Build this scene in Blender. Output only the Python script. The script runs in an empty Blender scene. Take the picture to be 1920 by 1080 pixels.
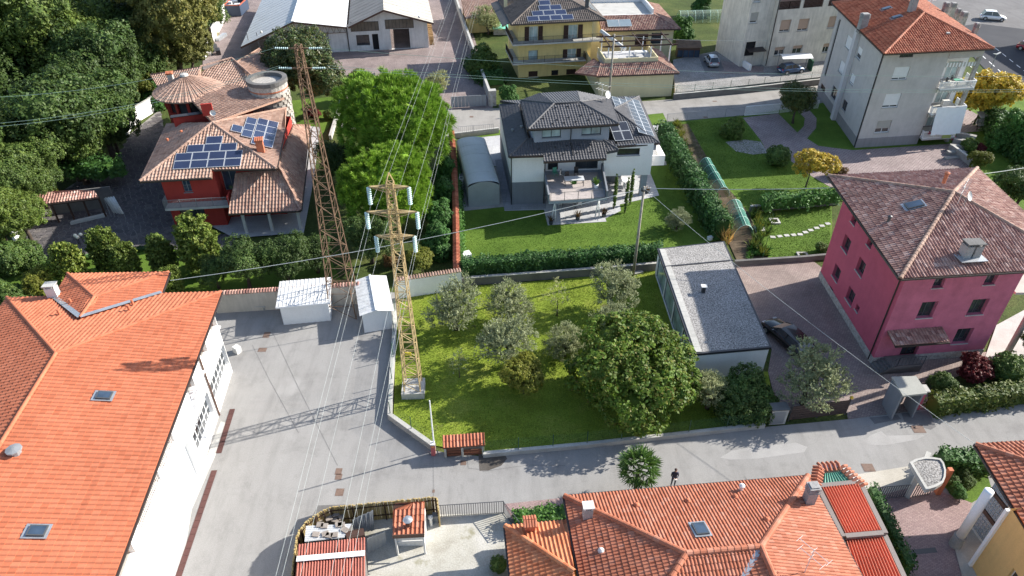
import bpy,bmesh,math,random
import numpy as np
from mathutils import Vector,Matrix
random.seed(11)
rng=np.random.default_rng(11)
sc=bpy.context.scene
C=sc.collection
R=math.radians
# camera
HC,TH,FPX=40.0,R(36.8),1333.0
cam=bpy.data.objects.new("camera",bpy.data.cameras.new("camera"))
C.objects.link(cam)
cam.location=(0,0,HC)
cam.rotation_euler=(math.pi/2-TH,0,0)
cam.data.sensor_width=36
cam.data.lens=FPX/1920*36
cam.data.clip_start=0.5
cam.data.clip_end=3000
sc.camera=cam
# light
SUN_AZ,SUN_EL=R(20.0),R(29.5)
world=bpy.data.worlds.new("World")
sc.world=world
world.use_nodes=True
wn=world.node_tree
bg=wn.nodes["Background"]
sky=wn.nodes.new("ShaderNodeTexSky")
sky.sky_type='NISHITA'
sky.sun_disc=False
sky.sun_elevation=SUN_EL
sky.sun_rotation=math.pi/2-SUN_AZ
sky.air_density=1.0
sky.dust_density=1.0
sky.ozone_density=1.0
wn.links.new(sky.outputs[0],bg.inputs[0])
bg.inputs[1].default_value=0.125
sun=bpy.data.objects.new("sun",bpy.data.lights.new("sun",'SUN'))
C.objects.link(sun)
sun.data.energy=5.0
sun.data.angle=R(0.5)
sun.data.color=(1.0,0.95,0.87)
sd=Vector((math.cos(SUN_EL)*math.cos(SUN_AZ),math.cos(SUN_EL)*math.sin(SUN_AZ),math.sin(SUN_EL)))
sun.rotation_euler=sd.to_track_quat('Z','Y').to_euler()
sun.location=(60,30,80)
vs=sc.view_settings
vs.view_transform='Standard'
vs.look='None'
vs.exposure=1.03
vs.gamma=1
vs.use_curve_mapping=False
sc.cycles.max_bounces=5
sc.cycles.diffuse_bounces=3
sc.cycles.glossy_bounces=2
sc.cycles.transmission_bounces=2
sc.cycles.transparent_max_bounces=6
sc.cycles.use_denoising=True
# survey helpers
CT,ST=math.cos(TH),math.sin(TH)
def ray(u,v):
 a,b=(u-960)/FPX,(v-540)/FPX
 return Vector((a,CT-b*ST,-ST-b*CT))
def G(u,v,z=0.0):
 """survey point: where the sight line to plan mark (u, v) meets the level z"""
 r=ray(u,v)
 t=(HC-z)/-r.z
 return Vector((r.x*t,r.y*t,z))
def GP(pts,z=0.0):
 return[G(u,v,z)for u,v in pts]
def onplane(p,n,u,v):
 r=ray(u,v)
 o=Vector((0,0,HC))
 return o+r*((p-o).dot(n)/r.dot(n))
def onwall(a,b,u,v):
 d=(Vector(b)-Vector(a));d.z=0;d.normalize()
 n=Vector((d.y,-d.x,0))
 p=onplane(Vector(a),n,u,v)
 return(p-Vector(a)).dot(d),p.z
def slopepl(a,b,pitch):
 """plane rising to the left of a->b"""
 d=(b-a);d.z=0;d.normalize()
 up=Vector((-d.y,d.x,0))+Vector((0,0,pitch))
 return a,d.cross(up).normalized()
def slp(a,b,pitch,u,v):
 p,n=slopepl(a,b,pitch)
 return onplane(p,n,u,v)
 # mesh helpers
def tagset(o,label=None,cat=None,group=None,kind=None):
 if label:o["label"]=label
 if cat:o["category"]=cat
 if group:o["group"]=group
 if kind:o["kind"]=kind
 return o
def thing(name,label,cat,loc=(0,0,0),group=None):
 o=bpy.data.objects.new(name,None)
 o.empty_display_size=0.3
 C.objects.link(o)
 o.location=Vector(loc)
 return tagset(o,label,cat,group)
def wloc(o):
 v=Vector((0,0,0))
 while o is not None:
  v=v+o.location
  o=o.parent
 return v
def link(name,me,parent=None,loc=None):
 o=bpy.data.objects.new(name,me)
 C.objects.link(o)
 if parent is not None:o.parent=parent
 if loc is not None:o.location=loc
 return o
class MB:
 def __init__(s):
  s.v=[];s.f=[];s.m=[];s.mats=[];s.cur=0
 def use(s,m):
  if m not in s.mats:s.mats.append(m)
  s.cur=s.mats.index(m)
  return s
 def face(s,pts):
  i=len(s.v)
  s.v+=[tuple(p)for p in pts]
  s.f.append(tuple(range(i,i+len(pts))));s.m.append(s.cur)
 def mesh(s,verts,faces):
  i=len(s.v)
  s.v+=[tuple(p)for p in verts]
  for f in faces:
   s.f.append(tuple(i+k for k in f));s.m.append(s.cur)
 def hexa(s,b,t):
  """box from 4 bottom pts (ccw from above) and 4 top pts"""
  n=len(b)
  s.mesh(list(b)+list(t),[tuple(range(n-1,-1,-1)),tuple(range(n,2*n))]+[(i,(i+1)%n,n+(i+1)%n,n+i)for i in range(n)])
 def box(s,c,size,rot=0.0):
  cx,cy,cz=c;sx,sy,sz=[k/2 for k in size]
  ca,sa=math.cos(rot),math.sin(rot)
  q=[(cx+x*ca-y*sa,cy+x*sa+y*ca)for x,y in((-sx,-sy),(sx,-sy),(sx,sy),(-sx,sy))]
  s.hexa([(x,y,cz-sz)for x,y in q],[(x,y,cz+sz)for x,y in q])
 def prism(s,poly,z0,z1):
  a=sum(poly[i][0]*poly[(i+1)%len(poly)][1]-poly[(i+1)%len(poly)][0]*poly[i][1]for i in range(len(poly)))
  if a<0:poly=list(reversed(poly))
  s.hexa([(p[0],p[1],z0)for p in poly],[(p[0],p[1],z1)for p in poly])
 def bar(s,a,b,w,h=None,up=(0,0,1)):
  """rectangular bar between a and b"""
  h=h or w
  a,b=Vector(a),Vector(b)
  d=(b-a).normalized()
  u=Vector(up)
  x=d.cross(u)
  if x.length<1e-4:x=d.cross(Vector((1,0,0)))
  x.normalize();y=x.cross(d).normalized()
  o=[(-x*w-y*h)/2,(x*w-y*h)/2,(x*w+y*h)/2,(-x*w+y*h)/2]
  s.mesh([a+k for k in o]+[b+k for k in o],[(0,3,2,1),(4,5,6,7),(0,1,5,4),(1,2,6,5),(2,3,7,6),(3,0,4,7)])
 def tube(s,pts,r,n=8,cap=True):
  pts=[Vector(p)for p in pts]
  rr=r if isinstance(r,(list,tuple))else[r]*len(pts)
  i0=len(s.v)
  px=None
  for i,p in enumerate(pts):
   d=(pts[min(i+1,len(pts)-1)]-pts[max(i-1,0)]).normalized()
   if px is None:
    px=d.cross(Vector((0,0,1)))
    if px.length<1e-3:px=d.cross(Vector((0,1,0)))
   px=(px-d*px.dot(d)).normalized()
   py=d.cross(px)
   for k in range(n):
    a=2*math.pi*k/n
    s.v.append(tuple(p+(px*math.cos(a)+py*math.sin(a))*rr[i]))
  for i in range(len(pts)-1):
   for k in range(n):
    a,b=i0+i*n+k,i0+i*n+(k+1)%n
    s.f.append((a,b,b+n,a+n));s.m.append(s.cur)
  if cap:
   s.f.append(tuple(i0+k for k in range(n-1,-1,-1)));s.m.append(s.cur)
   e=i0+(len(pts)-1)*n
   s.f.append(tuple(e+k for k in range(n)));s.m.append(s.cur)
 def lathe(s,c,prof,n=16):
  """prof: list of (r, z) rising"""
  s.tube([(c[0],c[1],c[2]+z)for r,z in prof],[max(r,1e-3)for r,z in prof],n)
 def ball(s,c,r,n=10,sc=(1,1,1)):
  m=max(4,n//2)
  i0=len(s.v)
  for j in range(m+1):
   t=math.pi*j/m
   for k in range(n):
    a=2*math.pi*k/n
    s.v.append((c[0]+r*sc[0]*math.sin(t)*math.cos(a),c[1]+r*sc[1]*math.sin(t)*math.sin(a),c[2]-r*sc[2]*math.cos(t)))
  for j in range(m):
   for k in range(n):
    a,b=i0+j*n+k,i0+j*n+(k+1)%n
    s.f.append((a,b,b+n,a+n));s.m.append(s.cur)
 def build(s,name,mat=None,parent=None,loc=None,smooth=False,**tags):
  off=wloc(parent)if parent is not None else Vector(loc or(0,0,0))
  me=bpy.data.meshes.new(name)
  vv=[(a-off.x,b-off.y,c-off.z)for a,b,c in s.v]
  me.from_pydata(vv,[],s.f)
  if s.mats:
   for m in s.mats:me.materials.append(m)
   me.polygons.foreach_set("material_index",s.m)
  elif mat is not None:
   me.materials.append(mat)
  if smooth:
   me.polygons.foreach_set("use_smooth",[True]*len(me.polygons))
  me.update()
  o=link(name,me,parent,None if parent is not None else off)
  return tagset(o,**tags)
def np_mesh(name,verts,faces,mat,smooth=False):
 """verts (N,3), faces (M,k) all of one size"""
 me=bpy.data.meshes.new(name)
 verts=np.asarray(verts,dtype=np.float32);faces=np.asarray(faces,dtype=np.int32)
 M,k=faces.shape
 me.vertices.add(len(verts));me.vertices.foreach_set("co",verts.ravel())
 me.loops.add(M*k);me.loops.foreach_set("vertex_index",faces.ravel())
 me.polygons.add(M)
 me.polygons.foreach_set("loop_start",np.arange(0,M*k,k,dtype=np.int32))
 me.polygons.foreach_set("use_smooth",np.full(M,bool(smooth)))
 me.update(calc_edges=True)
 if mat is not None:me.materials.append(mat)
 return me
 # materials
def _n(nt,t,**kw):
 n=nt.nodes.new(t)
 for k,v in kw.items():
  setattr(n,k,v)
 return n
def new_mat(name):
 m=bpy.data.materials.new(name);m.use_nodes=True
 nt=m.node_tree
 return m,nt,nt.nodes["Principled BSDF"]
def noise(nt,scale,detail=4,vec=None,rough=0.55):
 n=_n(nt,"ShaderNodeTexNoise")
 n.inputs["Scale"].default_value=scale
 n.inputs["Detail"].default_value=detail
 n.inputs["Roughness"].default_value=rough
 if vec is None:
  vec=getattr(nt,"_pos",None)or _n(nt,"ShaderNodeNewGeometry").outputs["Position"]
 nt.links.new(vec,n.inputs["Vector"])
 return n.outputs[0]
def ramp(nt,fac,stops):
 r=_n(nt,"ShaderNodeValToRGB")
 e=r.color_ramp.elements
 while len(e)<len(stops):e.new(0.5)
 for i,(p,c)in enumerate(stops):
  e[i].position=p
  e[i].color=(c,c,c,1)if isinstance(c,(int,float))else(*c[:3],1)
 nt.links.new(fac,r.inputs[0])
 return r.outputs[0]
def mix(nt,fac,a,b,mode='MIX'):
 m=_n(nt,"ShaderNodeMix",data_type='RGBA',blend_type=mode)
 for i,x in((0,fac),(6,a),(7,b)):
  if isinstance(x,(int,float)):
   m.inputs[i].default_value=x if i==0 else(x,x,x,1)
  elif isinstance(x,tuple):m.inputs[i].default_value=(*x[:3],1)
  else:nt.links.new(x,m.inputs[i])
 return m.outputs[2]
def bumpn(nt,bs,h,strength=0.3,dist=0.02):
 b=_n(nt,"ShaderNodeBump")
 b.inputs["Strength"].default_value=strength
 b.inputs["Distance"].default_value=dist
 nt.links.new(h,b.inputs["Height"])
 nt.links.new(b.outputs[0],bs.inputs["Normal"])
def mul(c,k):return tuple(min(1.0,x*k)for x in c[:3])
def mat(name,col,rough=0.8,var=0.25,scale=0.6,grain=0.12,gscale=14,bump=0.0,bscale=30,metal=0.0,spec=0.3):
 m,nt,bs=new_mat(name)
 big=noise(nt,scale,6)
 c=ramp(nt,big,[(0.25,mul(col,1-var)),(0.5,col),(0.78,mul(col,1+var*0.7))])
 if grain:
  g=noise(nt,gscale,3)
  c=mix(nt,1.0,c,ramp(nt,g,[(0.3,1-grain),(0.7,1+grain)]),'MULTIPLY')
 nt.links.new(c,bs.inputs["Base Color"])
 bs.inputs["Roughness"].default_value=rough
 bs.inputs["Metallic"].default_value=metal
 bs.inputs["Specular IOR Level"].default_value=spec
 if bump:bumpn(nt,bs,noise(nt,bscale,4),bump)
 return m
def flat(name,col,rough=0.5,metal=0.0,spec=0.5,var=0.06):
 return mat(name,col,rough,var,2.0,0,metal=metal,spec=spec)
def rnd(nt):
 g=_n(nt,"ShaderNodeNewGeometry").outputs["Random Per Island"]
 o=_n(nt,"ShaderNodeObjectInfo").outputs["Random"]
 a=_n(nt,"ShaderNodeMath",operation='ADD');nt.links.new(g,a.inputs[0]);nt.links.new(o,a.inputs[1])
 f=_n(nt,"ShaderNodeMath",operation='FRACT');nt.links.new(a.outputs[0],f.inputs[0])
 return f.outputs[0]
def tile_mat(name,cols,rough=0.75,stain=0.25,sscale=0.5,spec=0.25,grain=.2):
 m,nt,bs=new_mat(name)
 r=rnd(nt)
 st=[(i/max(1,len(cols)-1),c)for i,c in enumerate(cols)]
 c=ramp(nt,r,st)
 s=noise(nt,sscale,6,rough=.7)
 c=mix(nt,1.0,c,ramp(nt,s,[(0.3,1-stain),(0.62,1.0)]),'MULTIPLY')
 g=noise(nt,18,3)
 c=mix(nt,1.0,c,ramp(nt,g,[(0.25,1-grain),(0.75,1+grain*.7)]),'MULTIPLY')
 nt.links.new(c,bs.inputs["Base Color"])
 bs.inputs["Roughness"].default_value=rough
 bs.inputs["Specular IOR Level"].default_value=spec
 return m
def leaf_mat(name,cols,trans=0.3,big=0.25,bscale=0.5,rough=0.55):
 m,nt,bs=new_mat(name)
 r=rnd(nt)
 st=[(i/max(1,len(cols)-1),c)for i,c in enumerate(cols)]
 c=ramp(nt,r,st)
 s=noise(nt,bscale,3)
 c=mix(nt,1.0,c,ramp(nt,s,[(0.3,1-big),(0.7,1+big)]),'MULTIPLY')
 oi=_n(nt,"ShaderNodeObjectInfo").outputs["Random"]
 c=mix(nt,1.0,c,ramp(nt,oi,[(0.0,(0.80,0.82,0.85)),(0.5,(1.0,1.0,1.0)),(1.0,(1.22,1.14,0.95))]),'MULTIPLY')
 nt.links.new(c,bs.inputs["Base Color"])
 bs.inputs["Roughness"].default_value=rough
 bs.inputs["Specular IOR Level"].default_value=0.25
 t=_n(nt,"ShaderNodeBsdfTranslucent");nt.links.new(c,t.inputs[0])
 mx=_n(nt,"ShaderNodeMixShader");mx.inputs[0].default_value=trans
 nt.links.new(bs.outputs[0],mx.inputs[1]);nt.links.new(t.outputs[0],mx.inputs[2])
 nt.links.new(mx.outputs[0],nt.nodes["Material Output"].inputs[0])
 return m
def ground_mat(name,cols,scale=0.25,rough=0.9,grain=0.25,gscale=9,bump=0.4,bdist=0.04,bscale=12,patches=None,cracks=0):
 """cols: ramp colours over broad noise"""
 m,nt,bs=new_mat(name)
 s=noise(nt,scale,8,rough=.65)
 k=len(cols)
 c=ramp(nt,s,[(0.28+0.44*i/max(1,k-1),cc)for i,cc in enumerate(cols)])
 g=noise(nt,gscale,4)
 c=mix(nt,1.0,c,ramp(nt,g,[(0.3,1-grain),(0.7,1+grain)]),'MULTIPLY')
 if patches:
  pc,ps,p0=patches
  pn=noise(nt,ps,5)
  c=mix(nt,ramp(nt,pn,[(p0,0.0),(p0+0.06,1.0)]),c,pc)
 if cracks:
  st_=_n(nt,"ShaderNodeMapping");st_.inputs['Rotation'].default_value=(0,0,.35);st_.inputs['Scale'].default_value=(1.0,.16,1)
  nt.links.new(_n(nt,"ShaderNodeNewGeometry").outputs['Position'],st_.inputs[0])
  c=mix(nt,1.0,c,ramp(nt,noise(nt,1.1,7,st_.outputs[0],.7),[(.3,.84),(.5,1.0),(.72,1.07)]),'MULTIPLY')
  c=mix(nt,1.0,c,ramp(nt,noise(nt,.45,8,None,.75),[(.3,.82),(.48,1.0)]),'MULTIPLY')
  vo=_n(nt,"ShaderNodeTexVoronoi",feature='DISTANCE_TO_EDGE');vo.inputs["Scale"].default_value=0.11
  gp=_n(nt,"ShaderNodeNewGeometry").outputs["Position"]
  nz=_n(nt,"ShaderNodeTexNoise");nz.inputs["Scale"].default_value=1.2;nz.inputs["Detail"].default_value=6
  nt.links.new(gp,nz.inputs["Vector"])
  ad=_n(nt,"ShaderNodeVectorMath",operation='ADD')
  sb=_n(nt,"ShaderNodeVectorMath",operation='SCALE');sb.inputs["Scale"].default_value=1.6
  nt.links.new(nz.outputs["Color"],sb.inputs[0])
  nt.links.new(gp,ad.inputs[0]);nt.links.new(sb.outputs[0],ad.inputs[1])
  nt.links.new(ad.outputs[0],vo.inputs["Vector"])
  c=mix(nt,ramp(nt,vo.outputs["Distance"],[(0.0,cracks),(0.004,0.0)]),c,(0.07,0.065,0.06))
 nt.links.new(c,bs.inputs["Base Color"])
 bs.inputs["Roughness"].default_value=rough
 bs.inputs["Specular IOR Level"].default_value=0.15
 if bump:bumpn(nt,bs,noise(nt,bscale,4),bump,bdist)
 return m
def paver_mat(name,c1,c2,cm,bw,bh,rot=0.0,stain=0.3,off=0.5,mort=0.02):
 m,nt,bs=new_mat(name)
 pos=_n(nt,"ShaderNodeNewGeometry").outputs["Position"]
 mp=_n(nt,"ShaderNodeMapping");mp.inputs["Rotation"].default_value=(0,0,rot)
 nt.links.new(pos,mp.inputs[0])
 b=_n(nt,"ShaderNodeTexBrick")
 b.offset=off
 nt.links.new(mp.outputs[0],b.inputs["Vector"])
 for k,v in(("Color1",c1),("Color2",c2),("Mortar",cm)):
  b.inputs[k].default_value=(*v,1)
 b.inputs["Scale"].default_value=1.0
 b.inputs["Brick Width"].default_value=bw
 b.inputs["Row Height"].default_value=bh
 b.inputs["Mortar Size"].default_value=mort
 b.inputs["Mortar Smooth"].default_value=0.3
 s=noise(nt,0.35,7,rough=.65)
 c=mix(nt,1.0,b.outputs[0],ramp(nt,s,[(0.28,1-stain),(0.68,1+stain*.5)]),'MULTIPLY')
 g=noise(nt,10,3)
 c=mix(nt,1.0,c,ramp(nt,g,[(0.3,0.85),(0.7,1.12)]),'MULTIPLY')
 nt.links.new(c,bs.inputs["Base Color"])
 bs.inputs["Roughness"].default_value=0.85
 bs.inputs["Specular IOR Level"].default_value=0.2
 iv=_n(nt,"ShaderNodeMath",operation='SUBTRACT');iv.inputs[0].default_value=1.0
 nt.links.new(b.outputs[1],iv.inputs[1])
 bumpn(nt,bs,iv.outputs[0],0.5,0.02)
 return m
def wall_mat(name,col,var=0.15,streak=0.25,rough=0.9,bump=0.15):
 m,nt,bs=new_mat(name)
 s=noise(nt,0.8,7,rough=.65)
 c=ramp(nt,s,[(0.25,mul(col,1-var)),(0.55,col),(0.8,mul(col,1+var*.6))])
 pos=_n(nt,"ShaderNodeNewGeometry").outputs["Position"]
 mp=_n(nt,"ShaderNodeMapping");mp.inputs["Scale"].default_value=(2.2,2.2,0.25)
 nt.links.new(pos,mp.inputs[0])
 st=noise(nt,1.3,6,mp.outputs[0])
 c=mix(nt,1.0,c,ramp(nt,st,[(0.3,1-streak),(0.6,1.0)]),'MULTIPLY')
 g=noise(nt,14,3)
 c=mix(nt,1.0,c,ramp(nt,g,[(0.3,0.94),(0.7,1.06)]),'MULTIPLY')
 nt.links.new(c,bs.inputs["Base Color"])
 bs.inputs["Roughness"].default_value=rough
 bs.inputs["Specular IOR Level"].default_value=0.2
 if bump:bumpn(nt,bs,noise(nt,25,4),bump,0.01)
 return m
def glass_mat(name,col=(0.03,0.035,0.04),rough=0.06):
 m,nt,bs=new_mat(name)
 s=noise(nt,0.7,3)
 nt.links.new(ramp(nt,s,[(0.3,mul(col,.6)),(0.7,mul(col,1.6))]),bs.inputs["Base Color"])
 bs.inputs["Roughness"].default_value=rough
 bs.inputs["Specular IOR Level"].default_value=0.8
 return m
M={}
M['glass']=glass_mat("window_glass")
M['glass_pale']=glass_mat("curtained_glass",(0.30,0.38,0.38),0.15)
M['glass_blue']=glass_mat("blue_glass",(0.035,0.055,0.085),0.1)
M['white']=flat("white_paint",(0.78,0.78,0.77),0.5)
M['offwhite']=flat("off_white_paint",(0.62,0.61,0.58),0.6)
M['dark']=flat("dark_metal",(0.03,0.03,0.033),0.45)
M['black']=flat("black_void",(0.012,0.012,0.013),0.9)
M['grey']=flat("grey_metal",(0.22,0.23,0.24),0.5)
M['zinc']=mat("zinc_sheet",(0.42,0.44,0.46),0.4,.2,1.5,metal=0.6)
M['steel']=mat("galvanised_steel",(0.45,0.46,0.47),0.4,.15,metal=0.5)
M['brown']=mat("brown_wood",(0.05,0.025,0.018),0.6,.3,3)
M['gutter']=flat("dark_gutter",(0.05,0.04,0.036),0.4,metal=.3)
M['copper']=mat("brown_gutter",(0.10,0.055,0.04),0.5,.2)
M['concrete']=mat("concrete",(0.30,0.29,0.27),0.9,.25,0.8,.15,bump=.2)
M['conc_l']=mat("pale_concrete",(0.42,0.41,0.38),0.9,.2,0.8,.12,bump=.2)
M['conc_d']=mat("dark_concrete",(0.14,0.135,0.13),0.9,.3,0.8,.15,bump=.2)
M['trunk']=mat("bark",(0.07,0.055,0.042),0.95,.35,4,.3,bump=.6,bscale=12)
M['rust']=mat("rusty_brown_steel",(0.155,0.098,0.062),0.75,.4,1.5,.25)
M['ochre']=mat("ochre_painted_steel",(0.39,0.295,0.15),0.6,.25,1.5,.15)
M['insul']=flat("pale_glass_insulator",(0.46,0.60,0.58),0.15,spec=.8)
M['cable']=flat("pale_aluminium_cable",(0.34,0.37,0.36),0.5,metal=.2)
M['plastic_g']=flat("green_plastic",(0.10,0.32,0.22),0.5)
M['soil']=ground_mat("brown_soil",[(0.05,0.035,0.022),(0.10,0.075,0.05),(0.16,0.125,0.085)],0.8)
# roofs
PROF={'low':[(0,.0),(.2,.026),(.45,.03),(.65,.0),(1.0,.0)],'roll':[(0,.0),(.1,.05),(.28,.075),(.46,.05),(.56,.0),(1.0,.0)],'soft':[(0,.0),(.2,.045),(.45,.05),(.65,.0),(1.0,.0)],
'flat':[(0,.0),(.12,.02),(.5,.02),(.62,0.),(1.0,0.)]}
_tile_cache={}
def tile_template(tw,tl,prof,m,step):
 key=(tw,tl,prof,m.name)
 if key not in _tile_cache:
  pr=PROF[prof];k=len(pr)
  lo=[(f*tw,0,h+step)for f,h in pr]
  hi=[(f*tw,tl+.03,h)for f,h in pr]
  lip=[(f*tw,0,-.02)for f,h in pr]
  faces=[(i,i+1,k+i+1,k+i)for i in range(k-1)]+[(2*k+i,2*k+i+1,i+1,i)for i in range(k-1)]
  me=bpy.data.meshes.new("tile");me.from_pydata(lo+hi+lip,[],faces);me.materials.append(m);me.update()
  _tile_cache[key]=me
 return _tile_cache[key]
def inframe(p,mar=0):
 d=p.y*CT-(p.z-HC)*ST
 if d<=1:return False
 u=960+FPX*p.x/d;v=540-FPX*(p.y*ST+(p.z-HC)*CT)/d
 return-mar<u<1920+mar and-mar<v<1080+mar
def interval(poly,v):
 lo,hi=1e9,-1e9
 n=len(poly)
 for i in range(n):
  (u0,v0),(u1,v1)=poly[i],poly[(i+1)%n]
  if(v0-v)*(v1-v)<=0:
   if abs(v1-v0)<1e-9:us=(u0,u1)
   else:us=(u0+(u1-u0)*(v-v0)/(v1-v0),)
   for u in us:lo=min(lo,u);hi=max(hi,u)
 return(lo,hi)if hi>=lo else None
def roof(parent,faces,m,deck_mat,tw=.32,tl=.36,prof='roll',step=.035,n_ind=0,ridges=(),thick=.16,gutter=None,ridge_mat=None,name='roof',ridge_r=.13,ridge_ind=False,jit=.006):
 deck=MB()
 flatf=[]
 for f in faces:
  nn=Vector((0,0,0))
  for i in range(1,len(f)-1):nn+=(f[i]-f[0]).cross(f[i+1]-f[0])
  flatf.append([Vector((p.x,p.y,f[0].z-(nn.x*(p.x-f[0].x)+nn.y*(p.y-f[0].y))/nn.z))for p in f])
 faces=flatf
 for f in faces:
  lo=[p-Vector((0,0,.03))for p in f];b=[p-Vector((0,0,.03+thick))for p in f]
  deck.hexa(b,lo)
 dk=deck.build(name,deck_mat,parent)
 V=[];Fc=[];cand=[]
 pr=PROF[prof];k=len(pr)
 pf=np.array([p[0]for p in pr]);ph=np.array([p[1]for p in pr])
 nv=0
 off=wloc(dk)
 for f in faces:
  p0=f[0];e=(f[1]-p0).normalized()
  nn=Vector((0,0,0))
  for i in range(1,len(f)-1):nn+=(f[i]-p0).cross(f[i+1]-p0)
  nn.normalize()
  e=(e-nn*e.dot(nn)).normalized();s=nn.cross(e)
  poly=[((p-p0).dot(e),(p-p0).dot(s))for p in f]
  vmax=max(q[1]for q in poly);vmin=min(0,min(q[1]for q in poly))
  E3,S3,N3,P3=[np.array(x)for x in(e,s,nn,p0)]
  rows=int(math.ceil((vmax-vmin)/tl))
  for j in range(rows):
   v0=vmin+j*tl;v1=min(v0+tl+.03,vmax)
   a=interval(poly,v0+1e-4);b=interval(poly,v1-1e-4)
   if a is None or b is None:continue
   u_lo,u_hi=min(a[0],b[0]),max(a[1],b[1])
   i0,i1=int(math.floor(u_lo/tw)),int(math.ceil(u_hi/tw))
   for i in range(i0,i1):
    ua=i*tw+pf*tw
    ul=np.clip(ua,a[0],a[1]);uh=np.clip(ua,b[0],b[1])
    wl,wh=ul[-1]-ul[0],uh[-1]-uh[0]
    if max(wl,wh)<.06*tw:continue
    dz=random.uniform(-jit,jit)
    if n_ind and wl>.999*tw and wh>.999*tw and v1-v0>.99*tl:
     pos=p0+e*(i*tw)+s*v0+nn*dz
     if inframe(pos,5):
      cand.append(((pos-Vector((0,0,HC))).length,pos,e,s,nn));continue
    lo=P3+ul[:,None]*E3+v0*S3+(ph+step+dz)[:,None]*N3
    hi=P3+uh[:,None]*E3+v1*S3+(ph+dz)[:,None]*N3
    li=P3+ul[:,None]*E3+v0*S3-.02*N3
    V.append(lo);V.append(hi);V.append(li)
    for q in range(k-1):
     Fc.append((nv+q,nv+q+1,nv+k+q+1,nv+k+q))
     Fc.append((nv+2*k+q,nv+2*k+q+1,nv+q+1,nv+q))
    nv+=3*k
 tmpl=tile_template(tw,tl,prof,m,step)
 cand.sort(key=lambda t:t[0])
 tv=np.array([v.co[:]for v in tmpl.vertices]);tf=[tuple(p.vertices)for p in tmpl.polygons]
 for c_i,(d,pos,e,s,nn)in enumerate(cand):
  if c_i<n_ind:
   o=link('tile',tmpl,dk)
   mm=Matrix.Identity(4)
   for r_ in range(3):
    mm[r_][0],mm[r_][1],mm[r_][2]=e[r_],s[r_],nn[r_]
    mm[r_][3]=(pos-off)[r_]
   o.matrix_basis=mm
  else:
   V.append(np.array(pos)+tv[:,:1]*np.array(e)+tv[:,1:2]*np.array(s)+tv[:,2:]*np.array(nn))
   Fc+=[tuple(nv+q for q in ff)for ff in tf];nv+=len(tv)
 if V:
  vv=np.concatenate(V)-np.array(off)
  o=link('roof_tiles',np_mesh('roof_tiles',vv,Fc,m),dk);o['kind']='stuff'
 rv=MB()
 for seg in ridges:
  a,b=seg[0],seg[1]
  d=b-a;L=d.length;d.normalize()
  n=max(1,int(round(L/.4)));st=L/n
  x=d.cross(Vector((0,0,1))).normalized();y=x.cross(d).normalized()
  for i in range(n):
   q=a+d*(i*st)+Vector((0,0,.04));q2=q+d*(st+.03)
   ring=[(-1,-.15),(-.8,.45),(-.3,.8),(.3,.8),(.8,.45),(1,-.15)]
   r0,r1=ridge_r*1.12,ridge_r*.95
   vs_=[q+(x*cx+y*cy)*r0 for cx,cy in ring]+[q2+(x*cx+y*cy)*r1 for cx,cy in ring]
   fs_=[(t,t+1,7+t,6+t)for t in range(5)]+[(5,4,3,2,1,0)]
   if ridge_ind and inframe(q,5):
    mb=MB();mb.mesh(vs_,fs_);mb.build('ridge_cap',ridge_mat or m,dk)
   else:
    rv.mesh(vs_,fs_)
 if rv.v:
  o=rv.build('ridge_caps',ridge_mat or m,dk);o['kind']='stuff'
 if gutter:
  g=MB()
  for a,b in gutter:
   d=(b-a);d.z=0;d.normalize();o_=Vector((d.y,-d.x,0))
   for q0,q1,w,h in((0,.0,.13,.12),):
    aa=a+o_*.06+Vector((0,0,-.1));bb=b+o_*.06+Vector((0,0,-.1))
    g.bar(aa,bb,.13,.12)
  g.build('gutter',M['gutter'],parent)
 return dk
def hip_rect(c0,c1,depth,z,pitch,ridge_dir='x'):
 """hipped roof over the rectangle with front eave c0->c1 (left to right) running back by depth; returns faces, ridges, corners"""
 c0=Vector((c0[0],c0[1],z));c1=Vector((c1[0],c1[1],z))
 e=(c1-c0);w=e.length;e.normalize();s=Vector((-e.y,e.x,0))
 c2=c1+s*depth;c3=c0+s*depth
 if w>=depth:
  h=depth/2
  r0=c0+e*h+s*h+Vector((0,0,pitch*h));r1=c1-e*h+s*h+Vector((0,0,pitch*h))
  fs=[[c0,c1,r1,r0],[c1,c2,r1],[c2,c3,r0,r1],[c3,c0,r0]]
  rd=[(c0,r0),(c1,r1),(c2,r1),(c3,r0)]+([(r0,r1)]if w-depth>.1 else[])
 else:
  h=w/2
  r0=c0+e*h+s*h+Vector((0,0,pitch*h));r1=c3+e*h-s*h+Vector((0,0,pitch*h))
  fs=[[c0,c1,r0],[c1,c2,r1,r0],[c2,c3,r1],[c3,c0,r0,r1]]
  rd=[(c0,r0),(c1,r0),(c2,r1),(c3,r1),(r0,r1)]
 return fs,rd,[c0,c1,c2,c3]
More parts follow.
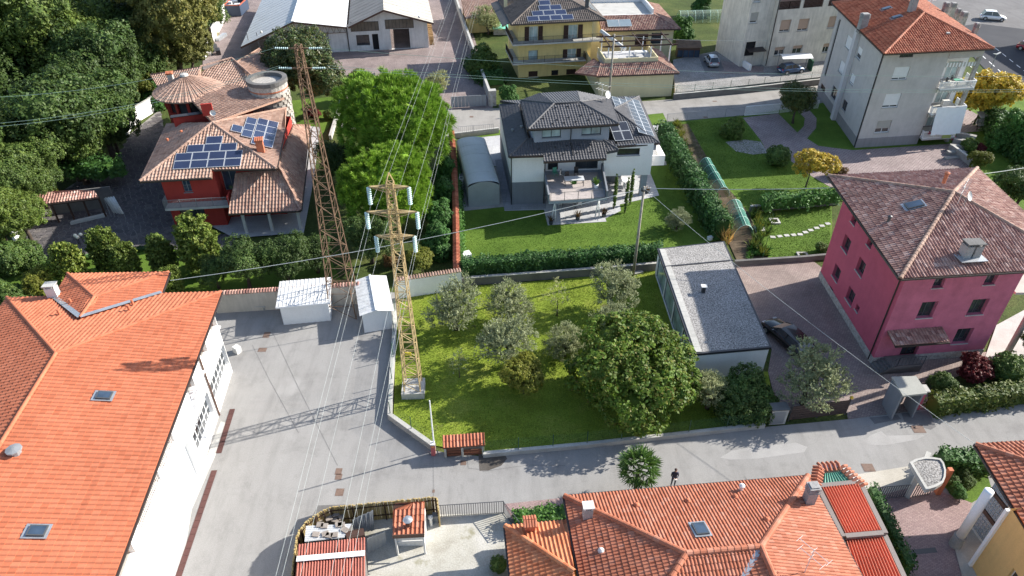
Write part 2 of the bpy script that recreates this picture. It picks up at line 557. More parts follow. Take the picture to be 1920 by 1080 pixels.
 # walls and windows
def facade(mb,a,b,z0,z1,ops,depth=.18):
 """wall skin a->b (outside on the right of a->b) with rectangular openings (s0,s1,z0,z1)"""
 a=Vector((a[0],a[1],0));b=Vector((b[0],b[1],0))
 d=b-a;L=d.length;d.normalize();n=Vector((d.y,-d.x,0))
 P=lambda s,z,k=0.:tuple(a+d*s-n*k+Vector((0,0,z)))
 ss=sorted({0.,L}|{min(max(o[i],0),L)for o in ops for i in(0,1)})
 zz=sorted({z0,z1}|{min(max(o[i],z0),z1)for o in ops for i in(2,3)})
 for i in range(len(ss)-1):
  for j in range(len(zz)-1):
   sm,zm=(ss[i]+ss[i+1])/2,(zz[j]+zz[j+1])/2
   if any(o[0]<sm<o[1]and o[2]<zm<o[3]for o in ops):continue
   mb.face([P(ss[i],zz[j]),P(ss[i+1],zz[j]),P(ss[i+1],zz[j+1]),P(ss[i],zz[j+1])])
 for s0,s1,q0,q1 in[o[:4]for o in ops]:
  mb.face([P(s0,q0),P(s1,q0),P(s1,q0,depth),P(s0,q0,depth)])
  mb.face([P(s0,q1,depth),P(s1,q1,depth),P(s1,q1),P(s0,q1)])
  mb.face([P(s0,q0),P(s0,q0,depth),P(s0,q1,depth),P(s0,q1)])
  mb.face([P(s1,q0,depth),P(s1,q0),P(s1,q1),P(s1,q1,depth)])
def window(parent,a,b,s0,s1,z0,z1,depth=.18,frame='white',glass='glass',nx=2,ny=1,fw=.06,sill='conc_l',blind=None,blind_f=1.0,shutters=None,name='window',sill_out=.08):
 a=Vector((a[0],a[1],0));b=Vector((b[0],b[1],0))
 d=(b-a).normalized();n=Vector((d.y,-d.x,0));up=Vector((0,0,1))
 P=lambda s,z,k=0.:a+d*s+n*k+up*z
 f=MB();k=-depth+.03;t=.06
 def bar(m_,sa,za,sb,zb,kk,th):
  m_.hexa([P(sa,za,kk),P(sb,za,kk),P(sb,za,kk-th),P(sa,za,kk-th)],[P(sa,zb,kk),P(sb,zb,kk),P(sb,zb,kk-th),P(sa,zb,kk-th)])
 bar(f,s0,z0,s1,z0+fw,k,t);bar(f,s0,z1-fw,s1,z1,k,t)
 bar(f,s0,z0+fw,s0+fw,z1-fw,k,t);bar(f,s1-fw,z0+fw,s1,z1-fw,k,t)
 for i in range(1,nx):
  s=s0+(s1-s0)*i/nx;bar(f,s-fw/2,z0+fw,s+fw/2,z1-fw,k-.002,t-.004)
 for i in range(1,ny):
  z=z0+(z1-z0)*i/ny;bar(f,s0+fw,z-fw/3,s1-fw,z+fw/3,k-.004,t-.01)
 w=f.build(name,M[frame],parent)
 g=MB();g.face([P(s0,z0,k-.03),P(s1,z0,k-.03),P(s1,z1,k-.03),P(s0,z1,k-.03)])
 g.build('pane',M[glass],w)
 if sill:
  q=MB();bar(q,s0-.06,z0-.06,s1+.06,z0-.002,sill_out,depth+sill_out-.02);q.build('sill',M[sill],w)
 if blind:
  q=MB();zb=z1-(z1-z0)*blind_f
  nn=max(3,int((z1-zb)/.07))
  for i in range(nn):
   za=zb+(z1-zb)*i/nn
   bar(q,s0+.02,za+.004,s1-.02,za+(z1-zb)/nn-.004,k+.05,.03)
  q.build('roller_blind',M[blind],w)
 if shutters:
  hw=(s1-s0)/2
  for sa,sb in((s0-hw-.02,s0-.02),(s1+.02,s1+hw+.02)):
   q=MB();bar(q,sa,z0,sb,z1,.06,.04)
   nsl=max(4,int((z1-z0)/.16))
   for i in range(nsl):
    za=z0+.06+(z1-z0-.1)*i/nsl
    bar(q,sa+.06,za,sb-.06,za+.07,.075,.014)
   q.build('shutter',M[shutters],w)
 return w
def walls(parent,poly,z0,z1,m,ops=None,depth=.18,name='wall',**kw):
 """poly: plan corners ccw; ops: {edge: [opening]} with opening = (s0,s1,z0,z1, dict) or ('px',u0,v0,u1,v1, dict)"""
 mb=MB();n=len(poly);todo=[]
 for i in range(n):
  a,b=poly[i],poly[(i+1)%n]
  av,bv=Vector((a[0],a[1],0)),Vector((b[0],b[1],0))
  res=[]
  for o in(ops or{}).get(i,[]):
   if o[0]=='px':
    s0,zt=onwall(av,bv,o[1],o[2]);s1,zb=onwall(av,bv,o[3],o[4]);dct=dict(o[5])
    if s1<s0:s0,s1=s1,s0
    if zb>zt:zb,zt=zt,zb
   else:s0,s1,zb,zt,dct=o
   if zb>zt:zb,zt=zt,zb
   L=(bv-av).length
   s0,s1=max(.05,s0),min(L-.05,s1)
   zb,zt=max(z0+.01,zb),min(z1-.01,zt)
   if s1-s0<.1 or zt-zb<.1:print('bad opening',name,i,o);continue
   res.append((s0,s1,zb,zt));todo.append((a,b,s0,s1,zb,zt,dct))
  facade(mb,a,b,z0,z1,res,depth)
 w=mb.build(name,m,parent,**kw)
 for a,b,s0,s1,zb,zt,dct in todo:
  if dct.get('void'):continue
  window(parent,a,b,s0,s1,zb,zt,depth,**dct)
 return w
def ring(poly,z0,z1,out,m,parent,name):
 """band standing proud of the walls all round"""
 mb=MB();n=len(poly)
 cx=sum(p[0]for p in poly)/n;cy=sum(p[1]for p in poly)/n
 pv=[Vector((p[0],p[1],0))for p in poly]
 outp=[]
 for i in range(n):
  d0=(pv[i]-pv[i-1]).normalized();d1=(pv[(i+1)%n]-pv[i]).normalized()
  n0=Vector((d0.y,-d0.x,0));n1=Vector((d1.y,-d1.x,0))
  k=n0+n1;k=k/max(.2,k.dot(n0))if k.length>.01 else n0
  outp.append(pv[i]+k*out)
 for i in range(n):
  j=(i+1)%n
  Z=Vector((0,0,1))
  mb.hexa([outp[i]+Z*z0,outp[j]+Z*z0,pv[j]+Z*z0,pv[i]+Z*z0],[outp[i]+Z*z1,outp[j]+Z*z1,pv[j]+Z*z1,pv[i]+Z*z1])
 return mb.build(name,m,parent)
def grow(poly,out):
 n=len(poly);pv=[Vector((p[0],p[1],0))for p in poly];r=[]
 for i in range(n):
  d0=(pv[i]-pv[i-1]).normalized();d1=(pv[(i+1)%n]-pv[i]).normalized()
  n0=Vector((d0.y,-d0.x,0));n1=Vector((d1.y,-d1.x,0));k=n0+n1;k=k/max(.2,k.dot(n0))
  r.append(pv[i]+k*out)
 return r
def sheet(name,pts,m,z,holes=None,**tags):
 """ground sheet from a plan polygon, a few mm thick steps above the one below"""
 me=bpy.data.meshes.new(name)
 bm=bmesh.new()
 vs_=[bm.verts.new((p[0],p[1],0))for p in pts]
 f=bm.faces.new(vs_)
 if f.normal.z<0:f.normal_flip()
 bm.normal_update()
 if f.normal.z<0:bmesh.ops.reverse_faces(bm,faces=[f])
 bmesh.ops.triangulate(bm,faces=bm.faces[:])
 bm.to_mesh(me);bm.free();me.materials.append(m)
 o=link(name,me,None,Vector((0,0,z)))
 o['kind']='structure'
 return tagset(o,**tags)
def solar(parent,plane_p,n,e,s0_list,m_cell,w,h,name='solar_panel',lift=.1):
 """panels: list of (u,v) lower-left corners in the roof plane"""
 s=n.cross(e)
 for(u,v)in s0_list:
  f=MB();c=plane_p+n*lift
  P=lambda a,b,k:c+e*(u+a)+s*(v+b)+n*k
  f.hexa([P(0,0,-.02),P(w,0,-.02),P(w,h,-.02),P(0,h,-.02)],[P(0,0,.025),P(w,0,.025),P(w,h,.025),P(0,h,.025)])
  fr=f.build(name,M['pv_frame'],parent)
  g=MB();b=.035
  g.face([P(b,b,.029),P(w-b,b,.029),P(w-b,h-b,.029),P(b,h-b,.029)])
  g.build('cell_sheet',m_cell,fr)
  # vegetation
def quads(C0,N,size,aspect=.5,r=rng):
 """leaf-shaped quads at C0 (n,3) facing N"""
 n=len(C0)
 N=N/(np.linalg.norm(N,axis=1,keepdims=True)+1e-9)
 t=r.normal(size=(n,3));t-=N*(t*N).sum(1,keepdims=True)
 t/=(np.linalg.norm(t,axis=1,keepdims=True)+1e-9)
 b=np.cross(N,t)
 s=np.asarray(size).reshape(-1,1)
 v=np.stack([C0-t*s,C0+b*s*aspect,C0+t*s,C0-b*s*aspect],1).reshape(-1,3)
 f=np.arange(4*n).reshape(-1,4)
 return v,f
def blades(base,dirs,length,width,r=rng):
 n=len(base)
 D=dirs/(np.linalg.norm(dirs,axis=1,keepdims=True)+1e-9)
 t=r.normal(size=(n,3));t-=D*(t*D).sum(1,keepdims=True);t/=(np.linalg.norm(t,axis=1,keepdims=True)+1e-9)
 L=np.asarray(length).reshape(-1,1);W=np.asarray(width).reshape(-1,1)
 v=np.stack([base-t*W*.4,base+t*W*.4,base+D*L*.6+t*W,base+D*L],1).reshape(-1,3)
 return v,np.arange(4*n).reshape(-1,4)
def fib(n,r=rng):
 i=np.arange(n)+.5
 z=1-2*i/n;a=math.pi*(1+5**.5)*i
 q=np.sqrt(1-z*z)
 d=np.stack([q*np.cos(a),q*np.sin(a),z],1)
 d+=r.normal(scale=.18,size=d.shape)
 return d/np.linalg.norm(d,axis=1,keepdims=True)
def corequads(lobes,k):
 V=[];F=[];nv=0
 for(c,r)in lobes:
  m=MB();m.ball((0,0,0),1,10)
  vv=np.array(m.v)*np.array(r)*k
  vv*=(1+rng.normal(scale=.06,size=(len(vv),1)))
  V.append(vv+np.array(c));F.append(np.array(m.f)+nv);nv+=len(vv)
 return np.concatenate(V),np.concatenate(F)
def crown(lobes,dens=1.0,sub_r=.6,n_leaf=40,leaf=.16,aspect=.55,style='leaf',core=.6,up=.35,low=-.55,r=rng):
 """lobes: [(centre, radii)]"""
 V=[];F=[];nv=0
 def add(v,f):
  nonlocal nv
  V.append(v);F.append(f+nv);nv+=len(v)
 for(c,rad)in lobes:
  c=np.array(c,float);rad=np.array(rad,float)
  p=1.6
  area=4*math.pi*(((rad[0]*rad[1])**p+(rad[0]*rad[2])**p+(rad[1]*rad[2])**p)/3)**(1/p)
  K=max(8,int(dens*area/(math.pi*sub_r**2)*1.5))
  d=fib(K,r);d=d[d[:,2]>low]
  sub=c+d*rad*(r.uniform(.72,1.02,size=(len(d),1)))
  sr=sub_r*r.uniform(.6,1.35,size=len(d))
  nd=d/rad;nd/=np.linalg.norm(nd,axis=1,keepdims=True)
  rep=np.repeat(np.arange(len(d)),n_leaf)
  D=nd[rep]
  g=r.normal(size=(len(rep),3));g/=np.linalg.norm(g,axis=1,keepdims=True)
  if style=='leaf':
   q=g+D*.75;q/=np.linalg.norm(q,axis=1,keepdims=True)
   pts=sub[rep]+q*(sr[rep]*r.uniform(.35,1,size=len(rep))**.6)[:,None]
   N=q*.5+D*.35+np.array([0,0,up])+r.normal(scale=.45,size=pts.shape)
   add(*quads(pts,N,leaf*r.uniform(.4,1.4,size=len(rep)),aspect,r))
  elif style=='shoot':
   t=r.uniform(0,1,size=len(rep))[:,None]
   sh=np.repeat(r.integers(0,7,size=len(d)*n_leaf//1)[:len(rep)],1)
   ang=sh*.9+rep
   sd_=D*.75+np.stack([np.cos(ang),np.sin(ang),.75+0*ang],1)*.6
   sd_/=np.linalg.norm(sd_,axis=1,keepdims=True)
   pts=sub[rep]+sd_*t*(sr[rep]*1.35)[:,None]+g*.07*sub_r
   N=g+np.array([0,0,up])
   add(*quads(pts,N,leaf*r.uniform(.4,1.4,size=len(rep)),aspect,r))
  elif style=='needle':
   q=g+D*1.1+np.array([0,0,.45])
   bs=sub[rep]+r.normal(scale=.12*sub_r,size=(len(rep),3))
   add(*blades(bs,q,sr[rep]*r.uniform(.8,1.25,size=len(rep)),np.full(len(rep),leaf),r))
 if core:
  add(*corequads(lobes,core))
 return np.concatenate(V),np.concatenate(F)
def trunkmesh(mb,base,top,r0,r1,limbs=(),bend=.1,n=8):
 base,top=Vector(base),Vector(top)
 pts=[]
 for i in range(6):
  t=i/5
  pts.append(base.lerp(top,t)+Vector((random.uniform(-bend,bend),random.uniform(-bend,bend),0))*math.sin(math.pi*t))
 mb.tube(pts,[r0*1.25 if i==0 else r0+(r1-r0)*i/5 for i in range(6)],n)
 for l in limbs:
  l=Vector(l);t=random.uniform(.45,.9)
  s=base.lerp(top,t);m_=s.lerp(l,.5)+Vector((0,0,-.08*(l-s).length))
  rr=(r0+(r1-r0)*t)*.6
  mb.tube([s,m_,l],[rr,rr*.6,rr*.2],6)
def tree(name,label,cat,loc,lobes,lmat,group=None,trunk_r=.15,trunk_h=None,ckw=None,rot=0.0,scale=1.0,seed=None):
 """builds a tree at the origin, then stands it at loc"""
 global rng
 r=np.random.default_rng(seed if seed is not None else abs(hash(label))%1000 if False else len(bpy.data.objects))
 t=thing(name,label,cat,(0,0,0),group)
 v,f=crown(lobes,r=r,**(ckw or{}))
 link('crown',np_mesh('crown',v,f,lmat),t)
 mb=MB()
 big=sorted(lobes,key=lambda l:-l[1][0])
 zc=max(l[0][2]for l in lobes)
 trunkmesh(mb,(0,0,-.1),(lobes[0][0][0]*.6,lobes[0][0][1]*.6,trunk_h or zc),trunk_r,trunk_r*.35,[(l[0][0],l[0][1],l[0][2])for l in big[:7]],bend=trunk_r)
 mb.build('trunk',M['trunk'],t,smooth=True)
 t.location=Vector(loc);t.rotation_euler[2]=rot;t.scale=(scale,)*3
 return t
def dup(root,loc,rotz=0.0,scale=1.0,label=None,group=None,mats=None):
 r=root.copy();C.objects.link(r)
 r.location=Vector(loc);r.rotation_euler=(0,0,rotz)
 r.scale=(scale,)*3 if isinstance(scale,(int,float))else scale
 if label:r['label']=label
 if group:r['group']=group
 for ch in list(root.children):
  c=ch.copy();C.objects.link(c);c.parent=r
  for g in list(ch.children):
   d=g.copy();C.objects.link(d);d.parent=c
 return r
def hedge(name,label,pts,w,h,lmat,z0=0.0,leaf=.13,dens=60,group=None,cat='hedge',rag=.12,core=.82,aspect=.55):
 """clipped hedge along a plan polyline"""
 t=thing(name,label,cat,(pts[0][0],pts[0][1],z0),group)
 V=[];F=[];nv=0
 cm=MB()
 for i in range(len(pts)-1):
  a=np.array([pts[i][0],pts[i][1]]);b=np.array([pts[i+1][0],pts[i+1][1]])
  L=np.linalg.norm(b-a);d=(b-a)/L;n=np.array([d[1],-d[0]])
  area=L*(2*h+w)
  N=int(area*dens)
  s=rng.uniform(-.1,L+.1,N);q=rng.uniform(0,2*h+w,N)
  off=np.where(q<h,-w/2,np.where(q<h+w,q-h-w/2,w/2))
  z=np.where(q<h,q,np.where(q<h+w,h,2*h+w-q))
  nx=np.where(q<h,-1.,np.where(q<h+w,0.,1.));nz=np.where((q>=h)&(q<h+w),1.,0.)
  lump=.5*np.sin(s*3.1+1)+.5*np.sin(s*1.37+off*2)+.4*np.sin(s*7+z*4)
  jit=rng.normal(scale=rag,size=N)+lump*rag*1.3
  off=off+nx*jit;z=z+nz*jit
  P_=np.stack([a[0]+d[0]*s+n[0]*off,a[1]+d[1]*s+n[1]*off,z+z0],1)
  Nn=np.stack([n[0]*nx,n[1]*nx,nz+.25],1)+rng.normal(scale=.5,size=(N,3))
  v,f=quads(P_,Nn,leaf*rng.uniform(.6,1.4,N),aspect)
  V.append(v);F.append(f+nv);nv+=len(v)
  av,bv=Vector((*a,0)),Vector((*b,0));dv=Vector((*d,0));nv3=Vector((*n,0))
  k=w/2*core;Z=Vector((0,0,1))
  cm.hexa([av-nv3*-k+Z*z0,bv-nv3*-k+Z*z0,bv+nv3*-k+Z*z0,av+nv3*-k+Z*z0],[av+nv3*k+Z*(z0+h*.93),bv+nv3*k+Z*(z0+h*.93),bv-nv3*k+Z*(z0+h*.93),av-nv3*k+Z*(z0+h*.93)])
 vv=np.concatenate(V)-np.array(wloc(t))
 link('foliage',np_mesh('foliage',vv,np.concatenate(F),lmat),t)
 cm.build('inner_twigs',lmat,t)
 return t
def tufts(name,poly,m,n,h=.06,w=.02,z=0.0,excl=(),kind='stuff'):
 """short grass blades scattered over a plan polygon"""
 xs=np.array([p[0]for p in poly]);ys=np.array([p[1]for p in poly])
 P_=np.stack([rng.uniform(xs.min(),xs.max(),3*n),rng.uniform(ys.min(),ys.max(),3*n)],1)
 def inside(P_,xs,ys):
  c=np.zeros(len(P_),bool);j=len(xs)-1
  for i in range(len(xs)):
   k=((ys[i]>P_[:,1])!=(ys[j]>P_[:,1]))&(P_[:,0]<(xs[j]-xs[i])*(P_[:,1]-ys[i])/(ys[j]-ys[i]+1e-12)+xs[i])
   c^=k;j=i
  return c
 P_=P_[inside(P_,xs,ys)]
 for e in excl:
  P_=P_[~inside(P_,np.array([p[0]for p in e]),np.array([p[1]for p in e]))]
 P_=P_[:n];k=len(P_)
 base=np.concatenate([P_,np.full((k,1),z)],1)
 dirs=np.stack([rng.normal(scale=.5,size=k),rng.normal(scale=.5,size=k),np.ones(k)],1)
 v,f=blades(base,dirs,h*rng.uniform(.5,1.5,k),w*rng.uniform(.6,1.4,k))
 o=link(name,np_mesh(name,v,f,m));o['kind']=kind
 return o
M['pv_frame']=flat("pale_panel_frame",(0.62,0.64,0.66),0.4,metal=.2)
def pv_mat(name,col,nx,rough=.15):
 m,nt,bs=new_mat(name)
 nt.links.new(mix(nt,noise(nt,.8,3),mul(col,.75),mul(col,1.3)),bs.inputs["Base Color"])
 bs.inputs["Roughness"].default_value=rough
 bs.inputs["Specular IOR Level"].default_value=.6
 return m
M['pv']=pv_mat("blue_photovoltaic_cells",(0.026,0.036,0.075),6,.22)
M['pv_dark']=pv_mat("black_photovoltaic_cells",(0.03,0.032,0.04),6,.2)
# ground materials
M['grass']=ground_mat("lawn_grass",[(0.059,0.105,0.014),(0.087,0.150,0.020),(0.120,0.186,0.029)],0.3,grain=.35,gscale=14,bump=.6,bdist=.05,bscale=22)
M['grass_w']=ground_mat("meadow_grass",[(0.110,0.146,0.018),(0.170,0.227,0.026),(0.264,0.285,0.054)],0.32,grain=.4,gscale=11,bump=.7,bdist=.06,bscale=16,
patches=((0.13,0.12,0.06),0.28,0.64))
M['grass_d']=ground_mat("rough_grass",[(0.033,0.049,0.013),(0.060,0.084,0.021),(0.112,0.115,0.036)],0.15,grain=.4,gscale=6,bump=.8,bdist=.08,bscale=9)
M['asphalt']=ground_mat("worn_asphalt",[(0.185,0.178,0.170),(0.26,0.253,0.243),(0.275,0.268,0.258),(0.315,0.307,0.297)],0.13,grain=.13,gscale=16,bump=.3,bdist=.01,bscale=60,
patches=((0.305,0.297,0.287),0.09,0.64),cracks=.14)
M['asphalt2']=ground_mat("lane_asphalt",[(0.235,0.22,0.20),(0.29,0.275,0.255),(0.32,0.305,0.28)],0.2,grain=.12,gscale=20,bump=.3,bdist=.01,bscale=60,cracks=.25)
M['asphalt_shade']=ground_mat("painted_shade_asphalt",[(0.045,0.047,0.055),(0.055,0.057,0.065),(0.065,0.067,0.075)],0.2,grain=.12,gscale=20,bump=.3,bdist=.01,bscale=60)  # road asphalt darkened to the tone of a cast shadow
M['asphalt_old']=ground_mat("grey_road_asphalt",[(0.13,0.125,0.125),(0.16,0.155,0.155),(0.19,0.185,0.18)],0.2,grain=.12,gscale=20,bump=.3,bdist=.01,bscale=60,cracks=.3)
M['patch']=ground_mat("pale_asphalt_patch",[(0.27,0.262,0.252),(0.325,0.316,0.305),(0.36,0.35,0.337)],0.5,grain=.12,gscale=20)
M['seam']=ground_mat('worn_tar_seam',[(0.12,0.115,0.11),(0.17,0.165,0.16),(0.23,0.225,0.215)],2.0)
M['wet']=ground_mat("damp_asphalt",[(0.075,0.065,0.055),(0.10,0.09,0.08),(0.13,0.12,0.11)],0.6,grain=.15,gscale=16)
M['pave_pale']=paver_mat("pale_terrace_tiles",(0.46,0.46,0.46),(0.42,0.42,0.43),(0.33,0.33,0.33),0.9,0.45,.1,.18,.0,.012)
M['pave_grey']=paver_mat("grey_terrace_tiles",(0.30,0.305,0.32),(0.26,0.265,0.28),(0.2,0.2,0.2),0.9,0.9,.08,.2,.0,.015)
M['brick_yard']=paver_mat("pinkish_block_paving",(0.315,0.255,0.24),(0.26,0.205,0.195),(0.17,0.14,0.13),0.24,0.13,.3,.3)
M['brick_court']=paver_mat("rosy_block_paving",(0.335,0.27,0.24),(0.27,0.21,0.19),(0.17,0.13,0.12),0.26,0.14,-.2,.28)
M['brick_drive']=paver_mat("mauve_block_paving",(0.335,0.275,0.26),(0.29,0.23,0.22),(0.15,0.11,0.11),0.42,0.30,.2,.25,.5,.03)
M['brick_br']=paver_mat("red_grey_block_paving",(0.36,0.26,0.245),(0.29,0.20,0.195),(0.2,0.15,0.14),0.22,0.115,.35,.2,.5,.012)
M['conc_yard']=ground_mat("weathered_concrete_yard",[(0.26,0.24,0.195),(0.41,0.395,0.345),(0.50,0.485,0.45)],0.35,grain=.15,gscale=10,patches=((0.27,0.255,0.18),0.45,0.62))
M['conc_beige']=ground_mat("beige_concrete",[(0.36,0.33,0.28),(0.43,0.40,0.345),(0.48,0.45,0.40)],0.4,grain=.1,gscale=12)
M['gravel']=ground_mat("gravel",[(0.20,0.195,0.185),(0.27,0.26,0.25),(0.33,0.32,0.31)],0.6,grain=.55,gscale=9,bump=.9,bdist=.04,bscale=14)
M['mortar']=ground_mat("pale_mortar_bed",[(0.20,0.19,0.18),(0.26,0.245,0.225)],.5)
M['cobble']=tile_mat("grey_porphyry_stone",[(0.085,0.08,0.083),(0.13,0.12,0.122),(0.105,0.095,0.10),(0.16,0.145,0.14)],.8,.25,.4)
M['paint_line']=flat("road_paint",(0.75,0.75,0.73),0.7)
M['rustplate']=mat("rusty_iron_cover",(0.17,0.115,0.09),0.8,.3,4)
# ground sheets
S=sheet
S('terrain',[(-700,-200),(700,-200),(700,900),(-700,900)],M['grass_d'],-0.06)
S('yard_and_street',GP([(395,556),(745,548),(735,786),(818,846),(905,856),(1290,818),(1440,800),(1590,786),(1735,768),(1960,738),(2400,680),(2500,1000),(2300,1600),(200,1600)]),M['asphalt'],0.0)
S('warehouse_yard',GP([(380,-90),(838,-90),(905,120),(925,205),(850,210),(700,190),(640,185),(615,130),(470,150),(380,130)]),M['brick_yard'],0.0)
S('lane',GP([(630,192),(850,206),(920,203),(1110,196),(1265,186),(1560,158),(1548,203),(1395,216),(1250,228),(850,256),(640,240)]),M['asphalt2'],0.006)
S('main_road',GP([(1600,-120),(2600,-120),(2600,420),(2050,270),(1900,150),(1790,72),(1740,20)]),M['asphalt_old'],0.0)
S('painted_road_shade',GP([(1780,52),(1835,44),(1980,62),(2100,160),(1985,178),(1868,152),(1830,112)]),M['asphalt_shade'],0.004)  # shadow of a building on the right, painted as a darker stretch of road
S('garden_lawn',GP([(745,552),(863,538),(1000,528),(1236,506),(1303,697),(1440,697),(1452,772),(1425,797),(1290,812),(905,851),(818,836),(738,785)]),M['grass_w'],0.02)
S('house_lawn',GP([(862,255),(864,497),(1232,472),(1365,447),(1300,330),(1243,212),(960,240)]),M['grass'],0.012)
S('house_terrace',GP([(862,262),(960,252),(1235,235),(1250,310),(1214,312),(1236,367),(1162,384),(1164,396),(1135,410),(1137,416),(1027,423),(1020,394),(946,396),(932,312),(862,318)]),M['pave_pale'],0.05)
S('side_path',GP([(928,300),(957,298),(966,378),(1024,374),(1024,392),(946,395)]),M['pave_grey'],0.056)
S('store_slab',GP([(862,319),(931,313),(945,388),(868,396)]),M['concrete'],0.03)
S('apartment_lawn',GP([(1255,228),(1395,217),(1560,190),(1900,160),(2300,330),(1960,470),(1560,372),(1560,478),(1395,492),(1370,450)]),M['grass'],0.012)
S('apartment_drive',GP([(1393,221),(1459,213),(1495,249),(1507,237),(1509,222),(1495,208),(1515,204),(1531,222),(1530,240),(1513,260),(1535,274),(1599,282),(1780,270),(1835,318),(1700,340),(1560,352),(1553,349),(1522,331),(1477,298),(1439,286),(1426,263)]),M['brick_drive'],0.03)
S('swing_patio',GP([(1768,232),(1815,205),(1862,232),(1842,246),(1770,252)]),M['brick_drive'],0.035)
S('bare_patch',GP([(1360,266),(1398,262),(1426,266),(1440,287),(1412,290),(1380,284)]),M['gravel'],0.018)
S('house_court',GP([(1370,493),(1520,486),(1545,505),(1633,672),(1850,660),(1880,690),(1745,735),(1735,768),(1590,786),(1585,764),(1460,775),(1440,697),(1447,655)]),M['brick_court'],0.014)
S('side_walk',GP([(1846,672),(1868,610),(1960,560),(1990,620),(1935,660),(1900,690)]),M['conc_l'],0.04)
S('front_lawn',GP([(1740,738),(1760,716),(1850,690),(1990,640),(2300,600),(2300,680),(1960,735),(1738,765)]),M['grass_d'],0.018)
S('stone_court_bed',GP([(36,482),(75,385),(160,330),(215,310),(245,250),(300,205),(345,430),(440,447),(440,462),(230,472),(50,502)]),M['mortar'],0.0)
S('front_garden',GP([(-120,480),(36,482),(50,502),(230,472),(440,462),(600,440),(640,528),(410,548),(0,566),(-120,566)]),M['grass'],0.006)
S('porch_floor',GP([(395,425),(440,448),(570,438),(590,330),(600,240),(580,238),(555,395),(410,405)]),M['pave_pale'],0.12)
S('tower_lawn',GP([(530,190),(640,180),(636,205),(615,240),(600,255),(545,235)]),M['grass'],0.012)
S('concrete_yard',GP([(680,985),(700,968),(945,962),(958,985),(1010,1300),(640,1300),(668,1080)]),M['conc_yard'],0.008)
S('verge_strip',GP([(945,945),(1060,933),(1062,952),(960,972)]),M['brick_br'],0.010)
S('driveway_apron',GP([(1590,892),(1712,873),(1745,905),(1700,940),(1620,936)]),M['conc_beige'],0.008)
S('brick_yard',GP([(1610,937),(1640,932),(1740,905),(1790,935),(1824,940),(1806,1000),(1900,1300),(1560,1300)]),M['brick_br'],0.012)
S('house_porch',GP([(1806,1000),(1830,985),(1900,1000),(1960,1300),(1860,1300),(1790,1030)]),M['conc_beige'],0.05)
S('corner_lawn',GP([(1738,862),(1840,850),(1860,920),(1822,943),(1790,930),(1755,900)]),M['grass'],0.016)
S('wall_apron',GP([(398,830),(414,790),(430,795),(360,955),(336,1100),(290,1300),(250,1300),(330,1010)]),M['conc_l'],0.012)
for nm,pts,m in(("asphalt_patch",[(1350,858),(1372,845),(1420,838),(1492,830),(1514,838),(1508,848),(1470,853),(1420,860),(1370,862)],'patch'),("asphalt_patch",[(1612,830),(1635,815),(1652,808),(1662,817),(1735,815),(1720,824),(1660,835),(1620,834)],'patch'),
("damp_stain",[(897,852),(945,850),(951,860),(940,873),(916,882),(899,883)],'wet')):
 S(nm,GP(pts),M[m],0.004)
for u,v,w,h in((500,628,.55,.75),(492,656,.7,.5),(635,884,.45,.55),(635,894,.45,.5),(637,923,.55,.6),(869,868,.4,.4),(1628,877,.8,.7),(1323,220,.6,.5),(884,219,.5,.5),(1340,190,.6,.4),(813,921,.15,.25),(1722,805,.9,.7)):
 p=G(u,v)
 o=S('drain_cover',[(p.x-w/2,p.y-h/2),(p.x+w/2,p.y-h/2),(p.x+w/2,p.y+h/2),(p.x-w/2,p.y+h/2)],M['rustplate'],.014)
S('asphalt_strip',GP([(1630,783),(1683,778),(1690,786),(1640,795)]),M['asphalt_old'],.005)
S('asphalt_strip',GP([(1690,775),(1740,770),(1755,800),(1745,806),(1695,790)]),M['asphalt_old'],.006)
for pts in(((513,627),(560,728),(633,873)),((473,647),(505,712),(560,812)),((1395,893),(1420,920)),((812,858),(813,940)),((876,858),(878,878),(898,880)),((905,884),(990,872),(1060,873)),((600,640),(700,628))):
 for p,q in zip(pts[:-1],pts[1:]):
  p,q=G(*p),G(*q);d=(q-p).normalized();n=Vector((-d.y,d.x,0))*.014
  S('asphalt_seam',[p-n,q-n,q+n,p+n],M['seam'],.009)
def dash(u0,v0,u1,v1,w=.14):
 a,b=G(u0,v0),G(u1,v1)
 d=(b-a).normalized();n=Vector((-d.y,d.x,0))*w/2
 S('lane_marking',[a-n,b-n,b+n,a+n],M['paint_line'],.010)
for k in range(8):
 dash(1866+13.3*k,90+10.5*k,1873+13.3*k,95.5+10.5*k)
for k in range(7):
 dash(1838+16.6*k,101+14.6*k,1848+16.6*k,110+14.6*k)
for k in range(4):
 dash(1816+13*k,121+12.5*k,1822+13*k,126.5+12.5*k)
for k,(a,b)in enumerate((((436,767),(410,850)),((402,882),(318,1130)))):
 p,q=G(*a),G(*b);d=(q-p).normalized();n=Vector((-d.y,d.x,0))*.19
 mb=MB();L=(q-p).length;k_=int(L/.5)
 for i in range(k_):
  s0,s1=p+d*(L*i/k_+.01),p+d*(L*(i+1)/k_-.01)
  mb.hexa([s0-n,s0+n,s1+n,s1-n],[x+Vector((0,0,.03))for x in(s0-n,s0+n,s1+n,s1-n)])
 tagset(mb.build('drain_channel',mat("brown_drain_grate%d"%k,(0.09,0.04,0.035),.7),loc=(0,0,0)),kind='structure')
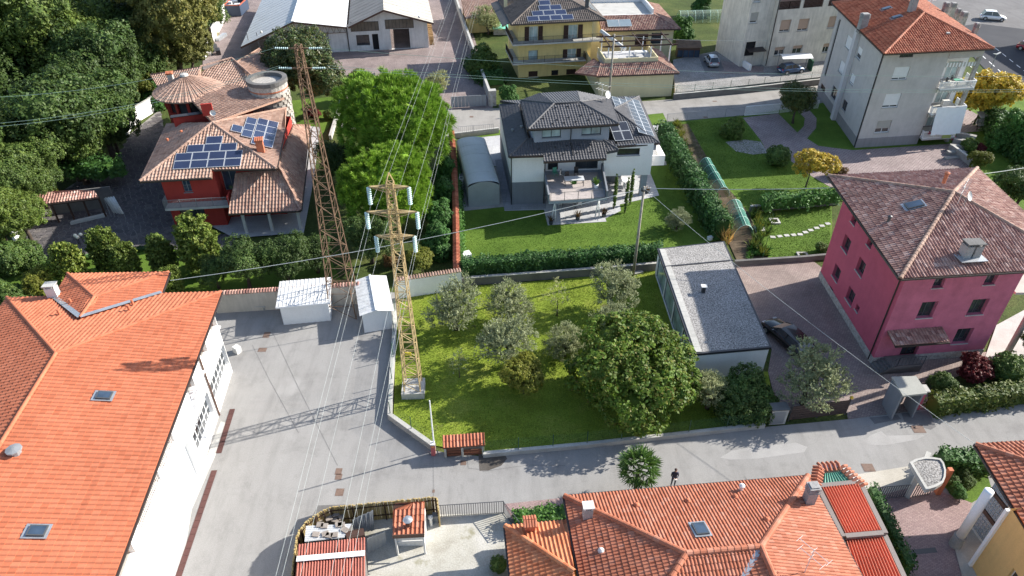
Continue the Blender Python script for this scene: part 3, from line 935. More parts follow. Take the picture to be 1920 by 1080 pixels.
def stones():
 poly=GP([(38,481),(76,387),(160,332),(215,312),(246,254),(298,215),(343,428),(438,446),(438,460),(230,470),(52,500)])
 xs=np.array([p.x for p in poly]);ys=np.array([p.y for p in poly])
 st=.62
 pts=[]
 y=ys.min()
 row=0
 while y<ys.max():
  x=xs.min()+(row%2)*st/2
  while x<xs.max():
   pts.append((x+random.uniform(-.2,.2),y+random.uniform(-.2,.2)));x+=st
  y+=st*.87;row+=1
 def inside(x,y):
  c=False;j=len(xs)-1
  for i in range(len(xs)):
   if(ys[i]>y)!=(ys[j]>y)and x<(xs[j]-xs[i])*(y-ys[i])/(ys[j]-ys[i])+xs[i]:c=not c
   j=i
  return c
 pts=[p for p in pts if inside(*p)]
 A=np.array(pts)
 near=sorted(range(len(A)),key=lambda i:A[i][1])
 bed=bpy.data.objects['stone_court_bed']
 off=wloc(bed)
 rest=MB();cnt=0
 for i in near:
  c=A[i]
  dd=np.linalg.norm(A-c,axis=1)
  nb=A[(dd>1e-6)&(dd<1.5)]
  cell=[(c[0]+.5*math.cos(t*math.pi/4),c[1]+.5*math.sin(t*math.pi/4))for t in range(8)]
  for q in nb:
   mx,my=(c+q)/2;nx,ny=q-c;L=math.hypot(nx,ny);nx/=L;ny/=L
   lim=L/2-.035
   out=[]
   for k in range(len(cell)):
    a,b=cell[k],cell[(k+1)%len(cell)]
    da=(a[0]-c[0])*nx+(a[1]-c[1])*ny-lim;db=(b[0]-c[0])*nx+(b[1]-c[1])*ny-lim
    if da<=0:out.append(a)
    if(da<0<db)or(db<0<da):
     t=da/(da-db);out.append((a[0]+(b[0]-a[0])*t,a[1]+(b[1]-a[1])*t))
   cell=out
   if len(cell)<3:break
  if len(cell)<3:continue
  h=.03+random.uniform(-.008,.012)
  if cnt<300 and c[1]<72:
   mb=MB();mb.hexa([(x,y,0.001)for x,y in cell],[(x,y,h)for x,y in cell]);mb.build('paving_stone',M['cobble'],bed);cnt+=1
  else:
   rest.hexa([(x,y,0.001)for x,y in cell],[(x,y,h)for x,y in cell])
 if rest.v:
  o=rest.build('paving_stones',M['cobble'],bed);o['kind']='stuff'
stones()
lw=bpy.data.objects['apartment_lawn']
for u,v in((1449,445),(1462,443.5),(1475,442),(1488,441),(1500,440),(1510,436),(1520,432),(1531,428),(1541,424),(1552,420)):
 p=G(u,v);mb=MB();mb.box((p.x,p.y,.035),(.52,.42,.05),random.uniform(-.15,.25));mb.build('stepping_stone',M['conc_l'],lw)
M['blade']=leaf_mat("grass_blades",[(0.126,0.184,0.018),(0.181,0.254,0.026),(0.251,0.301,0.048),(0.151,0.216,0.024)],.2,.25,.3,rough=.7)
M['blade2']=leaf_mat("mown_grass_blades",[(0.068,0.120,0.014),(0.094,0.155,0.020),(0.120,0.186,0.029)],.2,.2,.3,rough=.7)
tufts('grass',GP([(745,554),(863,540),(1000,530),(1232,508),(1300,695),(1436,699),(1448,772),(1422,796),(1290,811),(905,849),(818,834),(742,783)]),M['blade'],60000,.09,.028,.02)
tufts('grass',GP([(866,400),(866,490),(1228,468),(1360,445),(1300,335),(1250,315),(1238,368),(1166,386),(1140,418),(1026,425),(1018,397)]),M['blade2'],30000,.06,.025,.012)
tufts('grass',GP([(1260,232),(1390,222),(1424,266),(1436,288),(1478,302),(1550,350),(1545,372),(1420,385),(1385,400)]),M['blade2'],25000,.07,.03,.012)
tufts('grass',GP([(1430,400),(1558,386),(1555,478),(1450,486)]),M['blade2'],12000,.06,.025,.012)
# building materials
M['tile_or']=tile_mat("orange_clay_tile",[(0.435,0.138,0.07),(0.48,0.162,0.086),(0.40,0.122,0.06)],.7,.14,.25,grain=.10)
M['tile_or2']=tile_mat("weathered_orange_clay_tile",[(0.42,0.145,0.08),(0.47,0.18,0.108),(0.38,0.125,0.068),(0.445,0.16,0.09),(0.50,0.22,0.145)],.75,.22,.5)
M['tile_red']=tile_mat("red_clay_tile",[(0.44,0.16,0.09),(0.50,0.18,0.10),(0.32,0.085,0.045),(0.45,0.15,0.08)],.75,.3,.5)
M['tile_pink']=tile_mat("brown_pink_clay_tile",[(0.36,0.195,0.155),(0.50,0.31,0.25),(0.27,0.135,0.115),(0.42,0.24,0.195),(0.58,0.41,0.345)],.8,.3,.6)
M['tile_beige']=tile_mat("sandy_pink_clay_tile",[(0.39,0.255,0.195),(0.46,0.315,0.245),(0.32,0.20,0.15),(0.43,0.285,0.22)],.8,.3,.5)
M['tile_grey']=tile_mat("anthracite_roof_tile",[(0.085,0.083,0.088),(0.10,0.098,0.102),(0.075,0.073,0.078)],.55,.15,.5,spec=.4)
M['tile_brown']=tile_mat("grey_brown_roof_tile",[(0.15,0.125,0.11),(0.20,0.165,0.14),(0.12,0.10,0.09)],.8,.3,.6)
M['deck_or']=mat("roof_deck_orange",(0.40,0.11,0.05),.85)
M['deck_pk']=mat("roof_deck_brown",(0.20,0.10,0.08),.85)
M['deck_bg']=mat("roof_deck_sand",(0.36,0.22,0.16),.85)
M['deck_gr']=mat("roof_deck_grey",(0.06,0.06,0.063),.7)
M['w_white']=wall_mat("white_render",(0.80,0.79,0.77),.04,.03)
M['w_pink']=wall_mat("pinkish_render",(0.62,0.42,0.33),.08,.1)
M['w_crim']=wall_mat("crimson_render",(0.48,0.10,0.145),.14,.04)
M['w_mag']=wall_mat("magenta_render",(0.49,0.145,0.21),.26,.06)
M['w_red']=wall_mat("red_render",(0.40,0.05,0.038),.12,.1)
M['w_yel']=wall_mat("yellow_render",(0.72,0.56,0.24),.1,.12)
M['w_yel2']=wall_mat("pale_yellow_render",(0.66,0.58,0.36),.08,.05)
M['w_grey']=wall_mat("grey_roughcast",(0.50,0.475,0.45),.14,.07)
M['w_cream']=wall_mat("stained_cream_render",(0.66,0.61,0.53),.2,.2)
M['w_blue']=wall_mat("blue_grey_render",(0.30,0.33,0.37),.06,.06)
M['w_slate']=wall_mat("slate_grey_render",(0.20,0.215,0.235),.06,.08)
M['w_base']=wall_mat("grey_plinth",(0.27,0.26,0.26),.1,.15)
M['w_och']=wall_mat("ochre_render",(0.66,0.44,0.18),.08,.08)
M['w_hall']=wall_mat("dirty_white_render",(0.70,0.69,0.66),.16,.16)
M['blind_w']=flat("white_roller_blind",(0.74,0.74,0.73),.6)
M['blind_b']=flat("beige_roller_blind",(0.47,0.33,0.25),.6)
M['blind_g']=flat("grey_roller_blind",(0.40,0.38,0.34),.6)
M['dkgrey']=flat("dark_grey_frame",(0.06,0.065,0.07),.5)
M['stone']=mat("rough_stone",(0.36,0.34,0.31),.9,.4,3,.3,bump=.8,bscale=8)
M['white_gl']=flat("white_door_panel",(0.66,0.67,0.68),.5)
M['terracotta']=mat("terracotta",(0.44,0.15,0.08),.8,.25,3)
M['chim']=mat("grey_render_chimney",(0.30,0.29,0.28),.9,.3,2,.2)
def V2(p):return(p[0],p[1])
def skylight(parent,p,n,e,w=.8,h=1.0,name='skylight'):
 s=n.cross(e)
 P=lambda a,b,k:p+e*a+s*b+n*k
 f=MB();q=MB();g=MB()
 f.hexa([P(-w/2,-h/2,0),P(w/2,-h/2,0),P(w/2,h/2,0),P(-w/2,h/2,0)],[P(-w/2,-h/2,.2),P(w/2,-h/2,.2),P(w/2,h/2,.2),P(-w/2,h/2,.2)])
 o=f.build(name,M['dkgrey'],parent)
 b=.07
 g.face([P(-w/2+b,-h/2+b,.205),P(w/2-b,-h/2+b,.205),P(w/2-b,h/2-b,.205),P(-w/2+b,h/2-b,.205)])
 g.build('pane',M['glass_blue'],o)
 q.hexa([P(-w/2-.12,-h/2-.22,.05),P(w/2+.12,-h/2-.22,.05),P(w/2+.12,h/2+.14,.1),P(-w/2-.12,h/2+.14,.1)],[P(-w/2-.12,-h/2-.22,.085),P(w/2+.12,-h/2-.22,.085),P(w/2+.12,h/2+.14,.115),P(-w/2-.12,h/2+.14,.115)])
 q.build('flashing',M['zinc'],o)
 return o
def chimney(parent,p,w=.5,d=.5,h=1.0,rot=0.0,m='chim',cap='slab',flue=None,capm='conc_l'):
 b=MB();b.box((p.x,p.y,p.z+h/2-.3),(w,d,h+.6),rot)
 o=b.build('chimney',M[m],parent)
 c=MB();z=p.z+h
 if cap=='slab':
  for sx in(-1,1):
   for sy in(-1,1):
    x,y=sx*(w/2-.06),sy*(d/2-.06)
    c.box((p.x+x*math.cos(rot)-y*math.sin(rot),p.y+x*math.sin(rot)+y*math.cos(rot),z+.09),(.1,.1,.18),rot)
  c.box((p.x,p.y,z+.22),(w+.12,d+.12,.08),rot)
 elif cap=='louvre':
  for i in range(4):
   c.box((p.x,p.y,z+.05+.14*i),(w+.1,d+.1,.07),rot)
   c.box((p.x,p.y,z+.12+.14*i),(w-.1,d-.1,.07),rot)
 elif cap=='tile':
  c.box((p.x,p.y,z+.05),(w+.1,d+.1,.1),rot)
  for k in range(5):
   x=(k-2)*(w+.2)/5
   q0=Vector((p.x+x*math.cos(rot),p.y+x*math.sin(rot),z+.3))
   dy=Vector((-math.sin(rot),math.cos(rot),0))*(d/2+.12)
   c.tube([q0-dy+Vector((0,0,-.12)),q0+Vector((0,0,.04))],.08,6);c.tube([q0+Vector((0,0,.04)),q0+dy+Vector((0,0,-.12))],.08,6)
  for sx in(-1,1):c.box((p.x+sx*(w/2-.05)*math.cos(rot),p.y+sx*(w/2-.05)*math.sin(rot),z+.17),(.1,d,.2),rot)
 c.build('chimney_cap',M[capm],o)
 return o
def vent(parent,p,r=.09,h=.45,m='terracotta',cap=True,name='roof_vent'):
 b=MB();b.lathe((p.x,p.y,p.z-.1),[(r,0),(r,h),(r*1.5,h+.02),(r*1.5,h+.12),(r*.3,h+.2)]if cap else[(r*1.6,0),(r,.1),(r,h+.1)],10)
 return b.build(name,M[m],parent)
def dish(parent,p,r=.35,face=Vector((.3,-.7,.5)),m='offwhite',mast=.9):
 b=MB();b.tube([p-Vector((0,0,.2)),p+Vector((0,0,mast))],.03,6)
 o=b.build('dish_mast',M['grey'],parent)
 f=face.normalized();q=MB();c=p+Vector((0,0,mast))
 pts=[c+f*(.12*(k/4)**2+.05)for k in range(5)]
 q.tube(pts,[max(.02,r*k/4)for k in range(5)],14,cap=False)
 q.build('satellite_dish',M[m],o)
def aerial(parent,p,h=2.0,rot=0.5,n=7,m='offwhite'):
 b=MB();b.tube([p-Vector((0,0,.2)),p+Vector((0,0,h))],.025,6)
 d=Vector((math.cos(rot),math.sin(rot),0));s=Vector((-d.y,d.x,0))
 for zz,L in((h-.1,.9),(h-.7,.7)):
  c=p+Vector((0,0,zz))
  b.tube([c-d*L,c+d*L],.018,5)
  for k in range(n):
   q=c+d*(L*(2*k/(n-1)-1));b.tube([q-s*.28,q+s*.28],.012,4)
 return b.build('tv_aerial',M[m],parent)
def pipe(parent,pts,r=.05,m='gutter',name='drainpipe'):
 b=MB();b.tube(pts,r,8);return b.build(name,M[m],parent)
def railing(name,pts,h,m,parent=None,label=None,cat=None,gap=.12,r=.012,posts=1.6,top=.03,group=None,base=.06,each=True,flatbar=True):
 """metal bar railing along 3-D points; every bar is a piece of its own while the limit lasts"""
 if parent is None:
  root=thing(name,label,cat,pts[0],group);par=root
 else:
  root=None;par=parent
 fr=MB();bars=[]
 for a,b in zip(pts[:-1],pts[1:]):
  a,b=Vector(a),Vector(b);d=b-a;L=d.length
  Z=Vector((0,0,1))
  fr.bar(a+Z*h,b+Z*h,top*1.3,top);fr.bar(a+Z*base,b+Z*base,top,top)
  k=max(1,int(round(L/posts)))
  for i in range(k+1):
   q=a+d*(i/k);fr.bar(q,q+Z*(h+.03),.045,.045,up=d)
  nb=int(L/gap)
  for i in range(1,nb):
   bars.append((a+d*(i/nb)+Z*base,a+d*(i/nb)+Z*(h-.01),d))
 o=fr.build('rail_frame' if root is not None or name=='balcony' else name,m,par)
 if each:
  base_me=None
  off=wloc(par)
  for i,(p,q,d)in enumerate(bars):
   if base_me is None:
    mb=MB();mb.bar((0,0,0),(0,0,1),r*2,r*2);bo=mb.build('bar',m);base_me=bo.data;bpy.data.objects.remove(bo)
   bb=link('bar',base_me,par);bb.location=p-off;bb.scale=(1,1,(q-p).length)
 else:
  mb=MB()
  for p,q,d in bars:mb.bar(p,q,r*2,r*2)
  if bars:
   x=mb.build('bars',m,o if root is None else par);x['kind']='stuff'
 return root or o
def pxl(u0,v0,u1,v1,**d):
 w=u1-u0;return('px',u0+.42*w,v0,u0+.56*w,v1,d)
def pxf(u0,v0,u1,v1,k=.0,**d):
 w=u1-u0;return('px',u0+k*w,v0,u1-k*w,v1,d)
 # orange-roofed hall, left
def hall():
 ez=7.5
 RFc=G(415,547,ez);LF=G(13,558,ez)
 d=(G(215,1080,ez)-RFc).normalized()
 RN=RFc+d*38;LN=LF+d*38
 A1=slp(RN,RFc,.2,105,663);A2=A1+d*31
 A2.z=A1.z
 t=thing('workshop_hall','large white two-storey workshop hall under a bright orange tiled roof','building',(RFc.x-8,RFc.y-18,0))
 W1,W2=G(127,513,ez),G(317,510,ez);VR,VL=G(303,549,ez),G(101,557,ez)
 A3=slp(W2,W1,.2,177,557);Vv=slp(RFc,LF,.2,152,598);Vv.z=A3.z+.05
 faces=[[RN,RFc,A1,A2],[RFc,LF,A1],[LF,LN,A2,A1],[VR,W2,A3,Vv],[W2,W1,A3],[W1,VL,Vv,A3]]
 roof(t,faces,M['tile_or'],M['deck_or'],tw=.31,tl=.37,prof='soft',step=.026,jit=.005,n_ind=300,ridges=[(RFc,A1),(LF,A1),(A1,A2),(W2,A3),(W1,A3),(A3,Vv)],
gutter=[(RN,RFc),(RFc,LF),(VR,W2),(W2,W1)],ridge_r=.12,ridge_ind=True)
 poly=[V2(p)for p in grow([RN,RFc,LF,LN],-.75)]
 a,b=Vector((*poly[0],0)),Vector((*poly[1],0))
 L=(b-a).length
 SW=lambda u,v:onwall(a,b,u,v)[0]
 s1,s2=SW(352,829),SW(310,1080)
 ops=[(SW(395,733),SW(420,646),3.1,.9,dict(nx=7,ny=3,glass='glass',fw=.07,sill=None)),(SW(363,829),SW(389,735),3.1,.9,dict(nx=7,ny=3,glass='glass',fw=.07,sill=None)),
(max(.2,s2-6),s1,3.5,.02,dict(frame='white_gl',nx=10,ny=1,glass='white_gl',fw=.035,sill=None,name='sliding_door'))]
 lo=[(SW(377,668),SW(384,640)),(SW(352,735),SW(361,708)),(SW(396,622),SW(402,592)),(SW(306,890),SW(325,820)),(SW(268,1000),SW(303,900)),(SW(225,1110),SW(252,1030))]
 dr=(b-a).normalized();n=Vector((dr.y,-dr.x,0));Z=Vector((0,0,1))
 vo=[]
 for q0,q1 in lo:
  if q1-q0<1.0:q1=q0+1.6
  vo.append((q0,q1,6.7,4.9,dict(void=True)))
 walls(t,poly,0,ez-.25,M['w_white'],{0:ops+vo},depth=.3)
 lm=MB();rl=MB()
 for q0,q1,zt,zb,_ in vo:
  P=lambda s,z,k:a+dr*s-n*k+Z*z
  lm.use(M['w_pink'])
  lm.face([P(q0,zb,1.7),P(q1,zb,1.7),P(q1,zt,1.7),P(q0,zt,1.7)])
  lm.face([P(q0,zb,.3),P(q0,zb,1.7),P(q0,zt,1.7),P(q0,zt,.3)]);lm.face([P(q1,zb,1.7),P(q1,zb,.3),P(q1,zt,.3),P(q1,zt,1.7)])
  lm.use(M['conc_l']);lm.face([P(q0,zb,.3),P(q1,zb,.3),P(q1,zb,1.7),P(q0,zb,1.7)])
  lm.use(M['w_white']);lm.face([P(q0,zt,1.7),P(q1,zt,1.7),P(q1,zt,.3),P(q0,zt,.3)])
 lm.build('loggia',None,t)
 for q0,q1,zt,zb,_ in vo[3:5]:
  x0,x1=a+dr*q0+n*-.1+Z*zb,a+dr*q1+n*-.1+Z*zb
  railing('balcony',[x0,x1],.75,M['white'],t,gap=.16,each=False)
 pl=MB();ledge0,ledge1=a+n*.18,b+n*.18
 pl.bar(a+n*.1+Z*4.75,b+n*.1+Z*4.75,.2,.1);pl.build('string_course',M['w_white'],t)
 pb=G(413,789);s=onwall(a,b,413,789)[0]
 pp=a+dr*s+n*.1
 pipe(t,[pp+Z*.1,pp+Z*7.2],.07,'copper')
 n1=slopepl(RN,RFc,.2);P1=lambda u,v:onplane(n1[0],n1[1],u,v)
 n2=slopepl(RFc,LF,.2);P2=lambda u,v:onplane(n2[0],n2[1],u,v)
 n3=slopepl(W1,VL,.2);P3=lambda u,v:onplane(n3[0],n3[1],u,v)
 for u,v in((196,744),(71,998)):skylight(t,P1(u,v),n1[1],d,.62,.85)
 p=P1(30,850);vent(t,p,.28,.35,'grey',name='roof_ventilator')
 chimney(t,P2(103,556),.75,.6,.9,.1,'offwhite','slab')
 for pp in(P2(112,590),P3(134,570),P2(243,582),P2(250,572)):vent(t,pp+Vector((0,0,.05)),.09,.42,'terracotta',cap=False)
 f=MB()
 for q0,q1 in((VR,Vv),(VL,Vv)):
  f.bar(q0+Z*.1,q1+Z*.1,.35,.02)
 f.build('valley_flashing',M['zinc'],t)
 return t
hall()
# pink house
def pink():
 ez=10.3
 BL,FL,BR=G(1553,329,ez),G(1688,522,ez),G(1832,315,ez)
 FR=FL+BR-BL
 A=(FL+BR)/2+Vector((0,0,2.25))
 t=thing('pink_house','tall crimson pink house with a brown pyramid tile roof','house',(34,49,0))
 roof(t,[[FL,FR,A],[FR,BR,A],[BR,BL,A],[BL,FL,A]],M['tile_pink'],M['deck_pk'],tw=.25,tl=.40,prof='roll',step=.03,ridges=[(FL,A),(FR,A),(BR,A),(BL,A)],gutter=[(FL,FR),(FR,BR),(BR,BL),(BL,FL)],ridge_r=.15,ridge_mat=M['tile_beige'])
 poly=[(29.5,43.05),(39.05,44.1),(38.2,56.2),(29.4,55.2)]
 W=dict(frame='dkgrey',glass='glass',nx=2,sill='conc_l',fw=.05)
 of=[pxf(1748,521,1774,539,.27,**W),pxf(1845,515,1871,533,.27,**W),pxf(1720,567,1757,595,.27,**W),pxf(1815,562,1852,589,.27,**W),pxf(1787,617,1823,643,.27,**W),('px',1697,640,1716,667,dict(frame='brown',glass='glass',nx=2,sill=None,name='front_door'))]
 ol=[pxl(*q,**W)for q in((1594,399,1609,424),(1623,443,1639,467),(1578,438,1596,477),(1604,480,1624,521),(1560,493,1577,531),(1585,535,1604,575))]
 ol+=[pxl(1603,569,1612,587,frame='dkgrey',glass='glass',nx=1,fw=.04),pxl(1551,535,1564,557,frame='dkgrey',glass='glass',nx=1,sill=None,fw=.04),pxl(1601,622,1616,646,frame='dkgrey',glass='glass',nx=1,sill=None,fw=.04)]
 walls(t,poly,0,10.4,M['w_crim'],{3:ol},depth=.32,name='side_wall')
 mb=MB()
 pf=[Vector((29.5+.35,43.05+.04-.012,0)),Vector((39.05,44.1-.012,0))]
 return t,of,FL,FR,BL,BR,A,poly
def pink_finish():
 t,of,FL,FR,BL,BR,A,poly=pink()
 for o in list(t.children):
  if o.name.startswith('side_wall'):
   me=o.data;bm=bmesh.new();bm.from_mesh(me)
   e=(Vector((39.05,44.1,0))-Vector((29.5,43.05,0))).normalized();nn=Vector((e.y,-e.x,0))
   off=wloc(o)
   kill=[f for f in bm.faces if f.normal.dot(nn)>.99 and abs(((f.calc_center_median()+off)-Vector((29.5,43.05,0))).dot(nn))<.05]
   bmesh.ops.delete(bm,geom=kill,context='FACES');bm.to_mesh(me);bm.free()
 fm=MB();a,b=poly[0],poly[1];res=[];todo=[]
 av,bv=Vector((*a,0)),Vector((*b,0))
 for o in of:
  s0,zt=onwall(av,bv,o[1],o[2]);s1,zb=onwall(av,bv,o[3],o[4])
  zb=max(zb,.1);res.append((s0,s1,zb,zt));todo.append((s0,s1,zb,zt,o[5]))
 facade(fm,a,b,0,10.4,res,.32)
 fm.build('front_wall',M['w_mag'],t)
 for s0,s1,zb,zt,dct in todo:window(t,a,b,s0,s1,zb,zt,.32,**dct)
 ring(poly,0,.7,.04,M['stone'],t,'stone_plinth')
 e=(bv-av).normalized();n=Vector((e.y,-e.x,0));Z=Vector((0,0,1))
 s0,z0=onwall(av,bv,1668,610);s1,_=onwall(av,bv,1768,606)
 zt=3.55
 c0,c1=av+e*s0+n*1.35+Z*(zt-.38),av+e*s1+n*1.35+Z*(zt-.38)
 d0,d1=av+e*s0+Z*zt,av+e*s1+Z*zt
 roof(t,[[c0,c1,d1,d0]],M['tile_pink'],M['deck_pk'],tw=.25,tl=.36,prof='roll',step=.03,name='door_canopy',thick=.1,gutter=[(c0,c1)])
 st=MB();pd=av+e*(s0+1.6)
 for k in range(5):
  st.hexa(*[[pd+e*x+n*y+Z*z for x,y in((-1.0-.25*k,0.05),(1.6,0.05),(1.6,1.3),(-1.0-.25*k,1.3))]for z in(.02+k*0,.8-.15*k)])
 st.build('front_steps',M['conc_d'],t)
 sr=railing('step_railing',[pd+e*1.6+n*1.3+Z*.8,pd+e*-.6+n*1.3+Z*.8,pd+e*-2.0+n*1.3+Z*.1],.9,M['dkgrey'],t,gap=.3,each=False)
 q=av+Vector((-.06,.5,0));pipe(t,[q+Z*.1,q+Z*10.2],.06,'gutter')
 nl=slopepl(BL,FL,2.25/7.0);PL=lambda u,v:onplane(nl[0],nl[1],u,v)
 nf=slopepl(FL,FR,2.25/7.8);PF=lambda u,v:onplane(nf[0],nf[1],u,v)
 skylight(t,PL(1714,386),nl[1],(FL-BL).normalized(),.85,1.25)
 vent(t,PL(1665,417),.11,.55,'dkgrey')
 p=PF(1815,480)
 chimney(t,p+Vector((-.32,0,0)),.55,.75,1.0,.1,'chim','slab',capm='conc_d');chimney(t,p+Vector((.36,.03,0)),.55,.75,1.0,.1,'chim','slab',capm='conc_d')
 fl=MB();fl.box((p.x,p.y-.15,p.z+.05),(2.0,1.4,.06),.1);fl.build('chimney_flashing',M['zinc'],t)
 vent(t,PL(1775,352)+Vector((0,.6,.2)),.14,.8,'terracotta')
 aerial(t,PF(1795,383)+Vector((0,0,.05)),1.9,.9)
 dish(t,PF(1806,387),.38,Vector((.5,-.6,.4)))
 pc=G(1887,665);m=MB();m.tube([pc,pc+Z*10.3],.24,10);m.build('porch_column',M['concrete'],t,smooth=True)
 m=MB();c=[pc+Vector((-1.6,.4,6.0)),pc+Vector((.4,.4,6.0)),pc+Vector((.4,6.4,6.0)),pc+Vector((-1.6,6.4,6.0))]
 m.hexa(c,[x+Vector((0,0,.2))for x in c]);m.build('side_balcony',M['conc_l'],t)
pink_finish()
# flat-roofed garage
def garage():
 z=2.9
 c=[G(1300,664,z),G(1447,651,z),G(1358,452,z),G(1232,466,z)]
 t=thing('garage','low white garage with a flat grey gravel roof beside the pink house court','garage',(17,49,0))
 poly=grow(c,-.12)
 a3,b3=poly[3],poly[0]
 L=(b3-a3).length
 ops={3:[(.5+k*(L-.6)/4,.5+(k+1)*(L-.6)/4-.22,2.35,.15,dict(frame='dark',glass='glass_pale',nx=1,sill=None,fw=.05))for k in range(4)]}
 walls(t,[V2(p)for p in poly],0,z-.02,M['w_white'],ops,depth=.1)
 m=MB();lo=[p+Vector((0,0,-.22))for p in c];m.hexa(lo,[p+Vector((0,0,0))for p in c]);m.build('roof_slab',M['dark'],t)
 inn=grow(c,-.16)
 g=MB();g.face([p+Vector((0,0,.006+z-p.z))for p in inn]);M['roof_gravel']=ground_mat("speckled_roof_gravel",[(0.22,0.213,0.205),(0.275,0.263,0.25),(0.32,0.307,0.295)],.4,grain=.75,gscale=9,bump=.9,bdist=.05,bscale=10)
 g.build('gravel_bed',M['roof_gravel'],t)
 e=(inn[0]-inn[3]);Ls=e.length;e.normalize();n=Vector((-e.y,e.x,0))*1
 if(inn[1]-inn[0]).dot(n)<0:n=-n
 k=int(Ls/.62)
 for i in range(k):
  q=MB();s0,s1=inn[3]+e*(Ls*i/k+.008),inn[3]+e*(Ls*(i+1)/k-.008)
  zz=Vector((0,0,z-s0.z))
  b=[s0+zz+n*.04,s0+zz+n*.55,s1+zz+n*.55,s1+zz+n*.04]
  q.hexa([x+Vector((0,0,.01))for x in b],[x+Vector((0,0,.06+random.uniform(-.004,.004)))for x in b]);q.build('paving_slab',M['conc_l'],t)
 j0,j1=G(1246,500,z+.02),G(1375,488,z+.02)
 jm=MB();jm.bar(j0,j1,.14,.1);jm.build('roof_joint',M['dark'],t)
 p=G(1318,548,z);m=MB();m.box((p.x,p.y,z+.3),(.28,.28,.6));o=m.build('chimney',M['dark'],t)
 m=MB();m.box((p.x,p.y,z+.68),(.5,.46,.06));m.build('chimney_cap',M['offwhite'],o)
garage()
def chk(*a):pass
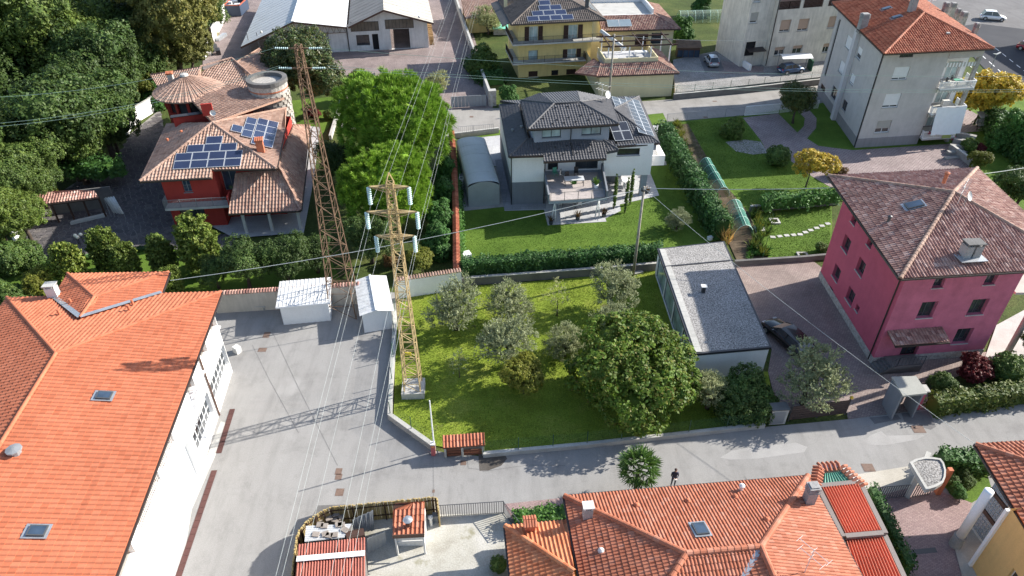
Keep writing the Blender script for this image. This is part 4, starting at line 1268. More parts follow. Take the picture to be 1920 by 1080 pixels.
# white modern house
def white_house():
 ez,uz=6.4,8.9
 t=thing('modern_house','modern white house with dark grey tile roofs and a raised terrace','house',(8,76,0))
 Z=Vector((0,0,1))
 a,b=G(955,293,ez),G(1020,291,ez)
 F=lambda u,v:slp(a,b,.3,u,v)
 Lb=G(937,195,ez)
 Lf=lambda u,v:slp(Lb,a,.3,u,v)
 kw=dict(tw=.3,tl=.36,prof='soft',step=.03)
 gm,dm=M['tile_grey'],M['deck_gr']
 p258=F(990,259)
 faces=[[a,b,F(1020,262),p258],[F(1019,303),F(1137,297),F(1137,263),F(1019,261)],[Lb,a,p258,Lf(976,196)]]
 faces.append([F(1137,285),F(1160,281),F(1150,263),F(1137,263)])
 rr=[(a,p258),(F(1160,281),F(1132,263))]
 wa,wb,wc=G(1158,274,ez),G(1236,268,ez),G(1198,181,ez)
 ap=slp(wa,wb,.3,1151,199);ap2=slp(wb,wc,.3,1151,199);ap.z=(ap.z+ap2.z)/2
 wd=Vector((wa.x-.5,wc.y-1.2,ez))
 faces+=[[wa,wb,ap,Vector((wa.x,ap.y-.3,ap.z-.1))],[wb,wc,ap],[wc,Vector((wa.x-2,wc.y-.4,ez)),ap]]
 rr+=[(wb,ap),(wc,ap)]
 bk0,bk1=G(1198,181,ez),G(937,195,ez)
 faces.append([Vector((wa.x,wc.y-.6,ez)),Lb,Lf(976,196),Vector((wa.x,Lf(976,196).y-3,Lf(976,196).z))])
 roof(t,faces,gm,dm,ridges=rr,gutter=[(a,b),(F(1019,303),F(1137,297)),(Lb,a),(wa,wb),(wb,wc)],ridge_r=.11,thick=.22,**kw)
 ua,ub=G(991,242,uz),G(1160,232,uz)
 r0,r1=slp(ua,ub,.3,1039,194),slp(ua,ub,.3,1088,191)
 r1.z=r0.z
 uL,uR=G(977,188,uz),G(1143,184,uz)
 b0,b1=G(1011,175,uz),G(1082,171,uz)
 fs=[[ua,ub,r1,r0],[ub,uR,r1],[uL,ua,r0],[uR,b1,b0,uL][0:0]or[b1,b0,r0,r1],[uR,b1,r1],[b0,uL,r0]]
 roof(t,fs,gm,dm,ridges=[(ua,r0),(ub,r1),(r0,r1),(uR,r1),(uL,r0)],gutter=[(ua,ub),(ub,uR),(uL,ua)],ridge_r=.11,thick=.25,name='upper_roof',**kw)
 sg=MB()
 pp,nn=slopepl(ua,ub,.3)
 for u,v in((1042,203),(1064,201),(1086,199),(1018,223),(1044,226),(1067,221),(1089,218),(1110,215),(1036,233),(1058,231),(1080,229),(1103,226),(1125,224)):
  q=onplane(pp,nn,u,v);sg.box((q.x,q.y,q.z+.1),(.16,.12,.12))
 pp,nn=slopepl(a,b,.3)
 for u,v in((1010,280),(1041,277),(1063,274),(1085,274),(1107,273),(1030,292),(1056,290),(1082,288),(1108,286)):
  q=onplane(pp,nn,u,v);sg.box((q.x,q.y,q.z+.1),(.16,.12,.12))
 o=sg.build('snow_guards',M['dark'],t);o['kind']='stuff'
 pl,nl=slopepl(Lb,a,.3)
 for u,v in((961,247),(978,241)):
  q=onplane(pl,nl,u,v);vent(t,q,.12,.3,'grey')
 e=(ub-ua).normalized();s=Vector((-e.y,e.x,0))
 c0=ua+e*.75+s*.7;c1=ub-e*.75+s*.7;dpt=7.0
 poly=[V2(c0),V2(c1),V2(c1+s*dpt),V2(c0+s*dpt)]
 W=dict(frame='dark',glass='glass_pale',nx=2,sill='grey',fw=.07)
 walls(t,poly,6.4,uz+.1,M['w_blue'],{0:[pxf(1016,242,1052,257,.01,**W),pxf(1091,237,1127,252,.01,**W)]},depth=.15,name='upper_wall')
 s0,_=onwall(c0,c1,1070,255)
 pipe(t,[c0+e*s0-s*.08+Z*(7.0-ua.z),c0+e*s0-s*.08+Z*-.1],.05,'dark')
 pipe(t,[F(1070,268)+Z*.1,F(1075,293)+Z*.1],.05,'dark')
 y0=68.9
 dz=3.2
 g0,g1=G(960,384),G(1018,382)
 e2=(g1-g0).normalized();s2=Vector((-e2.y,e2.x,0))
 rec=1.7
 q=[g0,g1,g1+s2*rec,g1+s2*rec+e2*6.7,g1+s2*.9+e2*6.7,g1+s2*.9+e2*12.0,g1+s2*12+e2*11.6,g0+s2*13-e2*.6]
 a2,b2=q[2],q[3]
 def W_(u0,u1,zb,zt,**d):
  s0_,_=onwall(a2,b2,u0,320);s1_,_=onwall(a2,b2,u1,320);return(s0_,s1_,zt,zb,d)
 D=dict(frame='dark',glass='glass',sill=None,fw=.07)
 ops={2:[W_(1027,1046,dz+.05,5.6,nx=1,name='terrace_door',**D),W_(1078,1120,dz+.05,5.7,nx=2,name='sliding_door',**D)],4:[('px',1158,279,1199,291,dict(frame='dark',glass='glass',nx=1,sill='grey',fw=.06))]}
 walls(t,[V2(p)for p in q],dz-.4,ez+.1,M['w_white'],ops,depth=.2)
 gb=[V2(p)for p in(q[0],q[1],q[2],q[3]+s2*.3,q[3]+s2*3.2,q[5]+s2*3.2-e2*2.5,q[6],q[7])]
 walls(t,gb,0,dz-.4,M['w_slate'],{2:[(1.5,4.5,2.3,.1,dict(void=True)),(5,6.2,2.3,.1,dict(frame='dark',glass='glass',sill=None))]},depth=.2,name='base_wall')
 m=MB();m.box((q[5].x-.6,q[5].y+.35,(dz-.4)/2+.03),(.7,.5,dz-.46));m.build('corner_pillar',M['w_blue'],t)
 m=MB();m.prism([q[4]-s2*0+e2*.02,q[5],q[5]+s2*6,q[4]+s2*6],dz-.5,dz-.4-.003);m.build('wing_soffit',M['w_white'],t)
 pipe(t,[q[0]+e2*-.08-s2*.08+Z*.1,q[0]+e2*-.08-s2*.08+Z*6.2],.055,'dark')
 pipe(t,[q[1]+e2*.1-s2*.08+Z*.1,q[1]+e2*.1-s2*.08+Z*6.0],.055,'dark')
 m=MB();bx=q[5]+e2*.02+s2*1.0
 for pts,zz in(([bx,bx+e2*1.7,bx+e2*1.7+s2*3.4,bx+s2*3.4],(3.3,3.5)),([bx,bx+e2*1.7,bx+e2*1.7+s2*.15,bx+s2*.15],(3.5,4.5)),([bx+e2*1.55+s2*.155,bx+e2*1.7+s2*.155,bx+e2*1.7+s2*3.4,bx+e2*1.55+s2*3.4],(3.5,4.5))):
  m.prism(pts,*zz)
 m.build('side_balcony',M['w_white'],t)
 d0,d1,d2,d3=G(1029,377,dz),G(1138,370,dz),G(1128,317,dz),G(1020,328,dz)
 m=MB();m.prism([d0,d1,d2+s2*1.0,d3+s2*1.0],dz-.35,dz-.06);m.build('terrace_slab',M['w_blue'],t)
 ed=(d1-d0);Ld=ed.length;ed.normalize();sd_=(d3-d0);Ls=sd_.length;sd_.normalize()
 nb=16
 M['deck']=mat("greyish_timber_decking",(0.40,0.355,0.33),.8,.2,2,.15)
 for k in range(nb):
  m=MB();y0_,y1_=Ls*k/nb+.01,Ls*(k+1)/nb-.01
  m.prism([d0+ed*.15+sd_*y0_,d1-ed*.15+sd_*y0_,d1-ed*.15+sd_*y1_,d0+ed*.15+sd_*y1_],dz-.055,dz-.02);m.build('deck_board',M['deck'],t)
 for c_,dd in((d0,d3),(d1,d2)):
  m=MB();k=(dd-c_).normalized();w=Vector((k.y,-k.x,0))*.09
  m.prism([c_-w,c_+w,dd+w,dd-w],dz-.055,dz+.75);m.build('terrace_parapet',M['w_slate'],t)
 railing('terrace_rail',[d0+ed*.2+Z*-.03,d1-ed*.2+Z*-.03],.95,M['dkgrey'],t,gap=20,each=False,posts=1.4,top=.025)
 gr=MB();gp=[d0+ed*.25,d1-ed*.25]
 for px,py in((1037,416),(1119,408)):
  f=G(px,py,.06);tp=f.copy()
  m=MB()
  top1=f+Vector((.25,.7,dz-.4));top2=f+Vector((-.05,.95,dz-.4))
  m.tube([f+Vector((-.2,0,0)),top1],.07,8);m.tube([f+Vector((.25,0,0)),top2+Vector((.2,0,0))],.07,8)
  m.build('white_strut',M['white'],t,smooth=True)
 pr,nr=slopepl(wb,wc,.3);er=(wc-wb).normalized();sr=nr.cross(er)
 def grid(px0,cols,rows,w,h,pp,nn,ee):
  q0=onplane(pp,nn,*px0);return q0
 q0=onplane(pr,nr,1226,258)
 w,h=1.62,.98
 L1=[(i*1.03+.1,.05+j*1.62)for i in range(9)for j in range(2)]
 for i in range(9):
  for j in range(4):
   if j==2 and i<3 or j==3 and i<5:continue
   if i>7-0 and j>1:continue
   solar(t,q0,nr,er,[(i*1.12,j*.94)],M['pv_dark'],1.09,.91,lift=.14)
 pf_,nf_=slopepl(wa,wb,.3);ef=(wb-wa).normalized()
 q1=onplane(pf_,nf_,1153,266)
 for i in range(2):
  for j in range(3 if i==0 else 2):
   solar(t,q1,nf_,ef,[(i*1.05,j*1.5)],M['pv_dark'],1.0,1.45,lift=.14)
 dish(t,slp(ub,uR,.3,1137,192),.42,Vector((.6,-.6,.35)),'white',.9)
 aerial(t,slp(ub,uR,.3,1128,188),1.9,2.4,5)
 return t
white_house()
# red villa
def red_villa():
 t=thing('red_villa','red villa with sandy tile roofs, blue solar panels and balcony','house',(-31,72,0))
 ez=6.2
 Z=Vector((0,0,1))
 a,b=G(262,340,ez),G(397,333,ez)
 F=lambda u,v:slp(a,b,.34,u,v)
 c=F(518,316)
 R_=lambda u,v:slp(G(518,316,c.z),G(537,203,c.z),.34,u,v)
 ap=F(398,230)
 rt=G(537,203,c.z+.1)
 lb=G(313,232,ez)
 j=F(397,318)
 print('VILLA',c,rt,ap,G(534,242,c.z))
 gm,dm=M['tile_beige'],M['deck_bg']
 kw=dict(tw=.33,tl=.42,prof='roll',step=.04)
 faces=[[a,b,j,ap],[j,c,ap],[c,G(534,242,c.z),rt,ap],[lb,a,ap]]
 ob=G(365,205,7.3);oc=G(470,200,7.2)
 up0,up1=G(420,156,8.0),G(478,182,7.9)
 mid=[ap,rt,up1,up0,G(372,205,7.7)]
 roof(t,faces+[[ap,rt,G(480,181,7.6),G(420,156,7.9),G(366,207,7.7)]],gm,dm,ridges=[(a,ap),(c,ap),(rt,ap)],gutter=[(a,b),(j,c),(lb,a),(c,G(534,242,c.z))],ridge_r=.14,**kw)
 q0,q1=G(328,432),G(440,425)
 e=(b-a).normalized();s=Vector((-e.y,e.x,0))
 p0=a+e*1.6+s*.9;p0.z=0
 L1=(c-a).dot(e)-1.9
 jl=(b-a).length-1.6
 poly=[p0,p0+e*jl,p0+e*jl+s*1.6,p0+e*L1+s*1.6,p0+e*L1+s*13,p0+s*13]
 Wd=dict(frame='grey',glass='glass_blue',nx=2,ny=2,sill='grey',fw=.07)
 ops={0:[pxf(337,337,363,360,.06,**Wd),pxf(331,388,390,408,.05,frame='dkgrey',glass='glass',nx=3,sill='grey')],2:[(.2,1.7,5.9,3.35,dict(frame='grey',glass='glass_blue',nx=2,ny=1,sill=None,name='balcony_door')),(2.2,4.6,2.3,.15,dict(frame='brown',glass='glass',nx=2,sill=None,name='front_door'))]}
 walls(t,[V2(p)for p in poly],0,6.5,M['w_red'],ops,depth=.2)
 bz=3.1
 b0,b1=poly[0]-s*1.2,poly[1]-s*1.2+e*1.1
 m=MB();m.prism([b0,b1,poly[1]+e*1.1-s*.02,poly[0]-s*.02],bz-.25,bz);m.build('balcony_slab',M['conc_l'],t)
 railing('balcony',[poly[0]-s*.1+Z*bz,b0+s*.05+Z*bz,b1+s*.05+Z*bz],.95,M['grey'],t,gap=.13,each=False)
 m=MB();m.prism([b1-e*.12,b1,b1+s*1.2,b1+s*1.2-e*.12],bz,bz+1.0);m.build('balcony_end_wall',M['w_red'],t)
 pz,qz=2.9,5.5
 A,B,Cc,D=G(428,401,pz),G(564,394,pz),G(585,300,pz),G(583,243,pz)
 i0,i1,i2=poly[2]+e*1.3-s*.05+Z*qz,poly[3]-s*.05+e*.02+Z*qz,poly[4]+e*.02+Z*qz
 i0=Vector((A.x+.1,(poly[2].y),qz))
 roof(t,[[A,B,i1,i0],[B,D,i2,i1]],gm if False else tile_mat("mottled_porch_tile",[(0.30,0.17,0.13),(0.44,0.29,0.22),(0.36,0.21,0.16),(0.50,0.35,0.27)],.8,.3,.5),dm,name='porch_roof',gutter=[(A,B),(B,D)],ridges=[(B,i1)],ridge_r=.12,**kw)
 for p in(A+Vector((1.0,.9,0)),B+Vector((-.7,.9,0)),A.lerp(B,.5)+Vector((0,.9,0)),B.lerp(D,.5)+Vector((-.7,0,0))):
  m=MB();m.box((p.x,p.y,1.5),(.28,.28,2.9),.15);m.build('porch_pillar',M['offwhite'],t)
 uz=8.0
 u0,u1,u2,u3=G(283,146,uz),G(302,172,uz),G(420,156,uz),G(512,177,uz)
 k0,k1,k2,k3=G(376,125,uz+1.6),G(434,109,uz+1.9),G(487,90,uz),G(536,137,uz)
 lt=G(300,140,uz)
 fs=[[u0,u1,G(375,163,uz+.5),k0],[u2,u3,k1,k0],[k3,k2,k1],[k2,u0,k0,k1]]
 roof(t,[[u1+Vector((0,0,0)),G(368,168,uz+.35),k0,u0],[G(372,163,uz),u3,k1,k0],[u3,k3,k2,k1]],gm,dm,name='back_roof',ridges=[(k0,k1),(G(372,163,uz),k0),(u3,k1)],gutter=[(G(372,163,uz),u3)],ridge_r=.13,**kw)
 bp=grow([u1,u3,k3,k2,u0],-.8)
 bw=walls(t,[V2(p)for p in bp],0,uz-.9,M['w_red'],{},name='back_wall')
 m=MB();w0,w1=G(470,186,7.0),G(510,184,7.0)
 for k in range(3):
  x=w0.lerp(w1,k/2);m.box((x.x,x.y,7.0),(.35,.5,1.7),.2)
 m.build('red_pillar',M['w_red'],t)
 cc=G(355,168,8.2);rad=4.1
 apx=cc+Vector((-.2,.1,1.75))
 n=30
 dk=MB()
 for k in range(n):
  a0,a1=2*math.pi*k/n,2*math.pi*(k+1)/n
  p0_,p1_=cc+Vector((math.cos(a0),math.sin(a0),0))*rad,cc+Vector((math.cos(a1),math.sin(a1),0))*rad
  dk.face([p0_,p1_,apx]);dk.face([p1_-Z*.12,p0_-Z*.12,apx-Z*.12]);dk.face([p0_-Z*.12,p1_-Z*.12,p1_,p0_])
 ck=dk.build('turret_roof',dm,t)
 tl=MB()
 for k in range(n*2):
  a0=2*math.pi*(k+.5)/(n*2)
  rows=9
  d_=Vector((math.cos(a0),math.sin(a0),0));w_=Vector((-d_.y,d_.x,0))
  for r_ in range(rows):
   f0,f1=1-r_/rows*.9,1-(r_+1.12)/rows*.9
   q0_,q1_=apx.lerp(cc+d_*rad,f0),apx.lerp(cc+d_*rad,max(.04,f1))
   h0,h1=math.pi*rad*f0/(n*2)*(1.0 if k%2 else.7),math.pi*rad*max(.04,f1)/(n*2)*(1. if k%2 else.7)
   up=.065 if k%2 else.025
   u_=Vector((0,0,up+.03));u2_=Vector((0,0,up))
   tl.mesh([q0_-w_*h0,q0_-w_*h0*.5+u_,q0_+w_*h0*.5+u_,q0_+w_*h0,q1_-w_*h1,q1_-w_*h1*.5+u2_,q1_+w_*h1*.5+u2_,q1_+w_*h1],[(0,1,5,4),(1,2,6,5),(2,3,7,6),(0,3,2,1)])
 o=tl.build('turret_tiles',M['tile_pink']if False else gm,ck);o['kind']='stuff'
 m=MB();m.lathe((apx.x,apx.y,apx.z),[(.5,-.1),(.42,.12),(.1,.2)],12);m.build('cone_cap',M['conc_l'],ck)
 m=MB();m.lathe((cc.x,cc.y,0),[(3.0,0),(3.0,6.3)],22);m.build('turret_wall',M['w_red'],t)
 m=MB();m.lathe((cc.x,cc.y,0),[(2.75,6.3),(2.75,8.2)],22);m.build('turret_glass',M['glass'],t)
 for k in range(14):
  a0=2*math.pi*k/14;m=MB();m.box((cc.x+2.95*math.cos(a0),cc.y+2.95*math.sin(a0),7.25),(.3,.3,1.9),a0);m.build('turret_post',M['w_red'],t)
 tc=G(503,148,9.6);tb=Vector((tc.x-.2,tc.y,0))
 r0,r1=2.15,2.05
 m=MB();m.lathe(tb,[(r0+.1,0),(r0,8.5),(r0+.1,8.6),(r0+.1,9.3)],28)
 tw_=m.build('tower_wall',M['stone'],t)
 m=MB();m.lathe(tb,[(r0+.22,9.3),(r0+.25,9.7)],28)
 m=MB();nseg=28
 for ro,ri,z0,z1 in((r0+.2,r0-.35,9.3,9.75),):
  for k in range(nseg):
   a0,a1=2*math.pi*k/nseg,2*math.pi*(k+1)/nseg
   P=lambda r_,a_,z_:(tb.x+r_*math.cos(a_),tb.y+r_*math.sin(a_),z_)
   m.hexa([P(ri,a0,z0),P(ro,a0,z0),P(ro,a1,z0),P(ri,a1,z0)],[P(ri,a0,z1),P(ro,a0,z1),P(ro,a1,z1),P(ri,a1,z1)])
 m.build('tower_rim',M['conc_d'],t)
 m=MB();m.lathe(tb,[(r0+.10,8.55),(r0+.12,8.7)],28);m.build('brick_band',M['terracotta'],t)
 for k in range(14):
  for i_ in range(20):
   a0=2*math.pi*(i_+.5*(k%2))/20
   if math.cos(a0-math.radians(-60))<-.15:continue
   m=MB();rr_=r0+.06+random.uniform(0,.06)
   m.box((tb.x+rr_*math.cos(a0),tb.y+rr_*math.sin(a0),2.4+k*.43),(.16,.55*random.uniform(.8,1),.33*random.uniform(.85,1.05)),a0+random.uniform(-.08,.08))
   m.build('stone',M['stone_l'],tw_)
 pf,nf=slopepl(a,b,.34)
 w,h=1.62,1.08
 q=onplane(pf,nf,325,319);ef=(onplane(pf,nf,460,312)-q);ef.normalize()
 for i,rows in enumerate(((0,4,.0),(1,4,.0),(2,3,1.0),(3,1,2.75))):
  r_,nn_,off=rows
  for k in range(nn_):
   if r_==2 and False:continue
   solar(t,q,nf,ef,[(off+k*(w+.04)+(0 if r_<2 else 0),r_*(h+.05))],M['pv'],w,h,lift=.13)
 ec=G(534,242,c.z);pr=c;nr=((ec-c).cross(rt-c)+(rt-c).cross(ap-c)).normalized()
 q=onplane(pr,nr,512,281);er=(onplane(pr,nr,527,220)-q).normalized()
 for i_ in range(4):
  for k in range(2):solar(t,q,nr,er,[(i_*1.66,.1+k*1.1)],M['pv'],1.62,1.06,lift=.2)
 for i_ in range(1,4):solar(t,q,nr,er,[(i_*1.66-.4,2.35)],M['pv'],1.62,1.06,lift=.2)
 solar(t,q,nr,er,[(1.9,3.48)],M['pv'],1.62,1.06,lift=.2)
 chimney(t,onplane(pr,nr,490,284),.7,.7,1.2,.2,'terracotta','tile',capm='terracotta')
 chimney(t,G(322,153,8.6),.6,.6,.9,.2,'conc_l','tile',capm='terracotta')
 m=MB();mp=G(397,226,ap.z);m.box((mp.x-.2,mp.y+.1,ap.z+1.2),(1.1,.25,1.3),.25);m.build('red_chimney',M['w_red'],t)
 dish(t,mp+Vector((.5,-.3,0)),.3,Vector((.2,-.8,.3)),'offwhite',1.0)
 m=MB();m.box((G(365,221,7.6).x,G(365,221,7.6).y,7.3),(4.4,.3,1.5),.35);m.build('dormer_wall',M['w_red'],t)
 m=MB();m.box((G(365,221,7.6).x,G(365,221,7.6).y,8.08),(4.8,.7,.06),.35);m.build('dormer_flashing',M['dark'],t)
 for u,v in((341,251),(315,266)):vent(t,slp(lb,a,.34,u,v),.1,.35,'terracotta')
M['stone_l']=tile_mat("pale_tower_stone",[(0.34,0.31,0.27),(0.46,0.43,0.385),(0.40,0.365,0.32),(0.52,0.49,0.44)],.9,.2,2)
red_villa()
# yellow house with wooden shutters
def yellow_house():
 t=thing('yellow_house','yellow three-storey house with brown shutters and two long balconies','house',(8,106,0))
 Z=Vector((0,0,1))
 ez=8.6
 a,b=G(959,46,ez),G(1136,37,ez)
 e=(b-a).normalized();s=Vector((-e.y,e.x,0))
 dp=13.0
 r=.42
 w=(b-a).length
 A=a+e*(w*.5)+s*6.2+Z*(.42*6.2)
 a0=a-e*0.0
 F=lambda u,v:slp(a,b,r,u,v)
 h0=slp(a,b,r,1030,-12)
 c0,c1=a+s*dp,b+s*dp
 A0=a+e*6.3+s*6.3+Z*(r*6.3);A1=b-e*6.3+s*6.3+Z*(r*6.3)
 roof(t,[[a,b,A1,A0],[b,c1,A1],[c1,c0,A0,A1],[c0,a,A0]],M['tile_brown'],M['deck_gr'],tw=.3,tl=.4,prof='roll',step=.03,ridges=[(a,A0),(b,A1),(c0,A0),(c1,A1),(A0,A1)],
gutter=[(a,b),(b,c1),(c0,a)],ridge_r=.13)
 m=MB();m.hexa([a-e*1.2-Z*.5+s*1,a-Z*.12+s*1,c0-Z*.12,c0-e*1.2-Z*.5],[a-e*1.2-Z*.4+s*1,a-Z*.02+s*1,c0-Z*.02,c0-e*1.2-Z*.4])
 m.build('eave_strip',M['deck_gr'],t)
 f0=G(979,162);f1=G(1098,159)
 ov=1.5
 q0,q1=a+e*1.3+s*ov,b-e*1.6+s*ov
 q0.z=q1.z=0
 poly=[q0,q1,q1+s*9.5,q0+s*9.5]
 SH=dict(frame='offwhite',glass='glass_pale',nx=2,sill=None,fw=.07,shutters='brown')
 ops=[pxf(992,50,1009,76,.02,**SH),pxf(1066,47,1083,72,.02,**SH),pxf(991,95,1008,119,.0,frame='dkgrey',glass='glass_pale',nx=1,sill=None),pxf(1064,92,1080,116,.02,**SH),
pxf(991,134,1008,152,.0,frame='brown',glass='brown',nx=1,sill='offwhite'),pxf(1034,132,1046,158,.0,frame='brown',glass='black',nx=1,sill=None,name='front_door'),
pxf(1062,130,1079,156,.0,frame='brown',glass='brown',nx=2,sill=None,name='garage_door')]
 walls(t,[V2(p)for p in poly],0,ez+.2,M['w_yel'],{0:ops},depth=.2)
 for z,l,rr_ in((2.75,(963,133),(1103,127)),(5.65,(964,91),(1134,82))):
  b0,b1=G(*l,z),G(*rr_,z)
  b0=q0-e*1.1-s*1.5+Z*z;b1=q0+e*(b1-b0).length-e*1.1-s*1.5+Z*z
  m=MB();m.prism([b0,b1,b1+s*1.48,b0+s*1.48],z-.22,z);m.prism([b0+s*1.49,b0+e*1.09+s*1.49,b0+e*1.09+s*7,b0+s*7],z-.22,z)
  m.build('balcony_slab',M['conc_l'],t)
  railing('balcony',[b0+s*7+e*.05,b0+e*.05+s*.05,b1+s*.05-e*.05,b1+s*1.4-e*.05],.95,M['gutter'],t,gap=.14,each=False)
 for z0 in(5.3,8.35):
  m=MB();m.bar(q0+e*.6-s*.3+Z*z0,q1-e*1.2-s*.3+Z*z0,.5,.16);m.build('rolled_awning',M['brown'],t)
 pf,nf=slopepl(a,b,r)
 q=onplane(pf,nf,990,42)
 for row,n,off in((0,4,0),(1,3,.9),(2,2,2.1),(3,1,2.35)):
  for k in range(n):solar(t,q,nf,e,[(off+k*1.74,.05+row*1.14)],M['pv'],1.68,1.06,lift=.14)
 pr,nr=slopepl(b,c1,r);q=onplane(pr,nr,1122,24)
 for k in range(3):solar(t,q,nr,s,[(k*1.7,.2+.0)],M['pv'],1.64,1.05,lift=.14)
 chimney(t,F(1100,14)+Vector((0,0,0)),.5,.5,1.3,.1,'dkgrey','slab',capm='dkgrey')
 chimney(t,slp(c0,a,r,948,12),.5,.6,1.3,.1,'w_yel2','slab')
 m=MB();p=G(1147,100,5.0)
 z=3.5
 A_,B_=G(1119,143,z),G(1273,137,z)
 e2=(B_-A_).normalized();s2=Vector((-e2.y,e2.x,0));L=(B_-A_).length
 dp2=9.5
 pb=[A_+e2*.5+s2*.25,B_-e2*.6+s2*.25,B_-e2*.6+s2*16,A_+e2*.5+s2*16]
 walls(t,[V2(p)for p in pb],0,z+.1,M['w_yel2'],{},name='wing_wall')
 i0,i1=A_+e2*1.0+s2*2.4+Z*.95,B_-e2*2.4+s2*2.4+Z*.95
 i2=B_-e2*2.4+s2*9+Z*.95
 al=A_-e2*1.2+s2*2.6
 roof(t,[[A_,B_,i1,i0],[B_,B_+s2*10,i2,i1],[A_-e2*2.6+s2*3-Z*.5,A_,i0,i0+s2*2-e2*.6]],tile_mat("lichened_wing_tile",[(0.33,0.19,0.145),(0.46,0.31,0.24),(0.25,0.13,0.11),(0.42,0.25,0.19)],.8,.3,.6),M['deck_pk'],
tw=.27,tl=.4,name='skirt_roof',ridges=[(B_,i1),(A_,i0)],gutter=[(A_,B_),(B_,B_+s2*10)],ridge_r=.12)
 dz=4.3
 t0,t1=i0+s2*.1,i1+s2*.1
 T=[t0+e2*.6,t1-e2*.1,t1+s2*5.4-e2*.1,t0+s2*5.4+e2*.6]
 m=MB();m.prism(T,z,dz);m.build('roof_terrace',M['pave_pale'],t)
 m=MB();k=.16
 for p_,q_ in((T[0],T[1]),(T[1],T[2]),(T[3],T[0])):
  d=(q_-p_).normalized();nn=Vector((-d.y,d.x,0))*k
  p2,q2=p_+d*k*1.02,q_-d*k*.02
  m.prism([p2,q2,q2+nn,p2+nn],dz+.002,dz+.75)
 m.build('terrace_parapet',M['w_yel2'],t)
 for i,x in enumerate((.5,3.6,6.8,9.6)):
  for y in(.35,4.9):
   p=T[0]+e2*x+s2*y;m=MB();m.box((p.x,p.y,dz+1.15),(.14,.14,2.3),.1);m.build('pergola_post',M['white'],t)
 for y in(.35,2.6,4.9):
  p=T[0]+s2*y;m=MB();m.bar(p-e2*.4+Z*(dz+2.4-p.z),p+e2*10.6+Z*(dz+2.4-p.z),.14,.18);m.build('pergola_beam',M['brown'],t)
 for x in(.6,5.2,9.6):
  p=T[0]+e2*x;m=MB();m.bar(p-s2*.7+Z*(dz+2.56-p.z),p+s2*5.7+Z*(dz+2.56-p.z),.13,.14);m.build('pergola_beam',M['brown'],t)
 m=MB();c=T[0]+e2*6+s2*2.8;m.box((c.x,c.y,dz+.72),(1.8,.9,.06));
 for dx in(-.7,.7):
  for dy in(-.3,.3):m.box((c.x+dx,c.y+dy,dz+.35),(.06,.06,.69))
 m.build('terrace_table',M['offwhite'],t)
 z3=5.2
 r0,r1=G(1128,58,z3),G(1276,54,z3)
 e3=(r1-r0).normalized();s3=Vector((-e3.y,e3.x,0));L3=(r1-r0).length
 walls(t,[V2(p)for p in(r0+e3*.4+s3*.8,r1-e3*.8+s3*.8,r1-e3*.8+s3*14,r0+e3*.4+s3*14)],0,z3+.1,M['w_yel2'],{0:[pxf(1192,64,1214,84,.0,frame='brown',glass='brown',nx=2,sill=None),pxf(1222,62,1240,82,.0,frame='dkgrey',glass='glass',nx=1,sill=None)]},name='rear_wall')
 j0,j1=r0+s3*3.6+Z*1.3,r1-e3*3.6+s3*3.6+Z*1.3
 roof(t,[[r0,r1,j1,j0],[r1,r1+s3*14,j1+s3*8,j1]],bpy.data.materials['lichened_wing_tile'],M['deck_pk'],tw=.27,tl=.4,name='rear_roof',ridges=[(r1,j1)],gutter=[(r0,r1),(r1,r1+s3*14)],ridge_r=.12)
 m=MB();F4=[j0+s3*.05,j1+s3*.05,j1+s3*8,j0+s3*8];m.prism(F4,6.0,6.42);m.build('flat_roof',M['conc_l'],t)
 m=MB()
 for p_,q_ in((F4[0],F4[1]),(F4[1],F4[2]),(F4[2],F4[3])):
  d=(q_-p_).normalized();nn=Vector((-d.y,d.x,0))*.2;p2,q2=p_+d*.21,q_
  m.prism([p2,q2,q2+nn,p2+nn],6.422,6.55 if p_ is F4[0]else 7.3)
 m.build('roof_parapet',M['w_white'],t)
 pp,nn=slopepl(r0,r1,1.3/3.6);q=onplane(pp,nn,1140,53)
 for k in range(2):solar(t,q,nn,e3,[(k*1.95,.1)],M['thermal'],1.9,1.75,name='solar_collector',lift=.2)
 m=MB();q=G(1133,55,7.5);m.tube([G(1127,58,6.9),G(1172,92,5.6)],.3,10);m.build('folded_parasol',M['offwhite'],t)
M['thermal']=pv_mat("pale_solar_thermal_glass",(0.20,0.25,0.28),2,.12)
yellow_house()
